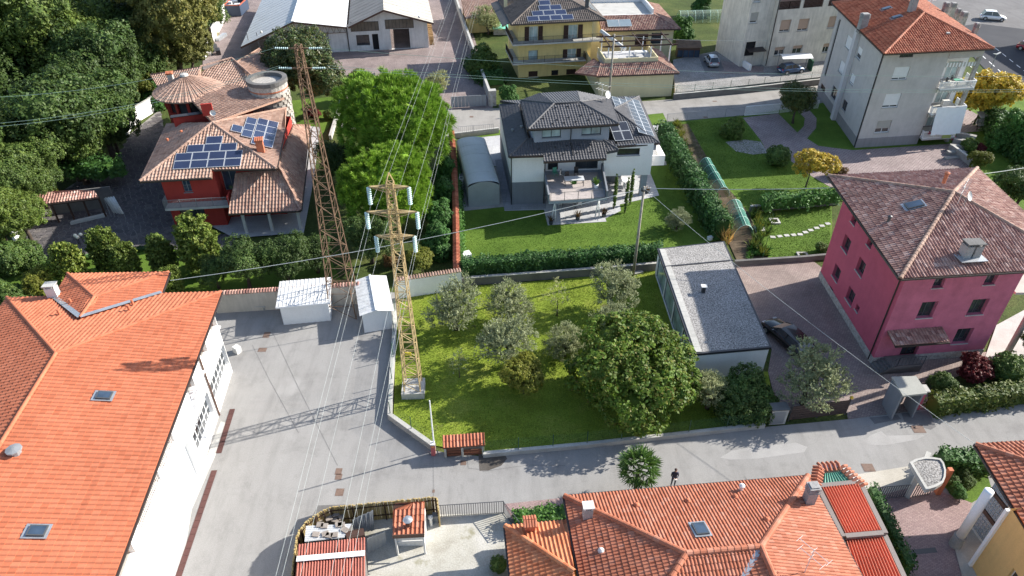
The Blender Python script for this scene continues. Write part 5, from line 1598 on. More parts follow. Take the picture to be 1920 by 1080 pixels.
# pale apartment house behind
def pale_block():
 gz=.85
 t=thing('pale_apartment_house','stained cream apartment house with brown wooden balcony rails','apartment house',(28,118,gz))
 Z=Vector((0,0,1))
 f0,f1=G(1434,124,gz),G(1552,113,gz)
 e=(f1-f0).normalized();s=Vector((-e.y,e.x,0))
 top=13.5
 poly=[f0,f0+e*24,f0+e*24+s*14,f0+s*14]
 WB=dict(frame='offwhite',glass='glass',nx=2,sill='concrete',blind='blind_b',fw=.07)
 ops=[pxf(1464,38,1481,59,.08,blind_f=.85,**WB),pxf(1498,36,1515,57,.08,blind_f=.85,**WB),pxf(1555,31,1566,52,.1,blind_f=.95,**WB),pxf(1453,89,1470,103,.05,blind_f=.4,**WB),pxf(1487,86,1503,100,.05,blind_f=.4,**WB),pxf(1545,82,1553,98,.0,blind_f=.4,**WB)]
 sw=lambda u,v:onwall(f0,f0+e*10,u,v)
 lz=sw(1470,18)[1]
 for u0,u1 in((1461,1500),(1506,1542),(1552,1592),(1600,1640)):
  a_,_=sw(u0,12);b_,_=sw(u1,12);ops.append((a_,b_,lz,lz+2.5,dict(void=True)))
 walls(t,[V2(p)for p in poly],gz-.9,top,M['w_cream'],{0:ops},depth=.25)
 m=MB()
 m.prism([f0+e*.4+s*1.4,f0+e*23+s*1.4,f0+e*23+s*1.6,f0+e*.4+s*1.6],lz-.2,lz+2.7);m.build('loggia_back',M['w_pink'],t)
 m=MB();m.prism([f0+e*.3+s*.3,f0+e*23+s*.3,f0+e*23+s*1.39,f0+e*.3+s*1.39],lz-.15,lz-.02);m.build('loggia_floor',M['conc_l'],t)
 for u0,u1 in((1461,1500),(1506,1542),(1552,1592),(1600,1640)):
  a_,_=sw(u0,12);b_,_=sw(u1,12)
  railing('balcony',[f0+e*(a_+.03)+s*.08+Z*(lz-gz),f0+e*(b_-.03)+s*.08+Z*(lz-gz)],1.1,M['brown'],t,gap=.2,r=.05,top=.08,each=False)
 roof_p=grow([p+Z*(top-p.z)for p in poly],.8)
 m=MB();m.hexa([Vector((p.x,p.y,top))for p in roof_p],[Vector((p.x,p.y,top+.25))for p in roof_p]);m.build('roof',M['deck_or'],t)
 l0,l1=G(1399,122,gz),G(1426,117,gz)
 lp=[f0-e*4.0+s*.8,f0-e*.02+s*.8,f0-e*.02+s*9,f0-e*4.0+s*9]
 Wl=dict(frame='white',glass='glass',nx=1,sill='concrete',fw=.09,blind='blind_g')
 walls(t,[V2(p)for p in lp],gz-.9,top,M['w_cream'],{0:[pxf(1408,24,1420,43,.08,blind_f=.8,**Wl),pxf(1414,-6,1426,4,.05,blind_f=.8,**Wl),('px',1400,79,1413,104,dict(frame='brown',glass='black',nx=1,sill=None,name='entrance_door'))]},depth=.2,name='stair_wall')
 p0,p1=lp[0]+e*.5,lp[0]+e*3.4
 m=MB();m.hexa([p0-s*1.3+Z*2.55,p1-s*1.3+Z*2.55,p1-s*.02+Z*2.8,p0-s*.02+Z*2.8],[p0-s*1.3+Z*2.62,p1-s*1.3+Z*2.62,p1-s*.02+Z*2.87,p0-s*.02+Z*2.87])
 m.build('door_canopy',M['gutter'],t)
 m=MB();m.box((p0.x+.4,p0.y-.9,gz+.45),(.4,2.2,.9),math.atan2(e.y,e.x));m.build('entrance_parapet',M['w_white'],t)
 pipe(t,[f0+e*.1-s*.08+Z*.1,f0+e*.1-s*.08+Z*(top-gz-.1)],.07,'gutter')
pale_block()
# grey apartment house with the balconies
def grey_block():
 t=thing('grey_apartment_house','grey roughcast apartment house with an orange tile roof and white balconies','apartment house',(50,92,0))
 Z=Vector((0,0,1))
 ez=12.4
 BL,FL,FR=G(1560,5,ez),G(1658,101,ez),G(1864,91,ez)
 e=(FR-FL).normalized();s=(BL-FL);D=s.length;s.normalize()
 BR=FR+BL-FL
 h=(FR-FL).length/2
 r=.35
 A0=FL+e*h+s*h+Z*(r*h);A1=BL+e*h-s*h+Z*(r*h)
 roof(t,[[FL,FR,A0],[FR,BR,A1,A0],[BR,BL,A1],[BL,FL,A0,A1]],M['tile_red'],M['deck_or'],tw=.31,tl=.42,prof='roll',step=.04,ridges=[(FL,A0),(FR,A0),(BR,A1),(BL,A1),(A0,A1)],gutter=[(FL,FR),(FR,BR),(BR,BL),(BL,FL)],ridge_r=.14,ridge_mat=M['tile_or2'])
 w0=Vector((43.75,83.3,0))
 w1=w0+e*12.9
 dep=18.6
 rec=2.6
 ls=onwall(w0,w1,1717,273)[0]
 L=(w1-w0).length
 poly=[w0,w0+e*ls,w0+e*ls+s*rec,w1+s*rec,w1+s*dep,w0+s*dep]
 B=dict(frame='white',glass='glass',nx=2,sill='conc_l',fw=.07)
 ops0=[pxf(1674,126,1704,149,.16,blind='blind_w',blind_f=.85,**B),pxf(1657,176,1687,201,.16,blind='blind_w',blind_f=.85,**B),pxf(1642,227,1670,248,.16,blind='blind_g',blind_f=.65,**B),pxf(1688,102,1712,107,.0,frame='dkgrey',glass='glass',nx=3,sill=None),pxf(1636,268,1652,276,.1,frame='dkgrey',glass='black',nx=1,sill=None)]
 BW=dict(frame='white',glass='glass',nx=1,sill='conc_l',fw=.06)
 ops5=[pxl(1583,64,1599,95,blind='blind_w',blind_f=.95,**BW),pxl(1571,111,1586,142,blind='blind_w',blind_f=.9,**BW),pxl(1556,159,1572,190,frame='brown',glass='glass',nx=2,fw=.06),
pxl(1605,85,1617,114,blind='blind_w',blind_f=.6,**BW),pxl(1592,135,1604,162,blind='blind_w',blind_f=.85,**BW),pxl(1577,184,1590,211,frame='brown',glass='glass',nx=2,fw=.06),
pxl(1536,155,1546,188,frame='brown',glass='brown',nx=1,sill=None,name='side_door'),pxl(1552,200,1562,214,frame='dkgrey',glass='black',nx=1,sill=None)]
 av,bv=poly[5],poly[0]
 sA,zA=onwall(av,bv,1577,38);sB,zB=onwall(av,bv,1545,141)
 ops5.append((min(sA,sB)-.0,min(sA,sB)+.75,min(zA,zB),max(zA,zB),dict(frame='gutter',glass='glass',nx=1,ny=14,sill=None,name='stair_window',fw=.05)))
 ops2=[]
 fl=[1.1,4.3,7.5]
 for z in fl:
  ops2+=[(1.9,3.5,z+.05,z+2.2,dict(frame='white',glass='glass_pale',nx=2,sill=None,name='balcony_door'))]
 walls(t,[V2(p)for p in poly],0,ez+.05,M['w_grey'],{0:ops0,5:ops5,2:ops2},depth=.16)
 lw=MB();i0,i1=poly[2],poly[3]
 ring(poly[:2]+poly[2:],0,1.25,.035,M['w_base'],t,'grey_plinth')
 m=MB();
 m.prism([w0+e*(ls+.015)+s*.02,w0+e*(ls+.03)+s*.02,w0+e*(ls+.03)+s*(rec-.02),w0+e*(ls+.015)+s*(rec-.02)],1.3,ez-1.3)
 m.build('loggia_side',M['w_white'],t)
 m=MB()
 sl,sr_=ls+.05,L
 P=lambda x,y,z:w0+e*x+s*y+Z*z
 for z in fl:
  for x0,x1,z0,z1 in((sl,sl+1.75,z+.03,z+2.6),(sl+3.7,L-.1,z+.03,z+2.6),(sl+1.75,sl+3.7,z+2.25,z+2.6)):
   m.hexa([P(x0,rec-.035,z0),P(x1,rec-.035,z0),P(x1,rec-.005,z0),P(x0,rec-.005,z0)],[P(x0,rec-.035,z1),P(x1,rec-.035,z1),P(x1,rec-.005,z1),P(x0,rec-.005,z1)])
 m.build('loggia_back',M['w_white'],t)
 for z in fl:
  m=MB();m.prism([P(sl,-.9,0),P(L,-.9,0),P(L,rec-.04,0),P(sl,rec-.04,0)],z-.2,z);m.build('balcony_slab',M['conc_l'],t)
  railing('balcony',[P(sl,-.3,z),P(sl,-.85,z),P(L-.03,-.85,z),P(L-.03,1.9,z)],.95,M['white'],t,gap=.13,r=.02,top=.07,each=False)
  m=MB();n_=22
  for k in range(n_):
   m.use(M['white']if k%2 else M['blind_g'])
   x0,x1=sl+(L-sl)*k/n_,sl+(L-sl)*(k+1)/n_
   zt=z+2.95
   m.hexa([P(x0,.12,zt-.5),P(x1,.12,zt-.5),P(x1,.16,zt-.5),P(x0,.16,zt-.5)],[P(x0,.12,zt),P(x1,.12,zt),P(x1,.16,zt),P(x0,.16,zt)])
  m.build('striped_awning',None,t)
 m=MB();m.prism([P(L-.45,.0,0),P(L,.0,0),P(L,.45,0),P(L-.45,.45,0)],0,ez-1.2);m.build('corner_pillar',M['stone'],t)
 m=MB();m.prism([P(sl,0.002,0),P(L,0.002,0),P(L,rec,0),P(sl,rec,0)],ez-1.3,ez-.05);m.build('loggia_lintel',M['w_grey'],t)
 sA,zA=onwall(av,bv,1566,222)
 dl=(bv-av).normalized();nl=Vector((dl.y,-dl.x,0))
 c0=av+dl*(sA-.45);c1=av+dl*(sA+.45)
 m=MB();m.prism([c0+nl*.02,c1+nl*.02,c1+nl*.55,c0+nl*.55],0,ez-.3);m.build('chimney_breast',wall_mat("pale_smooth_render",(0.56,0.555,0.56),.06,.1),t)
 pl_,nl_=slopepl(BL,FL,r);pr_,nr_=slopepl(FR,BR,r);pf_,nf_=slopepl(FL,FR,r)
 q=onplane(pl_,nl_,1616,52);chimney(t,q,.9,.8,1.2,.1,'chim','louvre',capm='chim')
 q=onplane(pl_,nl_,1708,22);chimney(t,q,.7,.7,2.2,.1,'chim','slab')
 for u,v in((1662,17),(1681,33)):skylight(t,onplane(pl_,nl_,u,v),nl_,-dl if False else dl,.7,1.0)
 for u,v,k in((1770,24,.6),(1783,24,.7),(1792,36,.5),(1803,42,.7),(1826,64,.5)):
  q=onplane(pr_,nr_,u,v);chimney(t,q,k,k,.8,.1,'stone','louvre',capm='chim')
 q=onplane(pr_,nr_,1742,18);aerial(t,q,1.8,.4,5)
 q=onplane(pf_,nf_,1777,64);m=MB();m.box((q.x,q.y,q.z+.12),(.4,.3,.18));m.build('roof_vent',M['conc_l'],t)
 pipe(t,[w0+Vector((-.09,.1,.1)),w0+Vector((-.09,.1,ez-.3))],.08,'dark')
 return P,ls,L
GB=grey_block()
def grey_extras():
 P,ls,L=GB
 Z=Vector((0,0,1))
 sl=ls+.05
 n=10;m=MB();rows=8
 V=[]
 for j in range(rows+1):
  for i in range(n+1):
   x=L-4.0+4.0*i/n;z=5.2-3.4*j/rows
   V.append(P(x+.15*j/rows,-.98-.5*j/rows+.05*math.sin(i*1.9+j*.4),z+.06*math.sin(i*.8)))
 m.mesh(V,[(j*(n+1)+i,j*(n+1)+i+1,(j+1)*(n+1)+i+1,(j+1)*(n+1)+i)for j in range(rows)for i in range(n)])
 o=m.build('hung_sheet',M['white'],loc=P(L-2,-1,4),smooth=True);tagset(o,'large white sheet hanging down from the middle balcony of the grey house','sheet')
 m=MB();m.box(tuple(P(sl+3.2,-.97,1.55)),(1.2,.06,.95),.14);o=m.build('green_blanket',flat("olive_green_cloth",(0.30,0.36,0.12),.9),loc=P(sl+3.2,-1,1.1));tagset(o,'olive green blanket hung over the lowest balcony rail','blanket')
 for k in range(3):
  m=MB();c=P(sl+.8+k*.62,-1.02,1.95)
  for q in range(14):m.ball(c+Vector((random.uniform(-.3,.3),random.uniform(-.12,.12),random.uniform(-.22,.15))),.09,6)
  o=m.build('red_flowers',flat("dark_red_flower",(0.26,0.03,0.06),.8),loc=c);tagset(o,('left','middle','right')[k]+' bunch of dark red flowers on the lowest white balcony rail','flowers','red flowers along the lowest balcony')
 m=MB();c=P(L-1.6,1.6,4.3);m.box((c.x,c.y,4.72),(.95,.4,.75),.14);o=m.build('air_conditioner',M['offwhite'],loc=c);tagset(o,'white air conditioning unit on the middle balcony','air conditioner')
 m=MB();m.lathe((c.x-.08,c.y-.22,4.72),[(.27,-.01),(.27,.01)],14);
 c=P(sl+2.6,.2,7.5);t=thing('balcony_table','small round table with dark chairs on the top balcony','table',c)
 m=MB();m.lathe(tuple(c),[(.55,.7),(.55,.74)],14);m.build('table_top',M['plastic_g'],t);m=MB();m.lathe(tuple(c),[(.25,0),(.05,.05),(.05,.7)],8);m.build('pedestal',M['dark'],t)
 for k,(dx,dy)in enumerate(((-1.1,.2),(-.2,.8),(-1.9,.5))):
  cc=c+Vector((dx,dy,0));t=thing('balcony_chair',('left dark chair','dark chair nearest the wall','farthest left dark chair')[k]+' beside the round table on the top balcony','chair',cc,'dark chairs on the top balcony')
  m=MB();m.box((cc.x,cc.y,cc.z+.43),(.45,.45,.05));m.build('seat',M['dkgrey'],t)
  m=MB();m.box((cc.x-.22,cc.y,cc.z+.75),(.04,.45,.5));m.build('backrest',M['dkgrey'],t)
  for sx in(-.2,.2):
   for sy in(-.2,.2):m=MB();m.box((cc.x+sx,cc.y+sy,cc.z+.2),(.04,.04,.41));m.build('leg',M['dkgrey'],t)
grey_extras()
# warehouse with the two gables
def warehouse():
 t=thing('warehouse','old white twin-gabled warehouse with pale corrugated roofs','warehouse',(-24,125,0))
 Z=Vector((0,0,1))
 a,b=G(511,104),G(804,89)
 e=(b-a).normalized();s=Vector((-e.y,e.x,0))
 on=lambda u,v:onwall(a,b,u,v)
 Q=lambda u,v,k=0.:(lambda r:a+e*r[0]+Z*r[1]+s*k)(on(u,v))
 fa=lambda pts,k:[Q(u,v,k)for u,v in pts]
 sm,_=on(657,98)
 L=(b-a).length
 eL,eV,eR=on(508,62)[1],on(640,46)[1]-.1,on(800,36)[1]-.1
 rz1,rz2=on(551,37)[1],on(719,15)[1]
 s1,s2=on(551,37)[0],on(719,15)[0]
 def W(u0,v0,u1,v1,**d):return pxf(u0,v0,u1,v1,0.,**d)
 zf=min(eV,eR,eL)-.3
 poly=[a,b,b+s*26,a+s*26]
 ops=[W(548,54,620,94,frame='grey',glass='shutter',nx=1,sill=None,name='roller_door',fw=.05),W(667,66,694,85,frame='dark',glass='glass',nx=3,sill=None,name='office_window'),W(697,64,712,95,frame='dark',glass='black',nx=1,sill=None,name='office_door'),
W(731,55,770,91,void=True)]
 walls(t,[V2(p)for p in poly],0,zf,M['w_hall'],{0:[o for o in ops]},depth=.35)
 m=MB()
 m.face([a+Z*zf,a+e*sm+Z*zf,a+e*sm+Z*(eV),a+e*s1+Z*rz1,a+Z*eL])
 m.face([a+e*sm+Z*zf,b+Z*zf,b+Z*eR,a+e*s2+Z*rz2,a+e*sm+Z*eV])
 m.build('gable',M['w_hall'],t)
 for u0,v0,u1,v1 in((656,42,711,57),(721,37,776,52)):
  x0,y1=on(u0,v0);x1,y0=on(u1,v1);window(t,a,b,x0,x1,y0,y1,-.02,frame='gutter',glass='dirty',nx=8,sill=None,fw=.05,name='band_window')
 def slope(p,q,ov,mm,nm,k=48,sheetw=1.0):
  p2,q2=p-s*ov,q-s*ov
  bk=s*(28+ov)
  mb=MB();d=q-p;n_=d.cross(s).normalized()
  if n_.z<0:n_=-n_
  kk=int((28+ov)/.9)
  for i in range(kk):
   f0,f1=p2+s*(28+ov)*(i/kk),p2+s*(28+ov)*((i+1)/kk-.002)
   g0,g1=f0+d,f1+d
   u_=n_*.05
   mb.hexa([f0-n_*.06,g0-n_*.06,g1-n_*.06,f1-n_*.06],[f0+u_*(i%2)*.4,g0+u_*(i%2)*.4,g1+u_*(i%2)*.4,f1+u_*(i%2)*.4])
  return mb.build(nm,mm,t)
 M['corr_w']=mat("pale_corrugated_sheet",(0.60,0.605,0.60),.55,.12,.3,.08,spec=.5)
 M['corr_b']=mat("brownish_fibre_cement",(0.28,0.26,0.235),.85,.2,.4,.12)
 M['corr_b2']=mat("sandy_fibre_cement",(0.42,0.395,0.35),.85,.2,.4,.12)
 ovh=1.6
 l0=Q(464,56);r0=a+e*s1+Z*(rz1+.15);v0=a+e*sm+Z*(eV+.12)
 l0=G(464,58,eL-1.4);l0=a+e*((l0-a).dot(e))+Z*(eL-1.5)
 slope(l0,r0,ovh,M['corr_w'],'roof');slope(r0+Z*.01,v0,ovh,M['corr_w'],'roof')
 v1=v0+e*.3;r1=a+e*s2+Z*(rz2+.15);e1=b+e*1.0+Z*(eR-.1)
 slope(v1,r1,ovh,M['corr_b'],'roof');slope(r1+Z*.01,e1,ovh,M['corr_b2'],'roof')
 m=MB();m.bar(r0-s*(ovh+.05)+Z*.09,r0+s*28+Z*.09,.5,.05);m.build('ridge_cap',M['white'],t)
 m=MB()
 for p,q in((l0,r0),(r0,v0),(v1,r1),(r1,e1)):m.bar(p-s*(ovh+.06)-Z*.12,q-s*(ovh+.06)-Z*.12,.06,.28)
 m.build('fascia',M['copper'],t)
 m=MB();k=12
 x0,x1=a+e*1.0+Z*(zf-.1)-s*.25,a+e*(sm-.3)+Z*(zf-.1)-s*.25
 m.bar(x0,x1,.07,.07)
 for i in range(k):
  p=x0.lerp(x1,i/k);q=x0.lerp(x1,(i+.5)/k)
  zt=min((eL+(rz1-eL)*min(1,(i+.5)/k*sm/max(s1,.1))),9)if(i+.5)/k*sm<s1 else rz1+(eV-rz1)*(((i+.5)/k*sm)-s1)/(sm-s1)
  q=q+Z*(zt-.2-q.z);m.bar(p,q,.05,.05);m.bar(q,x0.lerp(x1,(i+1)/k),.05,.05)
 m.build('lattice_girder',M['rust'],t)
 pipe(t,[a+e*(sm-.1)-s*.12+Z*.1,a+e*(sm-.1)-s*.12+Z*(eV-.2)],.08,'dark')
 m=MB();p=a-e*3.5
 for k_ in range(3):m.box((p.x+k_*1.6,p.y+.5,1.9),(.12,.12,3.8))
 m.build('lean_to_post',M['grey'],t)
 for u,v in((492,54),(785,26)):
  q=Q(u,v,-1.7);m=MB();m.ball(q,.22,10);m.build('floodlight',M['offwhite'],t)
 m=MB();c=a+e*(L-6)+s*2;
M['shutter']=mat("grey_roller_shutter",(0.36,0.36,0.365),.6,.12,.5)
M['dirty']=mat("dusty_glass",(0.16,0.135,0.105),.5,.3,1.5)
warehouse()
# bottom house with the big clay roof
def clay_house():
 t=thing('clay_roof_house','house with a wide weathered clay tile roof at the bottom edge','house',(11,20,0))
 Z=Vector((0,0,1))
 ez,r=3.2,.32
 FL,FRc=G(1058,930,ez),G(1515,892,ez)
 e=(FRc-FL).normalized();s=Vector((-e.y,e.x,0))
 h=5.75
 W=(FRc-FL).length
 R0=FL+e*h-s*h+Z*(r*h);R1=FRc-e*h-s*h+Z*(r*h)
 NL=FL-s*2*h
 Vn=R1-e*h-s*h-Z*(r*h)
 k=12
 VnN,Rn,RNe=Vn-s*k,R1-s*(h+k),FRc-s*(2*h+k)
 faces=[[FRc,FL,R0,R1],[FL,NL,R0],[NL,Vn,R1,R0],[Vn,VnN,Rn,R1],[RNe,FRc,R1,Rn]]
 roof(t,faces,M['tile_or2'],M['deck_or'],tw=.21,tl=.36,prof='soft',step=.035,n_ind=300,ridges=[(FL,R0),(FRc,R1),(R0,R1),(R1,Rn),(NL,R0)],gutter=[(FRc,FL),(FL,NL),(RNe,FRc)],ridge_r=.17,ridge_ind=True)
 m=MB();m.bar(R1+Z*.06,Vn+Z*.06,.3,.03);m.build('valley_flashing',M['zinc'],t)
 poly=[V2(p)for p in(NL+e*.8-s*8,FL+e*.8-s*.8,FRc-e*.8-s*.8,RNe-e*.8)][::-1]
 walls(t,poly,0,ez+.05,M['w_och'],{})
 pb,nb=slopepl(FRc,FL,r);B=lambda u,v:onplane(pb,nb,u,v)
 pr,nr=slopepl(RNe,FRc,r);Rr=lambda u,v:onplane(pr,nr,u,v)
 pl,nl=slopepl(FL,NL,r);Lf=lambda u,v:onplane(pl,nl,u,v)
 skylight(t,B(1313,995),nb,-e,.75,1.0)
 chimney(t,Lf(1101,968),.55,.45,.85,math.atan2(e.y,e.x),'chim','slab',capm='offwhite')
 chimney(t,Rr(1515,940),.6,.55,1.0,math.atan2(e.y,e.x),'chim','louvre',capm='chim')
 for u,v in((1193,948),(1289,940),(1378,932),(1437,975)):
  q=B(u,v);mb=MB();mb.lathe((q.x,q.y,q.z),[(.2,.0),(.17,.12),(.06,.22)],10);mb.build('roof_vent',M['terracotta'],t)
 q=Lf(1127,1033);mb=MB();mb.lathe((q.x,q.y,q.z),[(.2,.0),(.17,.12),(.06,.22)],10);mb.build('roof_vent',M['offwhite'],t)
 q=B(1389,919);vent(t,q,.12,.45,'offwhite')
 aerial(t,Rr(1508,1074),2.2,2.2,3)
 # small annexe at its left
 az=2.7
 t2=thing('annexe','small bright orange tiled annexe beside the bottom house','annexe',(1,22,0))
 a,b=G(1063,976,az),G(947,986,az)
 ee=(b-a).normalized();ss=Vector((-ee.y,ee.x,0))
 Hh=slp(a,b,.33,1077,1072)
 nl_=b+ss*9
 Hn=Hh+ss*6
 roof(t2,[[a,b,Hh],[b,nl_,Hn,Hh]],M['tile_or2']if False else tile_mat("bright_annexe_tile",[(0.56,0.20,0.09),(0.62,0.26,0.13),(0.50,0.16,0.07),(0.58,0.22,0.11)],.7,.15,.5),M['deck_or'],tw=.25,tl=.36,prof='roll',step=.04,n_ind=150,
ridges=[(b,Hh)],gutter=[(a,b),(b,nl_)],ridge_r=.15,ridge_ind=True)
 pa,na=slopepl(a,b,.33)
 q=onplane(pa,na,993,992)
 chimney(t2,q,.62,.55,.55,math.atan2(e.y,e.x),'terracotta','tile',capm='tile_or2')
 w=[b+ee*-.5+ss*.5,a+ss*.5,a+ss*9,b+ee*-.5+ss*9]
 walls(t2,[V2(p)for p in w][::-1],0,az,M['w_och'],{})
M['chim_b']=M['terracotta']
clay_house()
# ochre house at the lower right corner
def ochre_house():
 t=thing('ochre_house','ochre house with a white round column and tiled roof in the lower right corner','house',(33,25,0))
 Z=Vector((0,0,1))
 ez,r=5.6,.32
 FL,FR=G(1829,833,ez),G(1960,825,ez)
 e=(FR-FL).normalized();s=Vector((-e.y,e.x,0))
 NL=G(1922,985,ez)
 d=(NL-FL).normalized()
 FR=FL+e*12;NLn=FL+d*14;
 hd=5.0
 Hh=FL+e*hd+d*hd+Z*(r*hd)
 Hr=Hh+e*5;Hn=Hh+d*7
 roof(t,[[FR,FL,Hh,Hr],[FL,NLn,Hn,Hh]],M['tile_or2'],M['deck_or'],tw=.30,tl=.36,prof='roll',step=.045,n_ind=200,ridges=[(FL,Hh),(Hh,Hr),(Hh,Hn)],gutter=[(FR,FL),(FL,NLn)],ridge_r=.16,ridge_ind=True)
 c0=G(1790,1022);m=MB()
 m.tube([c0,c0+Z*1.0],.36,16);m.build('column_foot',M['concrete'],t,smooth=False)
 m=MB();m.tube([c0+Z*1.0,c0+Z*5.45],.27,18);m.build('round_column',M['w_white'],t,smooth=True)
 g0=G(1822,1062);top=G(1893,948,5.4)
 wd=d
 w0=Vector((g0.x,g0.y,0));
 poly=[w0,w0+d*9,w0+d*9+e*9,w0+e*9]
 m=MB()
 walls(t,[V2(p)for p in poly],0,ez+.2,M['w_och'],{0:[(2.2,3.4,2.2,3.4,dict(frame='offwhite',glass='glass',nx=2,sill='conc_l'))]},depth=.2)
 f0,f1=c0+e*.5+Vector((.1,.3,0)),w0+Vector((-.05,.05,0))
 m=MB();m.bar(w0+Vector((-.08,.06,0)),w0+Vector((-.08,.06,ez)),.2,.2);m.build('white_corner_post',M['w_white'],t)
 dd=(f1-f0);Lq=dd.length;dd.normalize();nn=Vector((dd.y,-dd.x,0))
 b0=f1-d*.0
 g_a,g_b=G(1842,1022),G(1815,984)
 dd=(g_b-g_a).normalized();nn=Vector((dd.y,-dd.x,0))
 nx,nz=7,14
 fr=MB();fr.hexa([g_a,g_b,g_b+nn*.06,g_a+nn*.06],[x+Z*5.1 for x in(g_a,g_b,g_b+nn*.06,g_a+nn*.06)]);fo=fr.build('glass_block_frame',M['offwhite'],t)
 M['gblock']=flat("pale_glass_block",(0.33,0.37,0.40),.15)
 Lb=(g_b-g_a).length
 bm_=MB()
 for i in range(nx):
  for j in range(nz):
   if j in(5,10):continue
   p0=g_a+dd*(Lb*(i+.12)/nx)+Z*(.3+j*.33);p1=g_a+dd*(Lb*(i+.88)/nx)+Z*(.3+j*.33)
   q=[p0+nn*.061,p1+nn*.061,p1+nn*.1,p0+nn*.1]
   q2=[p0-nn*.04,p1-nn*.04,p1-nn*.001,p0-nn*.001]
   mb=MB();mb.hexa(q2,[x+Z*.26 for x in q2]);mb.build('glass_block',M['gblock'],fo)
 for j in(5,10):
  m=MB();a_,b_=g_a-nn*.05+Z*(.42+j*.33),g_b-nn*.05+Z*(.42+j*.33);m.bar(a_,b_,.1,.3);m.build('brown_band',M['copper'],fo)
ochre_house()
# fenced yard at the bottom left
def bottom_yard():
 Z=Vector((0,0,1))
 M['bamboo']=tile_mat("golden_reed_canes",[(0.42,0.31,0.13),(0.50,0.38,0.17),(0.34,0.245,0.10),(0.55,0.44,0.22)],.7,.2,1)
 tops=[(545,1092),(548,1070),(551,1043),(556,1007),(562,992),(573,978),(589,967),(606,957),(620,951),(660,947),(720,941),(780,935),(812,931.5),(819,933),(821,945),(822,958)]
 h=1.75
 pts=[G(u,v,h)for u,v in tops]
 pts=[Vector((p.x,p.y,0))for p in pts]
 t=thing('reed_fence','golden reed fence curving round the cluttered yard','fence',pts[0])
 fr=MB();cane=MB();rest=MB();cnt=0;bme=None
 off=wloc(t)
 for a,b in zip(pts[:-1],pts[1:]):
  d=b-a;L=d.length;dn=d.normalized();n=Vector((dn.y,-dn.x,0))
  fr.bar(a+n*.06+Z*.5,b+n*.06+Z*.5,.05,.06);fr.bar(a+n*.06+Z*1.45,b+n*.06+Z*1.45,.05,.06)
  k=max(1,int(L/1.6))
  for i in range(k):q=a+d*(i/k)+n*.09;fr.bar(q,q+Z*1.7,.07,.07,up=d)
  nb=max(1,int(L/.085))
  for i in range(nb):
   q=a+d*((i+random.uniform(-.1,.1))/nb);hh=h+random.uniform(-.06,.06)
   if cnt<250:
    if bme is None:
     mb=MB();mb.tube([(0,0,0),(0,0,1)],.05,5);o_=mb.build('reed',M['bamboo']);bme=o_.data;bpy.data.objects.remove(o_)
    o_=link('reed',bme,t);o_.location=q-off;o_.scale=(1,1,hh);o_.rotation_euler=(random.uniform(-.015,.015),random.uniform(-.015,.015),0);cnt+=1
   else:rest.tube([q,q+Z*hh],.05,5)
 fr.build('rail',M['brown'],t)
 if rest.v:o=rest.build('reeds',M['bamboo'],t);o['kind']='stuff'
 z=2.5
 A,B,Cc,D=G(736,1004,z-.25),G(796,1001,z-.25),G(796,941,z),G(738,945,z)
 t=thing('tiled_hut','small open hut under a clay tile roof with a metal cowl','hut',(A.x,A.y,0))
 roof(t,[[A,B,Cc,D]],M['tile_or2'],M['brown'],tw=.27,tl=.42,prof='roll',step=.03,n_ind=120,thick=.12)
 m=MB();m.bar(A-Z*.05+Vector((0,-.06,0)),B-Z*.05+Vector((0,-.06,0)),.05,.34);m.build('fascia',M['copper'],t)
 for p in(A,B,Cc,D):
  c=p.lerp((A+Cc)/2,.12);m=MB();m.box((c.x,c.y,1.1),(.1,.1,2.2));m.build('post',M['offwhite'],t)
 c=(A+Cc)/2;m=MB();m.box((c.x,c.y+.4,.9),(1.7,1.5,1.8));m.build('brick_oven',M['w_hall'],t)
 m=MB();m.bar(A.lerp(Cc,.1)-Z*1.0,B.lerp(D,.1)-Z*1.0,.06,.08);m.build('rail',M['offwhite'],t)
 q=G(766,985,z-.1);m=MB();m.lathe((q.x,q.y,q.z),[(.14,0),(.14,.45),(.12,.5)],12);o=m.build('flue',M['copper'],t)
 m=MB();m.lathe((q.x,q.y,q.z),[(.3,.58),(.26,.63),(.05,.7)],14);m.build('cowl',M['zinc'],o)
 z=2.3
 q=[G(553,1095,z),G(683,1090,z),G(685,1008,z),G(559,1021,z)]
 q=[Vector(p)for p in q]
 e=(q[1]-q[0]).normalized()
 t=thing('red_shed','long low shed with faded red corrugated roof sheets inside the reed fence','shed',(q[0].x,q[0].y,0))
 M['red_sheet']=mat("faded_red_sheet",(0.30,0.085,0.06),.6,.5,.9,.25)
 ns=24
 u=(q[2]-q[3]);v=(q[0]-q[3])
 for i in range(ns):
  m=MB();a,b=q[3]+u*(i/ns+.002),q[3]+u*((i+1)/ns-.004)
  c_,d_=b+v*3.0,a+v*3.0
  mid_t,mid_b=(a+b)/2+Z*.06,(c_+d_)/2+Z*.06
  m.mesh([a,mid_t,b,c_,mid_b,d_],[(0,5,4,1),(1,4,3,2)])
  m.build('roof_sheet',M['red_sheet'],t)
 m=MB();a,b=G(556,1048,z+.12),G(684,1037,z+.12);m.bar(a,b,.34,.05);m.build('white_ridge_strip',M['white'],t)
 m=MB();cc=[q[3]+u*.03+v*.06,q[3]+u*.97+v*.06,q[3]+u*.97+v*2.9,q[3]+u*.03+v*2.9]
 m.prism(cc[::-1],0,z-.12);m.build('wall',M['conc_d'],t)
 z=1.75
 c=[G(571,1016,z),G(646,1008,z),G(660,982,z),G(574,986,z)]
 t=thing('lean_to','white corrugated lean-to roof beside the reed fence','lean-to',(c[0].x,c[0].y,0))
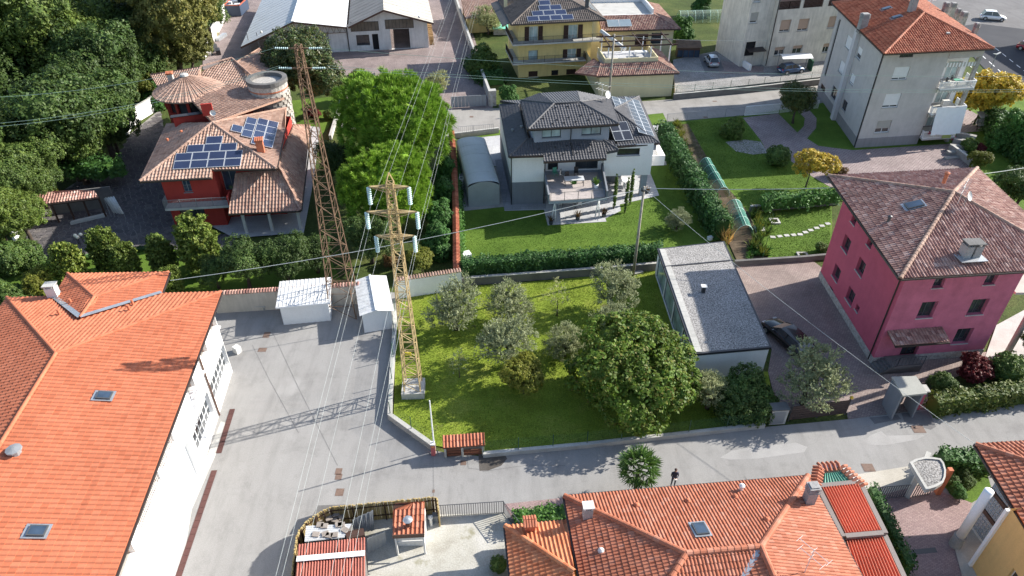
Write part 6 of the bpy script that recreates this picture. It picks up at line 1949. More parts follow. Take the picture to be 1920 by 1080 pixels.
 for i in range(7):
  m=MB();f0,f1=i/7+.004,(i+1)/7-.004
  a,b=c[0].lerp(c[3],f0),c[1].lerp(c[2],f0);a2,b2=c[0].lerp(c[3],f1),c[1].lerp(c[2],f1)
  k=Z*.05
  m.mesh([a,b,(b+b2)/2+k,(a+a2)/2+k,b2,a2],[(0,1,2,3),(3,2,4,5)]);m.build('roof_sheet',M['corr_w'],t)
 m=MB();m.prism([V2(x)for x in c],0,z-.1);m.build('wall',M['conc_d'],t)
 places=[(592,1002),(610,1001),(617,1004),(627,1003),(629,975),(635,983),(640,984),(630,964),(604,968),(611,966),(617,972),(600,984),(608,986),(646,993),(597,975),(622,960),(638,970)]
 for k,(u_,v_)in enumerate(places):
  p=G(u_,v_,z+.06)if v_>982 else G(u_,v_,.9+.06*(k%4))
  m=MB();m.box((p.x,p.y,p.z),(.42,.34,.09),random.uniform(-.6,.6));o=m.build('concrete_slab',M['conc_t'],loc=(p.x,p.y,p.z))
  tagset(o,'loose brown concrete slab lying on the pale corrugated roof' if v_>982 else 'loose brown concrete slab on the heap beside the reed fence','slab','loose slabs in the reed-fenced yard')
 m=MB();p=[G(585,990,.0),G(640,985,.0),G(650,960,.0),G(600,962,.0)];m.prism([V2(x)for x in p],0,.82);o=m.build('slab_stack',M['conc_d'],loc=p[0]);tagset(o,'low grey stack of stored material under the loose slabs','stack')
 m=MB();m.tube([G(648,1008,1.5),G(682,1000,1.3)],.33,10);o=m.build('brown_tarp_roll',M['brown'],loc=G(665,1003,1));tagset(o,'rolled dark brown tarpaulin next to the red shed','tarpaulin')
 for nm,pts,mm,lb in(('metal_sheet',[(660,975,1.9),(700,957,1.9),(702,995,.3),(668,1000,.3)],'zinc','sloping grey metal sheet leaning against the tiled hut'),
('sheet_barrier',[(688,1010,1.7),(722,997,1.7),(726,1021,.05),(690,1037,.05)],'steel','grey corrugated panel standing between red shed and tiled hut')):
  m=MB();P_=[G(*p)for p in pts]
  nn=(P_[1]-P_[0]).cross(P_[3]-P_[0]).normalized()*.03
  k=10
  for i in range(k):
   a,b=P_[0].lerp(P_[1],i/k),P_[0].lerp(P_[1],(i+1)/k);c2,d2=P_[3].lerp(P_[2],(i+1)/k),P_[3].lerp(P_[2],i/k)
   o_=nn*(1 if i%2 else-.3)
   m.hexa([d2+o_,c2+o_,c2+o_+nn*.4,d2+o_+nn*.4],[a+o_,b+o_,b+o_+nn*.4,a+o_+nn*.4])
  o=m.build(nm,M[mm],loc=P_[3]);tagset(o,lb,'metal sheet')
 p=G(809,985);m=MB();m.lathe(tuple(p),[(.1,0),(.1,.75),(.16,.78),(.16,.9),(.02,.98)],10);o=m.build('bollard',M['offwhite'],loc=p);tagset(o,'short white post standing in the concrete yard by the reed fence','post')
 p=G(817,975);m=MB();m.box((p.x,p.y,.3),(.4,.35,.6));o=m.build('meter_box',M['grey'],loc=p);tagset(o,'small grey box on the ground at the gate end of the reed fence','box')
 a,b=G(824,970),G(944,962);c_=G(962,985)
 railing('driveway_gate',[a,b],1.25,M['dkgrey'],None,'low dark iron gate with upright bars in front of the concrete yard','gate',gap=.15,posts=3.5,r=.018)
 railing('side_fence',[b,c_+(c_-b)*.6],1.2,M['dkgrey'],None,'short dark iron fence running back from the gate beside the hedge','fence',gap=.15,posts=2,r=.016)
M['conc_t']=mat("brownish_concrete_slab",(0.27,0.235,0.205),.9,.25,2,.2)
M['corr_w']=M.get('corr_w')or mat("pale_corrugated_sheet",(0.60,0.605,0.60),.55,.12,.3,.08)
bottom_yard()
# carports and gate canopy at the lower right
def right_bottom():
 Z=Vector((0,0,1))
 z=2.5
 M['red_pan']=mat("glossy_red_sheet",(0.68,0.21,0.13),.35,.15,.5,.1)
 M['green_pan']=mat("teal_green_sheet",(0.05,0.22,0.16),.5,.15)
 t=thing('carport','long carport with two red ribbed roof panels in grey frames','carport',tuple(G(1570,1000)))
 for pts in([(1582,1002),(1652,996),(1609,909),(1539,916)],[(1612,1095),(1697,1090),(1656,1001),(1584.5,1007)]):
  q=[G(u,v,z)-Vector((0,0,.25 if pts[0][1]>1050 else 0))for u,v in pts]
  n=14
  for i in range(n):
   m=MB();a,b=q[3].lerp(q[2],i/n),q[3].lerp(q[2],(i+1)/n);c,d=q[0].lerp(q[1],(i+1)/n),q[0].lerp(q[1],i/n)
   def l(p,r_,k):return p.lerp(r_,k)
   prof=[(0,0),(.3,.0),(.46,.17),(.62,.17),(.8,0),(1,0)]
   V=[l(a,b,f)+Z*h for f,h in prof]+[l(d,c,f)+Z*h for f,h in prof]
   m.mesh(V,[(j,j+6,j+7,j+1)for j in range(5)]);m.build('roof_rib',M['red_pan'],t)
  m=MB()
  qq=grow(q,.0);
  for i in range(4):
   a,b=q[i],q[(i+1)%4];d=(b-a).normalized();n_=Vector((d.y,-d.x,0))*.16
   m.bar(a+n_-d*.2*(i%2)+Z*.03,b+n_+d*.2*(i%2)+Z*.03,.3,.2+.004*(i%2))
  m.build('frame',M['conc_frame'],t)
  for p in q:m=MB();m.box((p.x,p.y,z/2-.05),(.18,.18,z-.12));m.build('post',M['concrete'],t)
 g=[G(1543,914,z),G(1601,909,z),G(1576,884,z),G(1545,888,z)]
 t=thing('bin_shelter','small shelter with a teal sheet roof edged in clay tiles','shelter',(g[0].x,g[0].y,0))
 m=MB();n=9
 for i in range(n):
  m=MB();f0,f1=i/n+.01,(i+1)/n-.01
  a,b=g[0].lerp(g[1],f0),g[0].lerp(g[1],f1);c,d=g[3].lerp(g[2],f1),g[3].lerp(g[2],f0)
  k=Z*.05
  m.mesh([a,(a+b)/2+k,b,c,(c+d)/2+k,d],[(0,1,4,5),(1,2,3,4)]);m.build('roof_sheet',M['green_pan'],t)
 for p,q in(((1528,914),(1536,874)),((1534,875),(1576,871)),((1578,872),(1622,912))):
  a,b=G(*p,z+.15),G(*q,z+.15);L=(b-a).length;k=int(L/.27);d=(b-a).normalized();nn=Vector((-d.y,d.x,0))
  for i in range(k):
   c=a+d*(i+.5)*L/k;m=MB();m.tube([c-nn*.35-Z*.1,c+Z*.06,c+nn*.35-Z*.1],.1,7);m.build('edge_tile',M['tile_or2'],t)
  m=MB();m.hexa([a-nn*.12-Z*2.6,b-nn*.12-Z*2.6,b+nn*.12-Z*2.6,a+nn*.12-Z*2.6],[a-nn*.12-Z*.05,b-nn*.12-Z*.05,b+nn*.12-Z*.05,a+nn*.12-Z*.05]);m.build('wall',M['w_white'],t)
 z=2.8
 px=[(1736,920),(1705,868),(1716,862),(1732,858.5),(1749,859),(1763,861),(1769,869),(1773,883),(1772,896),(1768,906),(1755,914)]
 q=[G(u,v,z)for u,v in px]
 t=thing('gate_canopy','rounded concrete gate canopy topped with gravel','canopy',(q[0].x,q[0].y,0))
 c=sum(q,Vector())/len(q)
 m=MB();m.prism([V2(p)for p in q],z-.25,z-.05);m.build('slab',M['conc_l'],t)
 inn=[p.lerp(c,.14)for p in q]
 m=MB();m.prism([V2(p)for p in inn],z-.049,z+.0);m.build('gravel_bed',M['roof_gravel'],t)
 for k in range(len(q)):
  m=MB();a,b=q[k],q[(k+1)%len(q)];ai,bi=inn[k],inn[(k+1)%len(q)]
  up=Z*.09;lo=Z*-.048
  pp=[a,b,bi,ai]if(b-a).cross(ai-a).z>0 else[b,a,ai,bi]
  m.hexa([x+lo for x in pp],[x+up for x in pp]);m.build('rim',M['conc_l'],t)
 w0,w1=G(1700,934),G(1718,893)
 d=(w1-w0).normalized();n_=Vector((d.y,-d.x,0))*.15
 m=MB();m.prism([w0-n_,w1-n_,w1+n_,w0+n_][::-1],0,z-.252);m.build('side_wall',M['conc_l'],t)
 m=MB();x=G(1757,925);m.box((x.x,x.y,1.27),(.3,.3,2.54));m.build('post',M['terracotta'],t)
 railing('sliding_gate',[G(1636,937),G(1697,932)],1.3,M['dkgrey'],None,'dark barred driveway gate left of the rounded canopy','gate',gap=.16,posts=3.2,r=.02)
 railing('pedestrian_gate',[G(1710,932),G(1742,927)],1.4,M['dkgrey'],None,'narrow dark gate beneath the rounded canopy','gate',gap=.16,posts=3,r=.02)
 p0,p1=G(1697,1042),G(1758,1036)
 o=sheet('drain_channel',[p0,p1,p1+Vector((0,.35,0)),p0+Vector((0,.35,0))],M['dkgrey'],.02)
M['conc_frame']=mat("taupe_metal_frame",(0.20,0.17,0.155),.6,.1)
right_bottom()
# sheds, store, huts in the middle
def small_buildings():
 Z=Vector((0,0,1))
 M['shed_w']=mat("white_shed_sheet",(0.66,0.68,0.69),.5,.08,.5,.06,spec=.5)
 M['shed_r']=mat("streaked_white_roof_sheet",(0.60,0.60,0.585),.5,.3,2.2,.15,spec=.5)
 def sheetbox(t,a,b,dv,z0,z1,rows=.25,m='shed_w',name='wall'):
  """ribbed wall from a to b"""
  d=b-a;L=d.length;dn=d.normalized();n=Vector((dn.y,-dn.x,0));k=int(L/rows)
  mb=MB()
  for i in range(k):
   p,q=a+d*(i/k),a+d*((i+1)/k)
   o=n*(.02 if i%2 else 0)
   zt0=z1 if not callable(z1)else z1((i+.5)/k)
   mb.hexa([p+o+Z*z0,q+o+Z*z0,q-n*.03+Z*z0,p-n*.03+Z*z0],[p+o+Z*zt0,q+o+Z*zt0,q-n*.03+Z*zt0,p-n*.03+Z*zt0])
  return mb.build(name,M[m],t)
 def ribroof(t,a,b,c,d,n,m,name='roof_sheet',each=True):
  for i in range(n):
   mb=MB();p,q=a.lerp(b,i/n),a.lerp(b,(i+1)/n);r,s=d.lerp(c,(i+1)/n),d.lerp(c,i/n)
   V=[]
   for(x,y)in((p,q),(s,r)):V+=[x,x.lerp(y,.7),x.lerp(y,.78)+Z*.03,x.lerp(y,.92)+Z*.03,y]
   mb.mesh(V,[(j,j+1,j+6,j+5)for j in range(4)]);mb.build(name,M[m],t)
 a,b=G(532,609),G(621,601)
 h=2.15
 d=(b-a).normalized();s=Vector((-d.y,d.x,0));dep=3.0
 t=thing('metal_shed','white ribbed metal shed with a flat streaked roof left of the brown pylon','shed',a)
 for p,q in((a,b),(b,b+s*dep),(b+s*dep,a+s*dep),(a+s*dep,a)):sheetbox(t,p,q,s,0,h)
 ov=.25
 ribroof(t,a-d*ov-s*ov+Z*(h+.02),b+d*ov-s*ov+Z*(h+.02),b+d*ov+s*(dep+ov)+Z*(h+.25),a-d*ov+s*(dep+ov)+Z*(h+.25),14,'shed_r')
 m=MB();m.bar(a-d*ov-s*(ov+.03)+Z*(h-.03),b+d*ov-s*(ov+.03)+Z*(h-.03),.05,.16);m.build('fascia',M['shed_w'],t)
 a,b=G(684,624),G(738,615)
 d=(b-a).normalized();s=(G(682,545)-a);s.z=0;s.normalize();s=Vector((-d.y,d.x,0));dep=4.7;w=(b-a).length
 t=thing('gabled_shed','white metal shed with a low gable between the two pylons','shed',a)
 g=lambda f:2.1+.28*(1-abs(f*2-1))
 sheetbox(t,a,b,s,0,g);sheetbox(t,b,b+s*dep,s,0,2.1);sheetbox(t,a+s*dep,a,s,0,2.1);sheetbox(t,b+s*dep,a+s*dep,s,0,g)
 mid=(a+b)/2
 r0,r1=mid-s*.3+Z*2.44,mid+s*(dep+.3)+Z*2.44
 l0,l1=a-d*.2-s*.3+Z*2.12,a-d*.2+s*(dep+.3)+Z*2.12
 q0,q1=b+d*.2-s*.3+Z*2.12,b+d*.2+s*(dep+.3)+Z*2.12
 ribroof(t,l1,l0,r0,r1,12,'shed_r');ribroof(t,q0,q1,r1,r0,12,'shed_r')
 m=MB();m.bar(r0+Z*.06,r1+Z*.06,.2,.05);m.build('ridge_cap',M['shed_w'],t)
 a,b=G(879,389),G(937,384)
 d=(b-a).normalized();s=Vector((-d.y,d.x,0));w=(b-a).length;dep=11.5
 t=thing('arched_store','grey arched metal storage tent beside the modern house','store',a)
 n=12;hw=2.45
 arc=[(0,0),(0,hw)]+[(w*(1-math.cos(math.pi*(i+.5)/n))/2,hw+.62*math.sin(math.pi*(i+.5)/n)**.8)for i in range(n)]+[(w,hw),(w,0)]
 M['tent']=mat("grey_green_tent_sheet",(0.30,0.32,0.31),.6,.12,.6,.06)
 M['tent_r']=mat("silver_tent_roof",(0.40,0.425,0.43),.5,.12,.6,.06)
 segs=5
 for k in range(segs):
  m=MB();y0,y1=dep*k/segs+.015,dep*(k+1)/segs-.015
  for(x0,z0),(x1,z1)in zip(arc[1:-2],arc[2:-1]):
   P0,P1=a+d*(x0*1.02-.02*w/2)+Z*(z0+.02),a+d*(x1*1.02-.02*w/2)+Z*(z1+.02)
   m.face([P0+s*y0,P1+s*y0,P1+s*y1,P0+s*y1])
  m.build('roof_segment',M['tent_r'],t)
 sheetbox(t,b,b+s*dep,s,0,hw,.3,'tent','side_wall');sheetbox(t,a+s*dep,a,s,0,hw,.3,'tent','side_wall')
 zf=lambda f:hw+.6*math.sin(math.pi*min(max(f,.02),.98))**.8
 sheetbox(t,a,b,s,0,zf,.16,'tent','front_wall');sheetbox(t,b+s*dep,a+s*dep,s,0,zf,.16,'tent','rear_wall')
 p=G(866,352);t=thing('heat_pump','white twin-fan heat pump beside the arched store','heat pump',p)
 m=MB();m.box((p.x,p.y,.75),(.5,1.3,1.4));m.build('casing',M['offwhite'],t)
 for k in(-.32,.32):m=MB();m.box((p.x,p.y+k,1.46),(.36,.5,.03));m.build('fan_grille',M['dkgrey'],t)
 z=2.7
 q=[G(1693,742,z),G(1739,737,z),G(1718,705,z),G(1672,706,z)]
 t=thing('gate_hut','small gatehouse with a flat pale slab roof and open dark door','gatehouse',(q[0].x,q[0].y,0))
 m=MB();m.prism([V2(p)for p in q],z-.16,z);m.build('slab_roof',mat("lichened_slab",(0.30,0.30,0.27),.9,.2),t)
 i=[V2(p.lerp(sum(q,Vector())/4,.12))for p in q]
 m=MB();w=.12
 a_,b_,c_,d_=[Vector((*p,0))for p in i]
 for p0,p1 in((a_,d_),(d_,c_),(b_,c_)):
  k=(p1-p0).normalized();nn=Vector((-k.y,k.x,0))*w
  m.prism([p0+k*.0,p1-k*w*1.1,p1+nn-k*w*1.1,p0+nn]if True else 0,0,z-.165)
 m.build('wall',M['w_slate'],t)
 p=G(1716,768);m=MB();m.box((p.x,p.y+.2,1.0),(.5,.5,2.0));m.build('red_pillar',M['w_crim'],t);m=MB();m.box((p.x,p.y+.2,2.06),(.75,.75,.1));m.build('pillar_cap',M['conc_l'],t)
 a,b=G(836,858),G(906,853)
 t=thing('bin_shelter','brown slatted bin shelter under a single row of clay tiles by the yard corner','shelter',a)
 d=(b-a).normalized();s=Vector((-d.y,d.x,0));L=(b-a).length;h=1.25
 r0,r1=a-d*.15-s*.2+Z*h,b+d*.15-s*.2+Z*h;r2,r3=b+d*.15+s*.75+Z*(h+.25),a-d*.15+s*.75+Z*(h+.25)
 roof(t,[[r0,r1,r2,r3]],M['tile_or2'],M['brown'],tw=.24,tl=.5,prof='roll',step=.03,n_ind=60,thick=.08)
 for x in(0,L*.45,L):m=MB();c=a+d*x;m.box((c.x,c.y,h/2),(.14,.14,h-.02));m.build('post',M['conc_l'],t)
 for x0,x1,zs in((.1,L*.45-.1,(.25,.55,.85)),(L*.45+.1,L-.1,(.25,.55))):
  for zz in zs:m=MB();m.bar(a+d*x0+Z*zz,a+d*x1+Z*zz,.04,.24);m.build('slat',mat("reddish_wood%d"%int(zz*100),(0.16,0.06,0.035),.7),t)
 m=MB();m.bar(a+d*(L*.45+.1)+Z*.95,a+d*(L-.1)+Z*.95,.05,.05);m.build('rail',M['offwhite'],t)
 m=MB();m.prism([V2(a+s*.5),V2(b+s*.5),V2(b+s*.6),V2(a+s*.6)],0,h);m.prism([V2(a-d*.08),V2(a-d*.02),V2(a-d*.02+s*.6),V2(a-d*.08+s*.6)],0,h);m.build('back_wall',M['conc_l'],t)
 p=G(813,852);t=thing('barrier','red barrier post with its white arm raised','barrier',p)
 m=MB();m.box((p.x,p.y,.55),(.28,.3,1.1));m.build('housing',flat("faded_red_paint",(0.50,0.13,0.13),.5),t);m=MB();m.box((p.x,p.y,1.16),(.32,.34,.12));m.build('head',M['offwhite'],t)
 m=MB();m.box((p.x,p.y-.16,.98),(.16,.03,.12));m.build('sticker',flat("orange_sticker",(0.7,0.3,0.05)),t)
 m=MB();m.tube([p+Vector((.08,.06,.9)),p+Vector((.08,.06,5.4))],[.06,.04],8);m.build('arm',M['white'],t)
 for sx in(-.3,.3):m=MB();m.box((p.x+sx,p.y,.2),(.07,.1,.4));m.build('guard',M['grey'],t)
 z=2.5
 q=[G(57,386,z),G(185,371,z),G(176,356,z+.3),G(62,362,z+.3)]
 t=thing('open_shed','open shed with a dark tile roof at the edge of the wood','shed',(q[0].x,q[0].y,0))
 roof(t,[q],M['tile_pink'],M['deck_pk'],tw=.28,tl=.4,prof='roll',step=.03,gutter=[(q[0],q[1])])
 for k in range(5):p=q[0].lerp(q[1],.03+.235*k);m=MB();m.box((p.x,p.y+.3,z/2),(.14,.14,z-.1));m.build('post',M['brown'],t)
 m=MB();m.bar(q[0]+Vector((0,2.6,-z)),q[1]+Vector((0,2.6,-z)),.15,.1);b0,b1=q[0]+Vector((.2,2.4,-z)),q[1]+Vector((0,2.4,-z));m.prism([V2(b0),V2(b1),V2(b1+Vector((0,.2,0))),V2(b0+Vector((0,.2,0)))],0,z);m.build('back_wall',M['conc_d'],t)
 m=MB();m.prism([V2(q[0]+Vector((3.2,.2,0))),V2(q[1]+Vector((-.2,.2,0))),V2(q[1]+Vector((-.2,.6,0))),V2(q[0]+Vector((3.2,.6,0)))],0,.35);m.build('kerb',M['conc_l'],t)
 for u,v,w_,hh,mm,lb in((152,384,.9,1.1,'offwhite','pale covered bundle stored under the open shed roof'),(165,380,1.2,.9,'dkgrey','dark covered load stored under the open shed roof'),(120,393,1.3,.5,'conc_l','low pale bench under the open shed roof')):
  p=G(u,v);m=MB();m.ball((p.x,p.y,hh/2),.5,10,(w_,.8,hh));o=m.build('stored_bundle',M[mm],loc=p);tagset(o,lb,'bundle')
 p=[G(195,372,2.3),G(214,369,2.3),G(233,402,.6),G(213,400,.5)];t=thing('corrugated_sheet','grey corrugated sheet leaning at the end of the open shed','metal sheet',(p[0].x,p[0].y,0))
 m=MB()
 for i in range(8):
  f0,f1=i/8,(i+1)/8;k=Z*(.08 if i%2 else 0)
  m.face([p[0].lerp(p[1],f0)+k,p[0].lerp(p[1],f1)+k,p[3].lerp(p[2],f1)+k,p[3].lerp(p[2],f0)+k])
 m.build('sheet',M['steel'],t)
 for pp in p[:2]+p[2:]:m=MB();m.box((pp.x,pp.y,pp.z/2-.02),(.06,.06,pp.z-.04));m.build('post',M['grey'],t)
 p=G(1448,796);t=thing('utility_cabinet','pale concrete utility cabinet with grey doors beside the timber gate','cabinet',p)
 m=MB();m.box((p.x+.3,p.y+.35,.75),(1.25,.7,1.5),.09);m.build('housing',M['conc_l'],t);m=MB();m.box((p.x+.28,p.y-.01,.72),(1.0,.03,1.2),.09);m.build('door',M['grey'],t);m=MB();m.box((p.x+.3,p.y+.35,1.54),(1.35,.8,.08),.09);m.build('lid',M['conc_d'],t)
 a,b=G(1478,790),G(1584,778);t=thing('timber_gate','dark brown horizontal board gate at the street entrance of the pink house','gate',a)
 d=(b-a).normalized()
 for k in range(6):m=MB();m.bar(a+Z*(.28+.24*k),b+Z*(.28+.24*k),.05,.21);m.build('board',M['gateb'],t)
 for f in(0,.5,1):q=a.lerp(b,f);m=MB();m.box((q.x,q.y+.06,.85),(.1,.1,1.7));m.build('post',M['dkgrey'],t)
 m=MB();m.ball((b.x,b.y,1.85),.14,10);m.build('lamp',flat("amber_lamp",(0.7,0.45,0.05)),t)
 a,b=G(1660,745),G(1678,774);t=thing('gate_leaf','dark board gate leaf standing open beside the small gatehouse','gate',a)
 for k in range(6):m=MB();m.bar(a+Z*(.25+.25*k),b+Z*(.25+.25*k),.05,.22);m.build('board',M['w_slate'],t)
 m=MB();m.box((b.x,b.y,.9),(.12,.12,1.8));m.build('post',M['dkgrey'],t)
M['gateb']=mat("dark_brown_board",(0.065,0.045,0.04),.7,.25,2)
small_buildings()
# walls, fences, hedges
def gwall(name,label,pts,h,w,m,cap=None,capw=.1,caph=.08,cat='wall',z0=0.,tiles=None):
 t=thing(name,label,cat,(pts[0].x,pts[0].y,z0))
 mb=MB();cb=MB();Z=Vector((0,0,1))
 N=[]
 for i in range(len(pts)):
  d0=(pts[i]-pts[max(i-1,0)]);d1=(pts[min(i+1,len(pts)-1)]-pts[i])
  d0.z=d1.z=0
  d=(d0.normalized()if d0.length>0 else Vector())+(d1.normalized()if d1.length>0 else Vector());d.normalize();N.append(Vector((-d.y,d.x,0)))
 for i in range(len(pts)-1):
  a,b=Vector((pts[i].x,pts[i].y,z0)),Vector((pts[i+1].x,pts[i+1].y,z0));na,nb=N[i],N[i+1]
  mb.hexa([a-na*w/2,b-nb*w/2,b+nb*w/2,a+na*w/2],[x+Z*h for x in(a-na*w/2,b-nb*w/2,b+nb*w/2,a+na*w/2)])
  if cap:
   k=w/2+capw
   cb.hexa([x+Z*(h+.002)for x in(a-na*k,b-nb*k,b+nb*k,a+na*k)],[x+Z*(h+caph)for x in(a-na*k,b-nb*k,b+nb*k,a+na*k)])
  if tiles:
   L=(b-a).length;d=(b-a).normalized();n=Vector((-d.y,d.x,0));k=int(L/.24)
   for j in range(k):
    c=a+d*(j+.5)*L/k+Z*(h+.02);q=MB();x=w/2+.16
    q.tube([c-n*x,c+Z*.16,c+n*x],.095,6);q.build('coping_tile',M[tiles],t)
 mb.build('wall' if cap or tiles else 'masonry',M[m]if isinstance(m,str)else m,t)
 if cap:cb.build('coping',M[cap],t)
 return t
Zv=Vector((0,0,1))
M['w_creamwall']=wall_mat("cream_garden_wall",(0.52,0.47,0.40),.15,.2)
gwall('garden_wall','cream garden wall with a tiled coping behind the two metal sheds',[G(408,586),G(620,572),G(680,567)],2.1,.25,'w_creamwall',tiles='tile_pink')
gwall('garden_wall','white garden wall with a clay coping behind the olive garden',[G(742,560),G(866,541)],2.1,.25,M['w_white'],tiles='tile_beige')
gwall('boundary_wall','long narrow wall with reddish tile coping between pine garden and modern house',[G(858,540),G(856,420),G(853,330),G(848,268)],1.6,.3,'w_creamwall',tiles='tile_red')
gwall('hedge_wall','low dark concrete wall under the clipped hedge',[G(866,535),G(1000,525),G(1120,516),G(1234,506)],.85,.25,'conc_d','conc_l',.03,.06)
gwall('kerb_wall','low worn concrete wall with fence between yard and olive garden',[G(742,590),G(740,640),G(735,720),G(732,786),G(815,845)],.55,.3,'concrete','conc_l',.02,.05)
gwall('street_kerb','low pale concrete kerb wall along the street side of the olive garden',[G(906,856),G(1100,838),G(1290,817),G(1432,801)],.35,.25,'conc_l','conc_l',.02,.05)
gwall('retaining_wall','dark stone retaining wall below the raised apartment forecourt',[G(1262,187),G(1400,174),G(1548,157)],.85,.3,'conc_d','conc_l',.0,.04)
gwall('lane_wall','low grey wall along the lane beside the modern house garden',[G(846,260),G(935,249)],.7,.25,'concrete','conc_l',.02,.05)
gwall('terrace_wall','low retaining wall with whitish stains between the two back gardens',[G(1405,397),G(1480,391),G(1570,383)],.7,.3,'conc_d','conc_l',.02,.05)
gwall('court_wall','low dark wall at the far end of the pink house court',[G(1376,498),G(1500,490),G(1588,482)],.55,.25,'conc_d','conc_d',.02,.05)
gwall('villa_wall','curving white garden wall between the wood and the villa',[G(304,195),G(285,212),G(262,226),G(245,241),G(238,256)],2.0,.3,M['w_white'],'conc_l',.02,.06)
gwall('shed_wall','sunlit cream wall at the left end of the stone court',[G(62,392),G(45,425),G(28,452)],1.4,.25,M['w_white'],'conc_l',.02,.06)
gwall('warehouse_wall','long grey wall between warehouse yard and yellow house',[G(843,-30),G(870,55),G(900,140),G(922,200)],1.6,.3,'conc_l','conc_l',.03,.06)
gwall('gate_pillar','grey stone gate pillar at the corner of the warehouse yard',[G(916,198),G(930,197)],2.2,.7,'stone','conc_l',.06,.1,cat='pillar')
gwall('garden_path_wall','pale low wall beside the tower lawn',[G(642,178),G(638,205),G(628,235),G(620,262)],.6,.35,'conc_l')
gwall('junk_wall','white wall behind the scrap heap at the top',[G(424,30),G(405,70),G(384,112)],2.2,.3,M['w_hall'])
gwall('stair_wall','low grey wall beside the curved garden steps',[G(1782,283),G(1805,300),G(1832,322)],.8,.3,'concrete','conc_l',.02,.05)
mb=MB();mb.prism([V2(G(u,v,.8))for u,v in((1266,174),(1550,143),(1560,112),(1440,95),(1370,90),(1262,112))],-.05,.8)
o=mb.build('raised_forecourt',M['gravel'],loc=G(1400,130));o['kind']='structure'
S('entrance_paving',GP([(1345,112),(1400,122),(1432,126),(1432,135),(1360,139),(1330,128)],.8),M['brick_drive'],.806)
S('parking_bay',GP([(1308,102),(1345,100),(1358,132),(1322,136)],.8),M['asphalt_old'],.808)
def wire_mat():
 m,nt,bs=new_mat("green_wire_mesh")
 bs.inputs["Base Color"].default_value=(0.03,0.13,0.07,1)
 bs.inputs["Roughness"].default_value=.6
 tr=_n(nt,"ShaderNodeBsdfTransparent");mx=_n(nt,"ShaderNodeMixShader")
 mx.inputs[0].default_value=.12
 nt.links.new(tr.outputs[0],mx.inputs[1]);nt.links.new(bs.outputs[0],mx.inputs[2])
 nt.links.new(mx.outputs[0],nt.nodes["Material Output"].inputs[0])
 return m
M['wire']=wire_mat()
def net_mat(name,col,k):
 m,nt,bs=new_mat(name)
 bs.inputs["Base Color"].default_value=(*col,1);bs.inputs["Roughness"].default_value=.7
 tr=_n(nt,"ShaderNodeBsdfTransparent");mx=_n(nt,"ShaderNodeMixShader");mx.inputs[0].default_value=k
 nt.links.new(tr.outputs[0],mx.inputs[1]);nt.links.new(bs.outputs[0],mx.inputs[2])
 nt.links.new(mx.outputs[0],nt.nodes["Material Output"].inputs[0])
 return m
M['net']=net_mat("teal_garden_net",(0.05,0.24,0.18),.5)
M['net_p']=net_mat("pale_garden_net",(0.35,0.45,0.38),.3)
def wire_fence(label,pts,z0,h,gap=2.2,group=None):
 t=thing('wire_fence',label,'fence',(pts[0].x,pts[0].y,z0),group)
 m=MB();me_=None;off=wloc(t)
 for a,b in zip(pts[:-1],pts[1:]):
  a,b=Vector((a.x,a.y,z0)),Vector((b.x,b.y,z0))
  m.face([a,b,b+Zv*h,a+Zv*h])
  k=max(1,int((b-a).length/gap))
  for i in range(k+1):
   q=a.lerp(b,i/k)
   if me_ is None:
    mb=MB();mb.tube([(0,0,0),(0,0,h+.05)],.03,6);o_=mb.build('post',M['postg']);me_=o_.data;bpy.data.objects.remove(o_)
   o_=link('post',me_,t);o_.location=q-off
 m.build('mesh_panel',M['wire'],t)
M['postg']=flat("green_post",(0.03,0.08,0.05),.5)
wire_fence('green wire fence on the kerb wall beside the yard',[G(742,592),G(736,720),G(733,785),G(814,843)],.6,1.15)
wire_fence('green wire fence along the street edge of the olive garden',[G(907,855),G(1100,837),G(1290,816),G(1430,800)],.4,1.15)
wire_fence('thin wire fence on top of the dark retaining wall',[G(1266,186),G(1400,173),G(1546,156)],.9,1.1,2.6)
wire_fence('thin wire fence around the back garden lawn',[G(1428,490),G(1442,440),G(1448,400)],0,1.2,2.0)
railing('lane_fence',[G(1250,230),G(1325,223),G(1393,217)],1.25,M['grey'],None,'grey iron fence between lane and apartment lawn','fence',gap=.16,posts=2.6)
railing('lane_fence',[G(850,252,.7),G(925,246,.7)],1.0,M['grey'],None,'grey iron fence on the low wall beside the lane','fence',gap=.25,posts=2.6)
railing('driveway_gate',[G(1396,217),G(1459,212)],1.35,M['white'],None,'white barred driveway gate of the grey apartment house','gate',gap=.16,posts=3.5,r=.025,top=.07)
railing('lane_fence',[G(1462,212),G(1500,207),G(1533,203)],1.2,M['offwhite'],None,'white barred fence between driveway gate and grey apartment house','fence',gap=.16,posts=2.5,r=.02)
def board_gate(label,a,b,h,m,n,name='sliding_gate'):
 t=thing(name,label,'gate',a);d=(b-a)
 for k in range(n):
  p,q=a+d*(k/n+.003),a+d*((k+1)/n-.003);mb=MB();mb.bar((p+q)/2+Zv*.08,(p+q)/2+Zv*h,(q-p).length,.05,up=Vector((-d.y,d.x,0)));mb.build('panel',M[m],t)
 mb=MB();mb.bar(a+Zv*(h+.04),b+Zv*(h+.04),.09,.08);mb.build('top_rail',M['grey'],t)
M['gatem']=flat('blue_grey_gate',(0.23,0.25,0.27),.5)
board_gate('wide grey panelled sliding gate of the warehouse yard',G(846,203),G(912,199),1.6,'gatem',10)
M['hedge']=leaf_mat("hedge_leaves",[(0.029,0.080,0.019),(0.048,0.120,0.029),(0.072,0.152,0.038)],.2)
M['hedge_y']=leaf_mat("yellowish_hedge_leaves",[(0.060,0.102,0.018),(0.102,0.144,0.024),(0.156,0.168,0.030),(0.060,0.108,0.024)],.25)
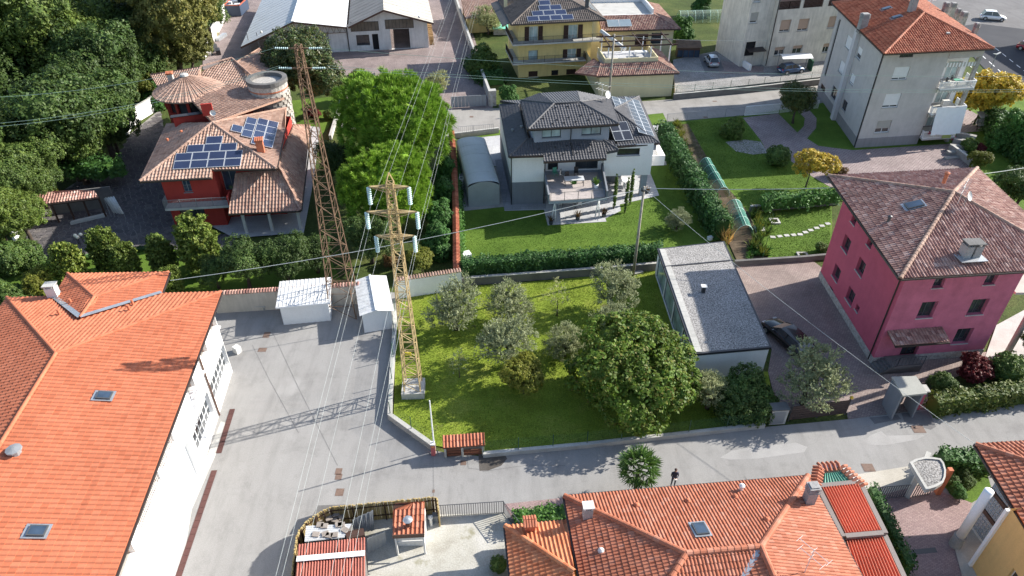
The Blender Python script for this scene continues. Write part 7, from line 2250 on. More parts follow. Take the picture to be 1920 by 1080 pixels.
M['laurel']=leaf_mat("glossy_laurel_leaves",[(0.035,0.105,0.021),(0.063,0.154,0.031),(0.091,0.196,0.042)],.2)
hedge('clipped_hedge','long clipped dark green hedge above the olive garden wall',[G(868,524,0),G(1000,513,0),G(1120,504,0),G(1236,494,0)],1.2,1.9,M['hedge'],.2,.11,110)
hedge('conifer_hedge','tall dark conifer hedge on the right of the modern house lawn',[G(1240,262),G(1289,345),G(1350,450)],1.5,2.4,M['hedge'],0,.15,90,rag=.2)
hedge('ivy_hedge','ragged leafy hedge on the terrace wall behind the pink house',[G(1425,398),G(1500,391),G(1565,384)],1.0,1.3,M['laurel'],.5,.16,60,rag=.25)
hedge('street_hedge','yellowish clipped hedge along the street right of the gatehouse',[G(1742,772),G(1830,760),G(1990,738)],1.2,1.5,M['hedge_y'],0,.12,90)
hedge('carport_hedge','narrow clipped hedge along the right side of the red carport',[G(1624,940),G(1655,1010),G(1692,1085)],.55,1.7,M['hedge'],0,.1,110)
hedge('low_hedge','bright green low hedge beside the small orange annexe',[G(965,985),G(1060,975)],1.1,.9,M['laurel'],0,.1,160)
hedge('corner_hedge','dark clipped hedge on the street corner beside the rounded canopy',[G(1755,875),G(1800,880),G(1850,876)],1.3,1.4,M['hedge'],0,.12,110)
hedge('boundary_ivy','narrow strip of ivy along the tile-capped boundary wall',[G(866,530),G(864,420),G(860,300)],.35,1.5,M['laurel'],0,.1,70)
hedge('roadside_hedge','dense dark hedge between the lawn and the main road',[G(1850,235),G(1890,280),G(1960,345)],2.2,2.6,M['hedge'],0,.2,40,rag=.25)
hedge('creeper','dark creeper covering the bank left of the yellow house',[G(893,120),G(925,160)],4.0,1.2,M['hedge'],0,.2,40,rag=.25)
hedge('pergola_creeper','dark creeper growing over the open shed and yard wall',[G(110,352,0),G(160,348,0),G(215,352,0),G(245,345,0)],2.2,1.5,M['hedge'],1.6,.18,40,rag=.3)
hedge('grave_hedge','low dark planting along the front of the stone court',[G(60,502),G(230,474),G(300,466)],.6,.35,M['hedge'],0,.12,60)
# trees and shrubs
LM=leaf_mat
M['lf_dark']=LM("dark_oak_leaves",[(0.034,0.070,0.015),(0.056,0.098,0.020),(0.084,0.124,0.029)],.2,.3,.35)
M['lf_mid']=LM("woodland_leaves",[(0.056,0.10,0.020),(0.092,0.142,0.028),(0.132,0.180,0.040)],.25,.3,.35)
M['lf_olv']=LM("olive_toned_leaves",[(0.090,0.105,0.027),(0.143,0.150,0.042),(0.195,0.188,0.060)],.25,.25,.4)
M['lf_yel']=LM("yellow_autumn_leaves",[(0.34,0.28,0.025),(0.42,0.33,0.03),(0.20,0.21,0.03),(0.46,0.34,0.04)],.3,.25,.8)
M['lf_ora']=LM("golden_autumn_leaves",[(0.56,0.36,0.035),(0.48,0.36,0.04),(0.62,0.43,0.05),(0.30,0.29,0.04)],.3,.25,.9)
M['lf_mag']=LM("magnolia_leaves",[(0.027,0.054,0.015),(0.053,0.083,0.021),(0.112,0.105,0.036)],.15,.3,.5,rough=.4)
M['lf_pine']=LM("pine_needles",[(0.10,0.20,0.022),(0.16,0.29,0.032),(0.23,0.37,0.048)],.25,.25,.5)
M['lf_olive']=LM("olive_leaves",[(0.205,0.235,0.11),(0.30,0.33,0.17),(0.40,0.425,0.25)],.35,.2,.8)
M['lf_maple']=LM("maple_leaves",[(0.055,0.120,0.012),(0.092,0.165,0.017),(0.145,0.215,0.027),(0.11,0.17,0.02),(0.18,0.165,0.03)],.3,.3,.5)
M['lf_lime']=LM("yellow_green_leaves",[(0.102,0.126,0.019),(0.156,0.180,0.026),(0.204,0.198,0.036)],.3,.25,.7)
M['lf_shr']=LM("shrub_leaves",[(0.048,0.093,0.019),(0.080,0.141,0.029),(0.136,0.184,0.042)],.2,.3,.7)
M['lf_red']=LM("dark_red_leaves",[(0.11,0.015,0.018),(0.16,0.025,0.025),(0.07,0.012,0.014)],.25)
M['lf_blue']=LM("blue_spruce_needles",[(0.11,0.16,0.17),(0.16,0.22,0.23)],.1)
M['lf_palm']=LM("palm_fronds",[(0.045,0.105,0.018),(0.085,0.165,0.028),(0.13,0.22,0.045)],.25)
M['lf_rus']=LM("russet_leaves",[(0.16,0.07,0.03),(0.10,0.075,0.025),(0.20,0.10,0.04)],.25)
M['lf_corn']=LM("dry_maize_leaves",[(0.42,0.26,0.10),(0.50,0.34,0.16),(0.16,0.17,0.04),(0.36,0.18,0.06)],.3)
def lob(R_,H,n,seed,flat_=.8,spread=.55,rr=.6):
 r=random.Random(seed)
 L=[((0,0,H),(R_*.72,R_*.72,R_*flat_*.8))]
 for k in range(n):
  a=2*math.pi*(k+r.uniform(-.3,.3))/n;z=r.uniform(-.5,.6)*R_*flat_
  q=R_*rr*r.uniform(.6,1.22)
  L.append(((math.cos(a)*R_*spread,math.sin(a)*R_*spread,H+z),(q,q,q*flat_)))
 return L
PROTO={}
def plant(kind,name,label,cat,u,v,rpx,group=None,R0=3.,H=4.5,mk=None,ground=None,sz=1.0):
 """stands a copy of plant kind so that its crown covers the surveyed place"""
 d=(G(u,v,2)-Vector((0,0,HC))).length
 s=rpx*d/FPX/R0
 for _ in range(3):
  p=G(u,v,H*s);s=rpx*(p-Vector((0,0,HC))).length/FPX/R0
 loc=Vector((p.x,p.y,0))if ground is None else G(*ground)
 rot=random.uniform(0,6.28)
 if kind not in PROTO:
  t=mk(name,label,cat,group);PROTO[kind]=t
  t.location=loc;t.rotation_euler[2]=rot;t.scale=(s,s,s*sz)
 else:
  src=PROTO[kind]
  t=dup(src,loc,rot,(s,s,s*sz),label,group);t.name=name
  if 'group' in t.keys()and not group:del t['group']
 return t
def mk(lobes,lm,trunk=.2,**ckw):
 return lambda name,label,cat,group:tree(name,label,cat,(0,0,0),lobes,M[lm],group,trunk_r=trunk,ckw=ckw)
K=dict
KIND={'broad':mk(lob(3,4.5,6,1),'lf_dark',.28,sub_r=.5,n_leaf=75,leaf=.105),'broad2':mk(lob(3,4.8,7,2,.95),'lf_mid',.28,sub_r=.45,n_leaf=70,leaf=.10),'olvt':mk(lob(3,4.5,7,3,1.1),'lf_olv',.25,sub_r=.42,n_leaf=66,leaf=.10),
'yel':mk(lob(3,4.0,6,4,.8),'lf_yel',.2,sub_r=.5,n_leaf=70,leaf=.12),'mag':mk(lob(3,4.6,6,5,1.1),'lf_mag',.22,sub_r=.45,n_leaf=60,leaf=.125,aspect=.4),'maple':mk(lob(3,2.35,8,6,.75,.6,.55),'lf_maple',.16,sub_r=.34,n_leaf=46,leaf=.085,aspect=.7,core=.5),
'gold':mk(lob(3,4.8,6,7,.6,.68,.5),'lf_ora',.14,sub_r=.55,n_leaf=60,leaf=.17,core=.0,dens=.9),'goldf':mk(lob(3,4.0,7,17,.8),'lf_ora',.2,sub_r=.5,n_leaf=40,leaf=.2),
'olive':mk(lob(3,3.6,5,8,.95,.5,.6),'lf_olive',.3,sub_r=.7,n_leaf=120,leaf=.13,aspect=.32,style='shoot',core=.3),'olive2':mk(lob(3,3.6,6,9,1.05,.55,.55),'lf_olive',.3,sub_r=.7,n_leaf=120,leaf=.13,aspect=.32,style='shoot',core=.3),
'young':mk([((0,0,4.),(1.6,1.6,3.))],'lf_olive',.12,sub_r=.9,n_leaf=22,leaf=.20,aspect=.3,style='shoot',core=0),'pine':mk([((0,0,3.2),(2.9,2.8,2.5)),((.9,.7,4.0),(1.9,1.8,1.7)),((-1.2,.5,3.5),(1.7,1.7,1.6)),((.3,-1.4,3.0),(1.8,1.5,1.6))],'lf_pine',.28,sub_r=.27,n_leaf=46,leaf=.022,style='needle',core=.7,low=-.55,dens=1.6),
'shrub':mk(lob(3,2.6,5,10,.9),'lf_shr',.15,sub_r=.5,n_leaf=60,leaf=.14,low=-.8),'ball':mk([((0,0,2.6),(3,3,2.7))],'lf_shr',.15,sub_r=.45,n_leaf=30,leaf=.20,core=.9,low=-.9),
'spire':mk([((0,0,3.2),(2.2,2.2,3.2)),((.8,.3,4.4),(1.2,1.2,2.6)),((-.9,-.3,4.2),(1.2,1.2,2.4)),((.2,-.9,4.0),(1.2,1.2,2.6)),((-.1,1.0,4.0),(1.1,1.1,2.4))],'lf_lime' if False else 'lf_shr2',.15,sub_r=.5,n_leaf=42,leaf=.22,style='shoot',core=.6,low=-.9),
'lime':mk(lob(3,3.6,5,12,1.0),'lf_lime',.15,sub_r=.5,n_leaf=56,leaf=.14,core=.35),'redm':mk(lob(3,2.6,5,13,.7),'lf_red',.15,sub_r=.5,n_leaf=36,leaf=.22),
'blue':mk([((0,0,3.5),(2.4,2.4,3.8)),((0,0,6),(1.3,1.3,2.4))],'lf_blue',.2,sub_r=.5,n_leaf=34,leaf=.06,style='needle',core=.7),'russ':mk(lob(3,2.4,5,14,.8),'lf_rus',.15,sub_r=.6,n_leaf=36,leaf=.24),
'laurel':mk(lob(3,3.2,5,15,1.2),'laurel',.15,sub_r=.5,n_leaf=56,leaf=.16,low=-.85),}
M['lf_shr2']=LM("upright_shrub_leaves",[(0.075,0.12,0.02),(0.12,0.17,0.028),(0.18,0.21,0.045)],.2,.3,.7)
HH_=dict(broad=4.5,broad2=4.8,olvt=4.5,yel=4.,mag=4.6,maple=2.35,gold=4.8,goldf=4.,olive=3.6,olive2=3.6,young=4.,pine=3.3,shrub=2.6,ball=2.6,spire=3.6,lime=3.6,redm=2.6,blue=4.,russ=2.4,laurel=3.2)
RR_=dict(young=1.8,blue=2.4,spire=2.4)
def PL(kind,name,label,cat,u,v,r,group=None,sz=1.0):
 if kind.startswith('olive'):r*=1.04
 return plant(kind,name,label,cat,u,v,r,group,RR_.get(kind,3.),HH_[kind],KIND[kind],None,sz)
gw='trees of the wood in the upper left'
W1,W2,W3='dark green broadleaf tree in the dense wood at the upper left','mid green rounded tree in the dense wood at the upper left','olive green tree in the dense wood at the upper left'
for u,v,r in((195,45,62),(165,110,66),(215,95,55),(105,215,74),(185,205,62),(198,228,38),(130,262,52),(66,255,48),(250,55,55),(150,165,60),(-60,130,70),(-70,260,70),(-50,-10,80),(80,-45,70),(190,-50,70),(290,-45,60),(20,255,45),(258,120,40),(200,150,45),(70,335,32)):PL('broad','broadleaf_tree',W1,'tree',u,v,r,gw)
for u,v,r in((25,40,80),(90,70,70),(30,100,50),(55,312,46),(15,345,46),(70,285,40),(30,395,38),(0,425,36),(-55,330,60),(160,243,40),(-40,400,55)):PL('broad2','rounded_tree',W2,'tree',u,v,r,gw)
PL('olvt','olive_toned_tree','large olive green tree at the wood edge next to the scrap heap wall','tree',318,45,66,None,1.15)
for u,v,r in((285,95,45),(350,90,38),(125,150,40),(262,15,50)):PL('olvt','olive_toned_tree',W3,'tree',u,v,r,gw)
PL('yel','autumn_tree','yellow autumn tree standing out in the dark wood','tree',44,150,44)
PL('yel','autumn_bush','small yellow bush below the yellow tree in the wood','bush',30,178,22)
PL('lime','garden_bush','yellow green bush by the round turret of the villa','bush',255,160,30)
PL('laurel','garden_bush','bright green shrub just left of the villa turret roof','bush',285,178,20)
PL('russ','garden_bush','reddish brown bush at the wood edge left of the villa','bush',242,165,14)
PL('broad2','rounded_tree','green tree at the top edge beside the waste skip','tree',385,22,36)
PL('lime','garden_bush','yellow green shrub at the left end of the open shed','bush',80,352,16)
PL('mag','magnolia_tree','large dark glossy tree behind the brown pylon top','tree',577,128,58)
PL('lime','yellow_shrub','bright yellow green shrub at the right foot of the dark glossy tree','shrub',627,150,15)
PL('pine','stone_pine','larger bright green umbrella pine, the farther of the two','pine',742,228,108)
PL('pine','stone_pine','nearer bright green umbrella pine behind the ochre pylon top','pine',723,350,86)
PL('spire','upright_shrub','yellowish upright shrub by the warehouse yard gate','shrub',672,160,19)
PL('blue','blue_spruce','small blue spruce behind the farther umbrella pine','spruce',703,165,14)
PL('russ','russet_shrub','russet shrub between blue spruce and upright bush','shrub',735,160,16)
PL('olive','olive_bush','grey green bush at the far right of the umbrella pine','bush',819,158,22)
for k,(u,v,r,lb)in enumerate(((832,322,22,'uppermost dark laurel in the row along the tile-capped wall'),(828,365,24,'second dark laurel from the top along the tile-capped wall'),(825,405,26,'third dark laurel from the top along the tile-capped wall'),(818,452,28,'lowest dark laurel in the row along the tile-capped wall'))):PL('laurel','laurel',lb,'shrub',u,v,r,'laurels along the boundary wall')
PL('russ','russet_shrub','small reddish shrub near the foot of the ochre pylon top','shrub',732,490,14)
PL('lime','garden_bush','yellow green bush between ochre pylon and tile-capped wall','bush',790,488,22)
PL('broad','broadleaf_tree','dark tree in the shade right of the brown pylon','tree',690,440,42)
PL('broad','broadleaf_tree','dark tree beside the brown pylon at the villa corner','tree',628,295,34)
for u,v,r,k,lb in((372,465,42,'spire','tall upright green bush in front of the red villa'),(200,475,30,'spire','upright green bush above the orange hall roof, left one of a pair'),(236,494,26,'spire','lower green bush joined to the right of the upright bush'),(305,488,27,'spire','slim yellowish green bush just left of the tall upright bush'),(132,502,30,'spire','spreading green bush beside the raised orange roof wing'),
(24,482,38,'shrub','big round grey green bush at the left picture edge'),(72,530,26,'lime','yellowish bush with reddish tips beside the white hall chimney'),(117,468,15,'ball','small round dark bush on the stone court edge'),(291,452,16,'ball','small clipped ball bush by the villa court'),(322,530,22,'spire','green bush partly hidden behind the orange roof wing'),
(455,492,46,'broad','dark shaded tree in front of the villa porch'),(528,478,44,'broad','dark shaded tree between villa porch and brown pylon'),(588,470,36,'broad','dark shaded tree at the left foot of the brown pylon'),(400,505,30,'broad','dark low tree right of the tall upright bush'),(20,560,30,'shrub','green bush behind the far left corner of the orange roof')):
 PL(k,'garden_tree' if k=='broad' else 'garden_bush',lb,'tree' if k=='broad' else 'bush',u,v,r*(.8 if k=='spire' else.9),None,1.15 if k=='spire' else 1.)
go='olive trees of the garden'
for u,v,r,k,lb in((853,572,47,'olive','olive tree nearest the white garden wall and the ochre pylon'),(953,567,40,'olive2','olive tree in the middle of the row under the hedge'),(1150,540,42,'olive','olive tree beside the wooden utility pole'),(1157,603,36,'olive2','paler olive tree directly behind the big maple'),(955,640,52,'olive','largest olive tree in the centre of the garden'),(1060,635,34,'olive2','slender olive tree left of the big maple'),(1333,733,36,'olive','olive tree in front of the white garage wall'),(1272,408,20,'olive2','small olive tree on the modern house lawn')):
 PL(k,'olive_tree',lb,'olive tree',u,v,r,go)
PL('young','young_olive','thin young olive sapling below the hedge wall','olive tree',1046,558,20)
PL('young','young_olive','tiny olive sapling near the foot of the ochre pylon','olive tree',860,682,16)
PL('maple','maple_tree','big dense green maple in front of the garage','maple',1192,688,108,None,.95)
PL('lime','small_tree','small yellow green tree left of the big maple','tree',982,705,38)
PL('olive','big_olive','large feathery olive bush at the pink house court entrance','olive tree',1522,706,52)
PL('shrub','dark_shrub','dark shrub between garage olive and feathery olive bush','shrub',1392,742,44)
PL('shrub','dark_shrub','dark shrub along the street fence behind the timber gate','shrub',1440,760,22)
PL('mag','chestnut_tree','dark green round tree by the white driveway gate','tree',1497,188,27)
PL('shrub','shaded_shrub','shaded thin shrub on the apartment lawn near the gate','shrub',1373,240,18)
PL('ball','clipped_bush','clipped round bush at the edge of the mauve driveway','bush',1460,292,20)
PL('gold','autumn_tree','golden autumn tree beside the mauve driveway','tree',1524,304,33)
PL('goldf','autumn_tree','dense golden tree between grey apartment house and main road','tree',1852,174,38)
PL('russ','russet_shrub','russet shrub at the back corner of the pink house roof','shrub',1571,322,13)
PL('redm','red_shrub','round red shrub below the garden steps of the grey house','shrub',1836,277,10)
PL('ball','dark_cone_bush','dark upright bush next to the round red shrub','bush',1818,272,12)
PL('lime','garden_bush','yellow green planting beside the low grey stair wall','bush',1838,300,15)
PL('laurel','roadside_bush','leafy green bush by the hedge along the main road','bush',1908,245,30)
PL('broad','broadleaf_tree','dark tree at the right edge above the pink house roof','tree',1925,350,34)
PL('redm','red_maple','dark red maple in front of the pink house','maple',1830,690,24)
PL('ball','dark_ball_bush','dark rounded bush right of the dark red maple','bush',1892,690,26)
PL('shrub','dark_shrub','shaded low shrub behind the gatehouse roof','shrub',1770,715,18)
PL('olive2','olive_tree','grey green olive tree on the terrace left of the yellow house','olive tree',915,33,23)
PL('laurel','climbing_bush','bush at the foot of the yellow house near the gate pillar','bush',955,180,16)
PL('shrub','bank_shrub','dark shrub on the bank beside the warehouse wall','shrub',905,115,26)
PL('laurel','garden_tree','green tree at the top edge behind the net tunnel','tree',1316,10,16)
PL('laurel','garden_bush','green bush right of the yellow house rear wing','bush',1280,55,18)
PL('ball','yard_bush','small bush against the annexe wall in the concrete yard','bush',935,1058,15)
PL('ball','topiary_ball','upper clipped topiary ball beside the rounded canopy','topiary',1789,888,8)
PL('ball','topiary_ball','lower larger clipped topiary ball beside the rounded canopy','topiary',1787,902,11)
PL('shrub','small_shrub','small dark shrub right of the topiary balls','shrub',1810,898,13)
PL('laurel','small_shrub','low shrub at the foot of the topiary balls','shrub',1797,921,12)
PL('shrub','small_bush','grey green bush on the lawn beside the pink house wall','bush',1545,466,12)
PL('ball','yellow_flowers','small yellowish shrub on the tower lawn','shrub',617,215,10)
PL('redm','flower_bed','red flowering bed on the lawn behind the brown pylon','flower bed',585,207,13,None,.6)
PL('broad','broadleaf_tree','dark tree at the right edge behind the street hedge','tree',1948,645,26)
cyp=None
for k,((u,v),lb)in enumerate((((1151,392),'slim cypress nearest the terrace stairs of the modern house'),((1172,399),'slim cypress standing farthest out on the lawn'),((1181,384),'slim cypress behind the other one on the lawn'))):
 if cyp is None:
  cyp=thing('cypress',lb,'cypress',(0,0,0),'slim cypresses on the lawn')
  v_,f_=crown([((0,0,2.2),(.15,.15,2.2))],sub_r=.1,n_leaf=20,leaf=.06,style='leaf',core=.8,low=-.95)
  link('crown',np_mesh('crown',v_,f_,M['lf_shr']),cyp)
  mb=MB();mb.tube([(0,0,-.1),(0,0,1.5)],.05,6);mb.build('trunk',M['trunk'],cyp);c=cyp
 else:c=dup(cyp,(0,0,0),k,(1,1,.97+.03*k),lb)
 c.location=G(u,v)
def palm():
 p=G(1190,925);t=thing('fan_palm','fan palm rising behind the clay roof beside the street','palm',p)
 mb=MB();mb.tube([p,p+Zv*1.2,p+Zv*2.4],[.16,.14,.13],8);mb.build('trunk',M['trunk'],t)
 top=p+Zv*2.7;V=[];F=[];nv=0;off=np.array(wloc(t))
 for k in range(46):
  a=k*2.399;el=math.radians(80-2.7*k);d=Vector((math.cos(a)*math.cos(el),math.sin(a)*math.cos(el),math.sin(el)))
  c=top+d*(.75+.2*random.random());s=Vector((-math.sin(a),math.cos(a),0));up=d.cross(s).normalized()
  n=13;base=[];dirs=[]
  for j in range(n):
   th=math.radians(-78+156*j/(n-1));base.append(c);dirs.append(d*math.cos(th)+s*math.sin(th)-Vector((0,0,.25))+up*.05*random.random())
  v_,f_=blades(np.array([list(x)for x in base]),np.array([list(x)for x in dirs]),np.full(n,.78),np.full(n,.075))
  V.append(v_);F.append(f_+nv);nv+=len(v_)
  v_,f_=blades(np.array([list(top)]),np.array([list(d)]),[1.0],[.02]);V.append(v_);F.append(f_+nv);nv+=len(v_)
 link('fronds',np_mesh('fronds',np.concatenate(V)-off,np.concatenate(F),M['lf_palm']),t)
palm()
def spiky(name,label,cat,p,h,n,m,spread=.5,w=.05,group=None,pot=None):
 t=thing(name,label,cat,p,group)
 z0=.35 if pot else 0
 b=np.tile([0,0,z0],(n,1))+rng.normal(scale=.06,size=(n,3))*np.array([1,1,0])
 d=np.stack([rng.normal(scale=spread,size=n),rng.normal(scale=spread,size=n),np.ones(n)],1)
 v_,f_=blades(b,d,h*rng.uniform(.5,1.1,n),np.full(n,w));link('leaves',np_mesh('leaves',v_,f_,M[m]),t)
 if pot:
  mb=MB();mb.lathe(tuple(p),[(.2,0),(.26,.38)],10);mb.build('pot',M[pot],t)
 return t
for(u,v),lb in(((1033,420),'russet grass in a pot at the left corner of the lower terrace'),((1083,412),'russet grass in a pot in the middle of the lower terrace edge'),((1132,406),'russet grass in a pot at the right corner of the lower terrace')):
 spiky('potted_grass',lb,'potted plant',G(u,v,.05),.95,60,'lf_rus',.6,.04,'potted grasses on the terrace edge','dkgrey')
for k in range(40):
 f=k/40;c=G(1338+26*f+random.uniform(-8,8),382+58*f+random.uniform(-4,4),1.0);c.z=0
 spiky('maize_plant','dry yellowish maize plant in the bed beside the conifer hedge','maize',c,1.9,22,'lf_corn' if k%4 else 'lf_lime',.35,.06,'maize plants beside the conifer hedge')
for k in range(22):
 c=G(random.uniform(1255,1300),0)if False else G(1268+26*(k/22)+random.uniform(-6,6),232+85*(k/22)+random.uniform(-6,6))
 spiky('bed_plant','leafy yellow green plant in the narrow bed right of the conifer hedge','plant',c,.9,34,'lf_lime',.7,.07,'plants in the narrow bed')
for k in range(16):
 c=G(1418+random.uniform(-10,22)*1.0,400+5.2*k+random.uniform(-3,3))
 spiky('bean_plant','green bean plant in the vegetable bed near the court wall','plant',c,1.3,44,'lf_shr' if k%3 else 'lf_lime',.45,.07,'plants of the vegetable bed')
M['polew']=mat("weathered_pole",(0.30,0.27,0.225),.9,.3,2);M['cable_g']=flat("patinated_cable",(0.26,0.38,0.32),.5)
# pylons and cables
def HZ(base,v):
 lo,hi=0.,60.
 for _ in range(50):
  m=(lo+hi)/2;d=base.y*CT-(m-HC)*ST
  if 540-FPX*(base.y*ST+(m-HC)*CT)/d>v:lo=m
  else:hi=m
 return lo
def pylon(name,label,base,h,w0,w1,n,m,z0=0.,wexp=1.0):
 t=thing(name,label,'pylon',base)
 W=lambda f:w0+(w1-w0)*f**wexp
 pt=lambda k,f:base+Vector(((-1,1,1,-1)[k]*W(f)/2,(-1,-1,1,1)[k]*W(f)/2,z0+(h-z0)*f))
 fs=[1-(1-i/n)**1.25 for i in range(n+1)]
 for k in range(4):
  mb=MB()
  for i in range(n):mb.bar(pt(k,fs[i]),pt(k,fs[i+1]),.075,.075)
  mb.build('leg',M[m],t)
 for i in range(n):
  for k in range(4):
   a,b=(k,(k+1)%4)if(i+k)%2 else((k+1)%4,k)
   mb=MB();mb.bar(pt(a,fs[i]),pt(b,fs[i+1]),.038,.038);mb.build('brace',M[m],t)
   mb=MB();mb.bar(pt(k,fs[i+1]),pt((k+1)%4,fs[i+1]),.034,.034);mb.build('strut',M[m],t)
 return t,pt
def insulator(label,top,L,n,group,dirv=Vector((0,0,-1)),r=.15):
 t=thing('insulator',label,'insulator',top,group)
 m=MB();m.tube([top,top+dirv*L],.03,6);m.build('rod',M['grey'],t)
 for i in range(n):
  c=top+dirv*(L*(i+.6)/(n+.4));q=MB();q.tube([c-dirv*.05,c,c+dirv*.05],[.04,r,r*.8],9);q.build('disc',M['insul'],t)
 return top+dirv*L
def cable(label,pts,r=.016,group=None,sag=0.,name='power_line',m='cable'):
 P_=[]
 for a,b in zip(pts[:-1],pts[1:]):
  for i in range(13):
   f=i/12;q=a.lerp(b,f);q.z-=4*sag*f*(1-f);P_.append(q)
 mb=MB();mb.tube(P_,r,5);o=mb.build(name,M[m],loc=pts[0]);tagset(o,label,'cable',group);return o
B1=G(776,734);zt=HZ(B1,342)
t1,pt1=pylon('lattice_pylon','ochre painted lattice pylon with three crossarms on a concrete block in the garden',B1,zt,1.25,.42,26,'ochre',.5)
mb=MB();mb.box((B1.x,B1.y,.3),(1.75,1.75,.62),.05);mb.build('concrete_base',M['conc_l'],t1)
mb=MB();q=B1+Vector((0,-.5,4.4));mb.box(tuple(q),(.45,.03,.32));mb.build('warning_plate',flat("yellow_plate",(.75,.6,.05)),t1)
mb=MB();mb.bar(pt1(0,1),B1+Vector((0,0,zt+.7)),.07);mb.bar(pt1(2,1),B1+Vector((0,0,zt+.7)),.07);mb.build('peak',M['ochre'],t1)
INS=[]
for v,lx,rx,u0,w in((350,688,762,728,'top'),(397,685,778,734,'middle'),(442,702,773,739,'lowest')):
 z=HZ(B1,v);c=B1+Vector((0,0,z));k=(c-Vector((0,0,HC))).length/FPX
 L_,R_=c+Vector(((lx-u0)*k,0,0)),c+Vector(((rx-u0)*k,0,0))
 mb=MB()
 for y in(-.24,.24):mb.bar(L_,c+Vector((0,y,0)),.07);mb.bar(R_,c+Vector((0,y,0)),.07);mb.bar(L_,c+Vector((0,y,-.35)),.05);mb.bar(R_,c+Vector((0,y,-.35)),.05)
 mb.bar(L_+Vector((.1,0,0)),R_-Vector((.1,0,0)),.06);mb.build('crossarm',M['ochre'],t1)
 for s_,p in(('left',L_),('right',R_)):INS.append(insulator('pale glass insulator string at the %s end of the %s crossarm'%(s_,w),p,1.35,9,'insulators of the ochre pylon'))
tg=[((517,1080),(843,0)),((620,1080),(885,0)),((529,1080),(847,0)),((640,1080),(893,0)),((563,1080),(863,0)),((655,1080),(898,0))]
nm=['left top','right top','left middle','right middle','left lowest','right lowest']
for p,(dn,up),w in zip(INS,tg,nm):
 a=G(*dn,p.z-.8);b=G(*up,p.z-2.0)
 cable('bare power line through the %s insulator of the ochre pylon'%w,[p+(a-p)*2.4+Vector((0,0,1.0)),a,p,b,p+(b-p)*1.5],.007,'power lines of the ochre pylon')
B2=G(648,583);z2=HZ(B2,84)
t2,pt2=pylon('lattice_pylon','taller rusty brown lattice pylon between the red villa and the two white sheds',B2,z2,2.35,.4,22,'rust',0.,.8)
B2l=[]
for z_,w in((z2-.25,'upper'),(HZ(B2,128),'lower')):
 mb=MB();mb.bar(B2+Vector((-.7,0,z_)),B2+Vector((.7,0,z_)),.09);mb.bar(B2+Vector((0,-.5,z_)),B2+Vector((0,.5,z_)),.09);mb.build('crossarm',M['rust'],t2)
 for s_,sg in(('left',-1),('right',1)):B2l.append(insulator('white insulator string on the %s %s side of the brown pylon head'%(w,s_),B2+Vector((sg*.7,0,z_)),1.0,7,'insulators of the brown pylon',Vector((sg,0,.02)),.085))
for p,(u,v),w in zip(B2l+[B2l[2]+Vector((0,.5,0)),B2l[3]+Vector((0,.5,0))],((0,182),(1920,143),(0,237),(1920,172),(0,231),(1920,168)),('upper left','upper right','lower left','lower right','second lower left','second lower right')):
 q=G(u,v,p.z-2.5);cable('greenish power line leaving the %s insulator of the brown pylon'%w,[p,q,p+(q-p)*1.4],.011,'power lines of the brown pylon',.6,m='cable_g')
def pole(label,base,h,r=.15):
 t=thing('utility_pole',label,'pole',base);mb=MB();mb.tube([base-Zv*.2,base+Zv*h],[r,r*.7],10);mb.build('shaft',M['polew'],t,smooth=True)
 mb=MB();mb.box((base.x,base.y-.1,base.z+h-.35),(.5,.12,.1));mb.tube([base+Vector((-.2,-.1,h-.3)),base+Vector((-.2,-.1,h-.05))],.05,6);mb.build('bracket',M['dark'],t)
 return base+Zv*(h-.15)
p1=G(1187,516);T1=pole('grey wooden utility pole standing at the hedge wall',p1,HZ(p1,350))
p2=G(1141,192);T2=pole('tall concrete pole in front of the yellow house wing',p2,HZ(p2,64),.17)
cable('thick white cable from the orange hall roof to the wooden pole',[G(319,526,7.6),T1],.026,None,.75,'telephone_cable')
cable('white cable from the wooden pole to the pink house',[T1,G(1563,352,9.9)],.03,None,.15,'telephone_cable')
cable('thin service cable from the wooden pole over garage and court',[T1,G(1830,834,5.7)],.014,None,.5,'telephone_cable')
cable('white cable leaving the pink house towards the right edge',[G(1843,326,10),G(2000,300,9)],.03,None,.1,'telephone_cable')
cable('thin cable from the concrete pole across to the pale apartment house',[T2,G(1440,76,8)],.02,None,.3,'telephone_cable')
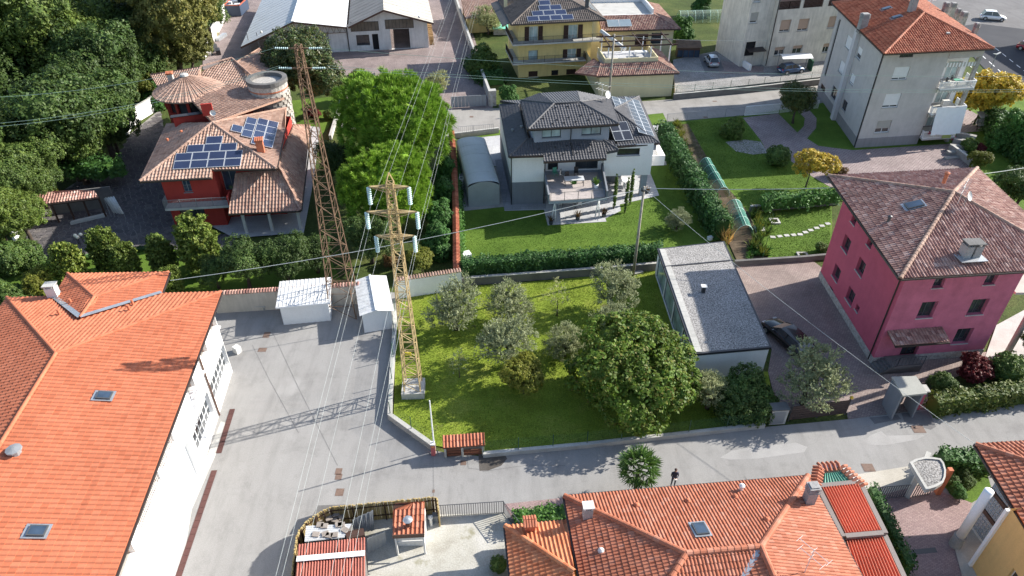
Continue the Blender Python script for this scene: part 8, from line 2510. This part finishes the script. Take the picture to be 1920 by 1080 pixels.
# cars
def car(name,label,loc,rot,col,L=4.3,W=1.78,H=1.48,hatch=True,cat='car'):
 t=thing(name,label,cat,(0,0,0));w=W/2
 m,nt,bs=new_mat(name+'_paint');bs.inputs['Base Color'].default_value=(*col,1);bs.inputs['Roughness'].default_value=.25;bs.inputs['Coat Weight'].default_value=.6;bs.inputs['Metallic'].default_value=.2
 st=[(-.5,.42,.62,.78),(-.485,.26,.80,.9),(-.40,.2,.92,.98),(-.2,.2,.94,1),(.1,.2,.93,1),(.24,.2,.90,.99),(.40,.22,.78,.95),(.475,.26,.66,.86),(.5,.40,.55,.70)]
 if hatch:st[0]=(-.5,.36,.80,.84)
 mb=MB();R_=8
 V=[]
 for x,zl,zt_,k in st:V+=[(x*L,y*w*k,zl+(zt_-zl)*f)for y,f in((-.86,0),(-1,.3),(-.99,.72),(-.80,1),(.80,1),(.99,.72),(1,.3),(.86,0))]
 F=[(i*R_+j,i*R_+(j+1)%R_,(i+1)*R_+(j+1)%R_,(i+1)*R_+j)for i in range(len(st)-1)for j in range(R_)]
 mb.mesh(V,F+[tuple(range(R_-1,-1,-1)),tuple(range((len(st)-1)*R_,len(st)*R_))]);b=mb.build('body',m,t,smooth=True)
 bk=-.46 if hatch else-.36
 g=[(bk,.90,.86),(bk+.10,H-.09,.72),(-.12,H-.03,.72),(.06,H-.05,.71),(.24,.90,.84)]
 mb=MB();V=[]
 for x,z,k in g:V+=[(x*L,-w*k,z),(x*L,w*k,z)]
 base=[(x*L,s*w*.9,.88)for x in(bk,.24)for s in(-1,1)]
 mb.mesh(V,[(2*i,2*i+1,2*i+3,2*i+2)for i in range(4)])
 for s in(0,1):mb.mesh([V[2*i+s]for i in range(5)],[(0,1,2,3,4)])
 mb.build('windows',M['glass'],t)
 mb=MB();P_=[(x*L,y*w*k,z+.012)for x,z,k in g[1:4]for y in(-1.0,-.6,.6,1.0)]
 P_=[(x,y,z+(.02 if abs(y)<w*.6 else 0))for x,y,z in P_]
 mb.mesh(P_,[(i*4+j,i*4+j+1,i*4+j+5,i*4+j+4)for i in range(2)for j in range(3)]);mb.build('roof_panel',m,t,smooth=True)
 mb=MB()
 for s in(-1,1):
  for i,j in((0,1),(3,4)):mb.bar((g[i][0]*L,s*w*g[i][2],g[i][1]),(g[j][0]*L,s*w*g[j][2],g[j][1]),.07,.05)
  mb.bar((-.12*L,s*w*.73,H-.04),(-.10*L,s*w*.87,.92),.06,.04)
 mb.build('pillar',m,t)
 for x in(-.31,.32):
  for s in(-1,1):
   c=Vector((x*L,s*(w-.1),.31));mb=MB();mb.tube([c-Vector((0,.11,0)),c+Vector((0,.115,0))],.31,16);o=mb.build('wheel',M['black'],t)
   mb=MB();mb.tube([c+Vector((0,s*.1,0)),c+Vector((0,s*.125,0))],.2,12);mb.build('rim',M['steel'],o)
   mb=MB();mb.tube([c+Vector((0,s*.02,.02)),c+Vector((0,s*.104,.02))],.37,16);mb.build('wheel_arch',M['dark'],t)
 for s in(-1,1):
  mb=MB();mb.box((.455*L,s*w*.62,.62),(.22,.34,.12));mb.build('headlight',M['offwhite'],t)
  mb=MB();mb.box((-.488*L,s*w*.7,.78),(.08,.26,.2));mb.build('tail_light',M['tail'],t)
  mb=MB();mb.box((.16*L,s*w*1.08,.95),(.12,.2,.13));mb.build('mirror',m,t)
 mb=MB();mb.box((-.503*L,0,.58),(.02,.5,.12));mb.build('number_plate',M['white'],t)
 t.location=loc;t.rotation_euler[2]=rot
M['tail']=flat("red_tail_light",(.4,.02,.02),.3)
def aim(a,b):d=b-a;return math.atan2(d.y,d.x)
a,b=G(1500,652,.6),G(1449,608,.6);car('estate_car','glossy black car parked between the garage and the pink house',Vector(((a.x+b.x)/2+.1,(a.y+b.y)/2,.02)),aim(a,b),(.008,.008,.009),4.9,1.85,1.45)
a,b=G(1343,121,1.4),G(1327,100,1.4);car('small_car','small silver hatchback in the parking bay under the raised forecourt edge',Vector((G(1334,116,1.2).x,G(1334,116,1.2).y,.81)),aim(a,b),(.42,.43,.45),3.7,1.65,1.55)
a,b=G(1458,130,1.4),G(1508,124,1.4);car('blue_car','dark blue hatchback under the white carport roof',Vector((G(1483,131,1.2).x,G(1483,131,1.2).y,.81)),aim(a,b),(.03,.075,.16),4.1)
a,b=G(1832,28),G(1888,33);car('white_car','white sport utility car parked beside the main road',G(1860,37),aim(a,b),(.75,.75,.75),4.4,1.9,1.65)
car('red_car','red car partly cut by the right edge on the main road',G(1930,95),-.8,(.28,.02,.03),4.0)
p=G(1495,126,.8);t=thing('car_canopy','white curved canopy over the dark blue car','canopy',p);c=G(1493,106,3.0)
mb=MB()
for i in range(5):
 y0,y1=-1.2+.48*i,-1.2+.48*(i+1);z0,z1=3.0+.25*math.sin(math.pi*i/5),3.0+.25*math.sin(math.pi*(i+1)/5)
 mb.face([(c.x-2.4,c.y+y0,z0),(c.x+2.4,c.y+y0+.4,z0),(c.x+2.4,c.y+y1+.4,z1),(c.x-2.4,c.y+y1,z1)])
mb.build('sheet',M['white'],t)
for x in(-2.2,2.2):mb=MB();mb.box((c.x+x,c.y+1.1,1.9),(.08,.08,2.2));mb.build('post',M['grey'],t)
p=G(1519,122,1.5);mb=MB();mb.box((p.x,p.y,1.6),(.2,1.8,1.6));o=mb.build('green_screen',flat("green_screen",(.02,.09,.05)),loc=p);tagset(o,'dark green screen at the right end of the white canopy','screen')
p=G(439,30);t=thing('waste_skip','open waste skip with a red rim at the top edge','skip',p)
mb=MB();x,y=p.x,p.y+2.2
for dx,dy,sx,sy in((-1.5,0,.1,5),(1.5,0,.1,5),(0,-2.5,3.1,.1),(0,2.5,3.1,.1)):mb.box((x+dx,y+dy,1.05),(sx,sy,1.9))
mb.box((x,y,.15),(3,5,.2));mb.build('tub',flat("dark_blue_skip",(.03,.05,.09)),t)
mb=MB()
for dx,dy,sx,sy in((-1.5,0,.2,5.2),(1.5,0,.2,5.2),(0,-2.5,3.2,.2),(0,2.5,3.2,.2)):mb.box((x+dx,y+dy,2.05+.004*(sx>1)),(sx,sy,.14))
mb.build('rim',flat("orange_red_rim",(.45,.10,.04)),t)
def junk(u,v,s,m,label,name='scrap_piece',z=0.,group='scrap pieces along the white wall',cat='scrap'):
 p=G(u,v,z);mb=MB();mb.box((p.x,p.y,z+s[2]/2),s,random.uniform(-.7,.7));o=mb.build(name,M[m],loc=p);tagset(o,label,cat,group)
for k,(u,v,m)in enumerate(((430,8,'white'),(440,6,'zinc'),(446,12,'white'),(434,14,'conc_l'))):junk(u,v,(1.1,.8,.5),m,'pale piece of rubbish lying in the waste skip','rubbish',1.5,'rubbish in the skip','rubbish')
for u,v,s,m,lb in((404,68,(1.5,.9,.7),'w_yel2','yellowish board on the scrap heap'),(415,72,(.8,3.2,.5),'zinc','long pale metal sheet on the scrap heap'),(392,88,(1.3,1.2,1.0),'conc_l','grey machine block in the scrap heap'),(402,96,(.9,.9,1.2),'dkgrey','dark scrap bin in front of the villa roof'),(391,103,(1.2,.8,.5),'stone','pile of pale stone blocks at the lower end of the scrap heap'),(410,101,(.7,1.6,.8),'dark','dark narrow crate at the lower end of the scrap heap'),(398,58,(1.6,.8,.6),'stone','rough rubble at the upper end of the scrap heap')):junk(u,v,s,m,lb,'scrap_piece',0,None)
t=thing('woodpile','stack of split firewood along the warehouse side wall','woodpile',G(807,82))
for k in range(60):q=G(806+(k%10)*-.55,84-(k%10)*3.6);mb=MB();mb.tube([q+Vector((0,0,.15+.26*(k//10))),q+Vector((.7,.1,.15+.26*(k//10)))],.13,6);mb.build('log',M['logs']if 'logs' in M else M.setdefault('logs',tile_mat("split_log",[(.36,.22,.10),(.46,.30,.15),(.28,.17,.08)])),t)
for u,v,s,m,lb,nm in((874,487,(.95,.8,.8),'white','white storage box on the lawn corner by the tile-capped wall','storage_box'),(446,660,(.55,.5,.6),'offwhite','small white unit on the ground beside the white hall wall','outdoor_unit'),(1186,600,(.9,.5,.08),'conc_l','pale slab lying in the shade near the garage','slab'),(1196,512,(.9,.5,.2),'conc_l','pale slab lying at the foot of the wooden pole','slab'),(1331,449,(.5,.4,.35),'white','small white tub behind the garage by the conifer hedge','tub'),(1303,72,(.0,.0,.0),'white','','')):
 if nm:junk(u,v,s,m,lb,nm,0,None,nm.replace('_',' '))
t=thing('bench','concrete bench in the shade in front of the cream garden wall','bench',G(487,580));p=G(487,580)
mb=MB();mb.box((p.x,p.y,.45),(1.25,.45,.09));mb.build('seat',M['conc_l'],t)
for s in(-.45,.45):mb=MB();mb.box((p.x+s,p.y,.2),(.14,.4,.4));mb.build('leg',M['concrete'],t)
for k,(u,v,lb)in enumerate(((148,458,'left globe of the three globe lamps on the stone court'),(152,461,'lowest globe of the three globe lamps on the stone court'),(158,456,'right globe of the three globe lamps on the stone court'),(391,446,'globe lamp by the villa porch corner'))):
 p=G(u,v);t=thing('globe_lamp',lb,'garden lamp',p,'globe lamps');mb=MB();mb.tube([p,p+Zv*.9],.035,6);mb.build('post',M['dark'],t);mb=MB();mb.ball(p+Zv*1.05,.19,12);mb.build('globe',M['globe']if 'globe' in M else M.setdefault('globe',flat("cream_globe",(.75,.72,.58),.3)),t,smooth=True)
p=G(1853,140);t=thing('street_lamp','street lamp with crossed heads beside the main road','street lamp',p);mb=MB();mb.tube([p,p+Zv*3.2],.06,8);mb.build('post',M['grey'],t)
for s in(-1,1):mb=MB();mb.bar(p+Zv*3.2,p+Vector((s*.7,.3*s,3.4)),.22,.1);mb.build('lamp_head',M['offwhite'],t)
# terraces, gardens
def table(label,p,w,d,m,legs='dkgrey'):
 t=thing('garden_table',label,'table',p);mb=MB();mb.box((p.x,p.y,p.z+.74),(w,d,.05),.07);mb.build('table_top',M[m],t)
 for sx in(-1,1):
  for sy in(-1,1):mb=MB();mb.box((p.x+sx*(w/2-.08),p.y+sy*(d/2-.08),p.z+.36),(.06,.06,.71));mb.build('leg',M[legs],t)
def chair(label,p,m,rot=0.,group=None):
 t=thing('garden_chair',label,'chair',(0,0,0),group);mb=MB();mb.box((0,0,.44),(.46,.46,.05));mb.build('seat',M[m],t);mb=MB();mb.box((0,.22,.7),(.46,.05,.5));mb.build('backrest',M[m],t)
 for sx in(-.2,.2):
  for sy in(-.2,.2):mb=MB();mb.box((sx,sy,.21),(.04,.04,.42));mb.build('leg',M[m],t)
 t.location=p;t.rotation_euler[2]=rot
tz=3.19
table('grey table on the raised terrace of the modern house',G(1076,346,tz),2.1,1.0,'pv_frame')
for u,v,m,r_,lb in((1064,338,'dark',.3,'black chair behind the terrace table'),(1080,329,'dark',0,'black chair near the sliding door on the terrace'),(1054,333,'grey',1.2,'grey chair at the left end of the terrace table'),(1041,330,'plastic_g',.4,'small green chair at the left terrace wall')):chair(lb,G(u,v,tz),m,r_)
spiky('pot_plant','round green plant in a bowl on the terrace table','pot plant',G(1076,345,tz+.77),.5,90,'laurel',.9,.06)
spiky('pot_plant','green lily in a white pot on the raised terrace','pot plant',G(1118,352,tz),1.0,60,'lf_palm',.5,.07,None,'white')
spiky('pot_plant','small round plant in a pot beside the corner pillar','pot plant',G(1213,362,.05),.6,70,'lf_rus',.8,.05,None,'dkgrey')
table('white table in the shade under the modern house wing',G(1172,348,.05),1.8,.9,'white','white')
for u,v,e_ in((1160,350,'left end of the'),(1184,348,'right end of the'),(1173,356,'near long side of the')):chair('white chair at the '+e_+' table under the modern house wing',G(u,v,.05),'white',random.uniform(0,6),'white chairs under the wing')
table('pale table below the raised terrace',G(1066,388,.05),1.6,.8,'offwhite')
for u,v in((1048,388),(1086,386)):chair('pale chair at the %s end of the table below the raised terrace'%('left' if u<1060 else 'right'),G(u,v,.05),'offwhite',random.uniform(0,6),'pale chairs below the terrace')
def tunnel(label,a,b,r,m,n):
 t=thing('net_tunnel',label,'net tunnel',a);d=(b-a).normalized();s=Vector((-d.y,d.x,0));L=(b-a).length
 arc=lambda y,q:a+d*y+s*(r*math.cos(q))+Zv*(r*1.5*math.sin(q))
 mb=MB()
 for i in range(n):
  y0,y1=L*i/n,L*(i+1)/n
  for k in range(10):mb.face([arc(y0,math.pi*k/10),arc(y0,math.pi*(k+1)/10),arc(y1,math.pi*(k+1)/10),arc(y1,math.pi*k/10)])
 mb.build('net',M[m],t)
 for i in range(n+1):mb=MB();mb.tube([arc(L*i/n,math.pi*k/10)for k in range(11)],.03,5);mb.build('hoop',M['hoop'],t)
 mb=MB();mb.tube([arc(0,math.pi/2),arc(L,math.pi/2)],.03,5);mb.build('ridge_wire',M['hoop'],t)
M['hoop']=flat("pale_green_hoop",(.45,.65,.55))
tunnel('teal net tunnel at the top of the vegetable strip',G(1322,312),G(1354,368),.8,'net',4)
tunnel('shorter teal net tunnel at the lower end of the vegetable strip',G(1374,396),G(1394,445),1.0,'net',3)
tunnel('pale net tunnel in the kitchen garden near the top edge',G(1272,40),G(1355,38),1.3,'net_p',6)
S('vegetable_bed',GP([(1258,235),(1290,232),(1345,330),(1405,400),(1440,486),(1385,496),(1362,446),(1310,350)]),M['soil'],.022)
for u,v in((1452,416),(1505,480),(1424,430)):
 p=G(u,v);t=thing('planting_square','square pale concrete tree surround on the back lawn','tree surround',p,'tree surrounds on the back lawn');mb=MB()
 for dx,dy,sx,sy in((-.42,0,.2,1.04),(.42,0,.2,1.04),(0,-.42,.64,.2),(0,.42,.64,.2)):mb.box((p.x+dx,p.y+dy,.09),(sx,sy,.16))
 mb.build('frame',M['conc_l'],t);v_,f_=blades(np.zeros((14,3)),np.stack([rng.normal(scale=.5,size=14),rng.normal(scale=.5,size=14),np.ones(14)],1),rng.uniform(.8,1.7,14),np.full(14,.02));link('sapling',np_mesh('sapling',v_,f_,M['lf_lime']),t)
for k in range(9):p=G(1405+(k%4)*11,470+(k//4)*9);q=spiky('vegetable','leafy plant in the pale vegetable plot behind the garage','plant',p,.7,40,'laurel',.8,.09,'plants behind the garage')
p=G(1840,240);t=thing('swing_seat','garden swing seat with a pale canopy beside the golden tree','swing seat',p);mb=MB();mb.hexa([p+Vector(x)for x in((-1.1,-.7,1.7),(1.1,-.7,1.7),(1.1,.7,2.0),(-1.1,.7,2.0))],[p+Vector(x)for x in((-1.1,-.7,1.76),(1.1,-.7,1.76),(1.1,.7,2.06),(-1.1,.7,2.06))]);mb.build('canopy',M['offwhite'],t)
mb=MB();mb.box((p.x,p.y,.5),(1.6,.6,.12));mb.build('seat',M['offwhite'],t);mb=MB();mb.box((p.x,p.y+.35,.85),(1.6,.1,.6));mb.build('backrest',M['offwhite'],t);mb=MB()
for s in(-1,1):mb.bar(p+Vector((s*1.1,-.9,0)),p+Vector((s*1.05,0,1.8)),.06);mb.bar(p+Vector((s*1.1,.9,0)),p+Vector((s*1.05,0,1.8)),.06)
mb.build('frame',M['dark'],t)
for k in range(5):
 p=G(1786+5*k,297-7*k);mb=MB();mb.box((p.x,p.y,.1+.14*k),(2.2,.6,.2+.28*k),-.2*k+.2);o=mb.build('garden_step',M['concrete'],loc=p);o['kind']='structure'
p=G(1788,265);mb=MB();mb.ball(p+Zv*.35,.4,10,(1,1,.85));o=mb.build('pink_planter',flat("magenta_planter",(.6,.05,.2)),loc=p);tagset(o,'bright magenta planter at the top of the garden steps','planter')
z=2.8;q=[G(872,34,z),G(940,30,z),G(936,-10,z+1.2),G(862,-10,z+1.2)];t=thing('garden_house','low garden house with sandy pink tile roof at the top edge','garden house',(q[0].x,q[0].y,0));roof(t,[q],M['tile_beige'],M['deck_bg'],tw=.3,tl=.42);walls(t,[V2(x)for x in grow([q[0],q[1],q[2],q[3]],-.4)],0,z-.1,M['w_yel'])
p=G(938,66);t=thing('pool_table','turquoise covered basin on a low stone base left of the yellow house','basin',p);mb=MB();mb.box((p.x+.4,p.y+2.4,.5),(3.2,4.6,1.0));mb.build('stone_base',M['stone'],t);mb=MB();mb.box((p.x+.4,p.y+2.4,1.06),(3.4,4.8,.1));mb.build('cover',flat("turquoise_cover",(.16,.50,.38)),t)
p=G(1354,92,.8);t=thing('firewood_shelter','rusty brown shelter with glazed doors beside the parking bay','shelter',p);mb=MB();c=G(1290,108,.8);mb.box((c.x,c.y+.8,1.5),(3.6,1.4,1.5));mb.build('body',M['copper'],t);mb=MB();mb.hexa([c+Vector(x)for x in((-2,-.2,1.55),(2,-.2,1.55),(2,1.8,2.2),(-2,1.8,2.2))],[c+Vector(x)for x in((-2,-.2,1.65),(2,-.2,1.65),(2,1.8,2.3),(-2,1.8,2.3))]);mb.build('roof',M['rust'],t)
for k in range(4):mb=MB();mb.box((c.x-1.35+.9*k,c.y+.07,1.4),(.8,.04,1.1));mb.build('glazed_door',M['glass_blue'],t)
# man in the street
def person():
 p=G(1261,911);t=thing('person','person in a dark top holding a small controller in the street','person',p)
 J=[(0,0,.95),(0,0,1.2),(0,-.01,1.42),(0,-.02,1.52),(0,-.04,1.64),(.1,0,.88),(.11,-.03,.48),(.11,0,.06),(.11,-.14,.03),(-.1,0,.88),(-.11,-.02,.48),(-.12,.02,.06),(-.12,-.12,.03),(.19,0,1.4),(.24,-.03,1.12),(.08,-.28,1.14),(-.19,0,1.4),(-.24,-.03,1.12),(-.08,-.28,1.14)]
 E_=[(0,1),(1,2),(2,3),(3,4),(0,5),(5,6),(6,7),(7,8),(0,9),(9,10),(10,11),(11,12),(2,13),(13,14),(14,15),(2,16),(16,17),(17,18)]
 r_=[.15,.15,.14,.06,.1,.1,.07,.05,.04,.1,.07,.05,.04,.075,.05,.035,.075,.05,.035]
 me=bpy.data.meshes.new('body');me.from_pydata(J,E_,[]);o=link('body',me,t)
 md=o.modifiers.new('skin','SKIN');o.modifiers.new('sub','SUBSURF').levels=1
 for i,sv in enumerate(me.skin_vertices[0].data):sv.radius=(r_[i],r_[i]*.8);sv.use_root=(i==0)
 me.materials.append(M['cloth'])
 mb=MB();mb.ball((p.x,p.y-.04,1.68),.105,12,(.85,1,1.15));mb.ball((p.x,p.y-.15,1.67),.02,6);h=mb.build('head',M['skin'],t,smooth=True)
 mb=MB();mb.ball((p.x,p.y-.015,1.73),.112,12,(.9,1,.8));mb.build('hair',M['brown'],h,smooth=True)
 for s in(-1,1):
  mb=MB();c=Vector((p.x+s*.075,p.y-.31,1.14));mb.box(tuple(c),(.05,.08,.035))
  for k in range(4):mb.tube([c+Vector((-.02+.014*k,-.04,0)),c+Vector((-.02*s+.012*k-.01,-.09,.01)),c+Vector((-.04*s,-.1,-.02))],.008,5)
  mb.tube([c+Vector((-s*.02,.0,.02)),c+Vector((-s*.05,-.04,.04))],.01,5);mb.build('hand',M['skin'],t)
 mb=MB();mb.box((p.x,p.y-.38,1.15),(.17,.09,.03));o=mb.build('controller',M['offwhite'],loc=(p.x,p.y-.38,1.1));tagset(o,'small pale controller held in the hands of the person in the street','controller')
M['cloth']=flat("dark_navy_clothes",(.035,.038,.07),.9);M['skin']=flat("skin",(.50,.30,.22),.6)
person()
t=thing('roadside_block','plain pale block of flats beyond the right edge of the road','building',(109,113,0))
walls(t,[(99,98),(119,98),(119,128),(99,128)],0,11,M['w_cream'],{0:[(2+4*i,3.4+4*i,1.2+3.2*j,2.7+3.2*j,dict(blind='blind_w',blind_f=.5))for i in range(4)for j in range(3)]})
fs,rd,cn=hip_rect((98,97),(120,97),32,11,.35);roof(t,fs,M['tile_red'],M['deck_or'],tw=.6,tl=.8,ridges=rd)
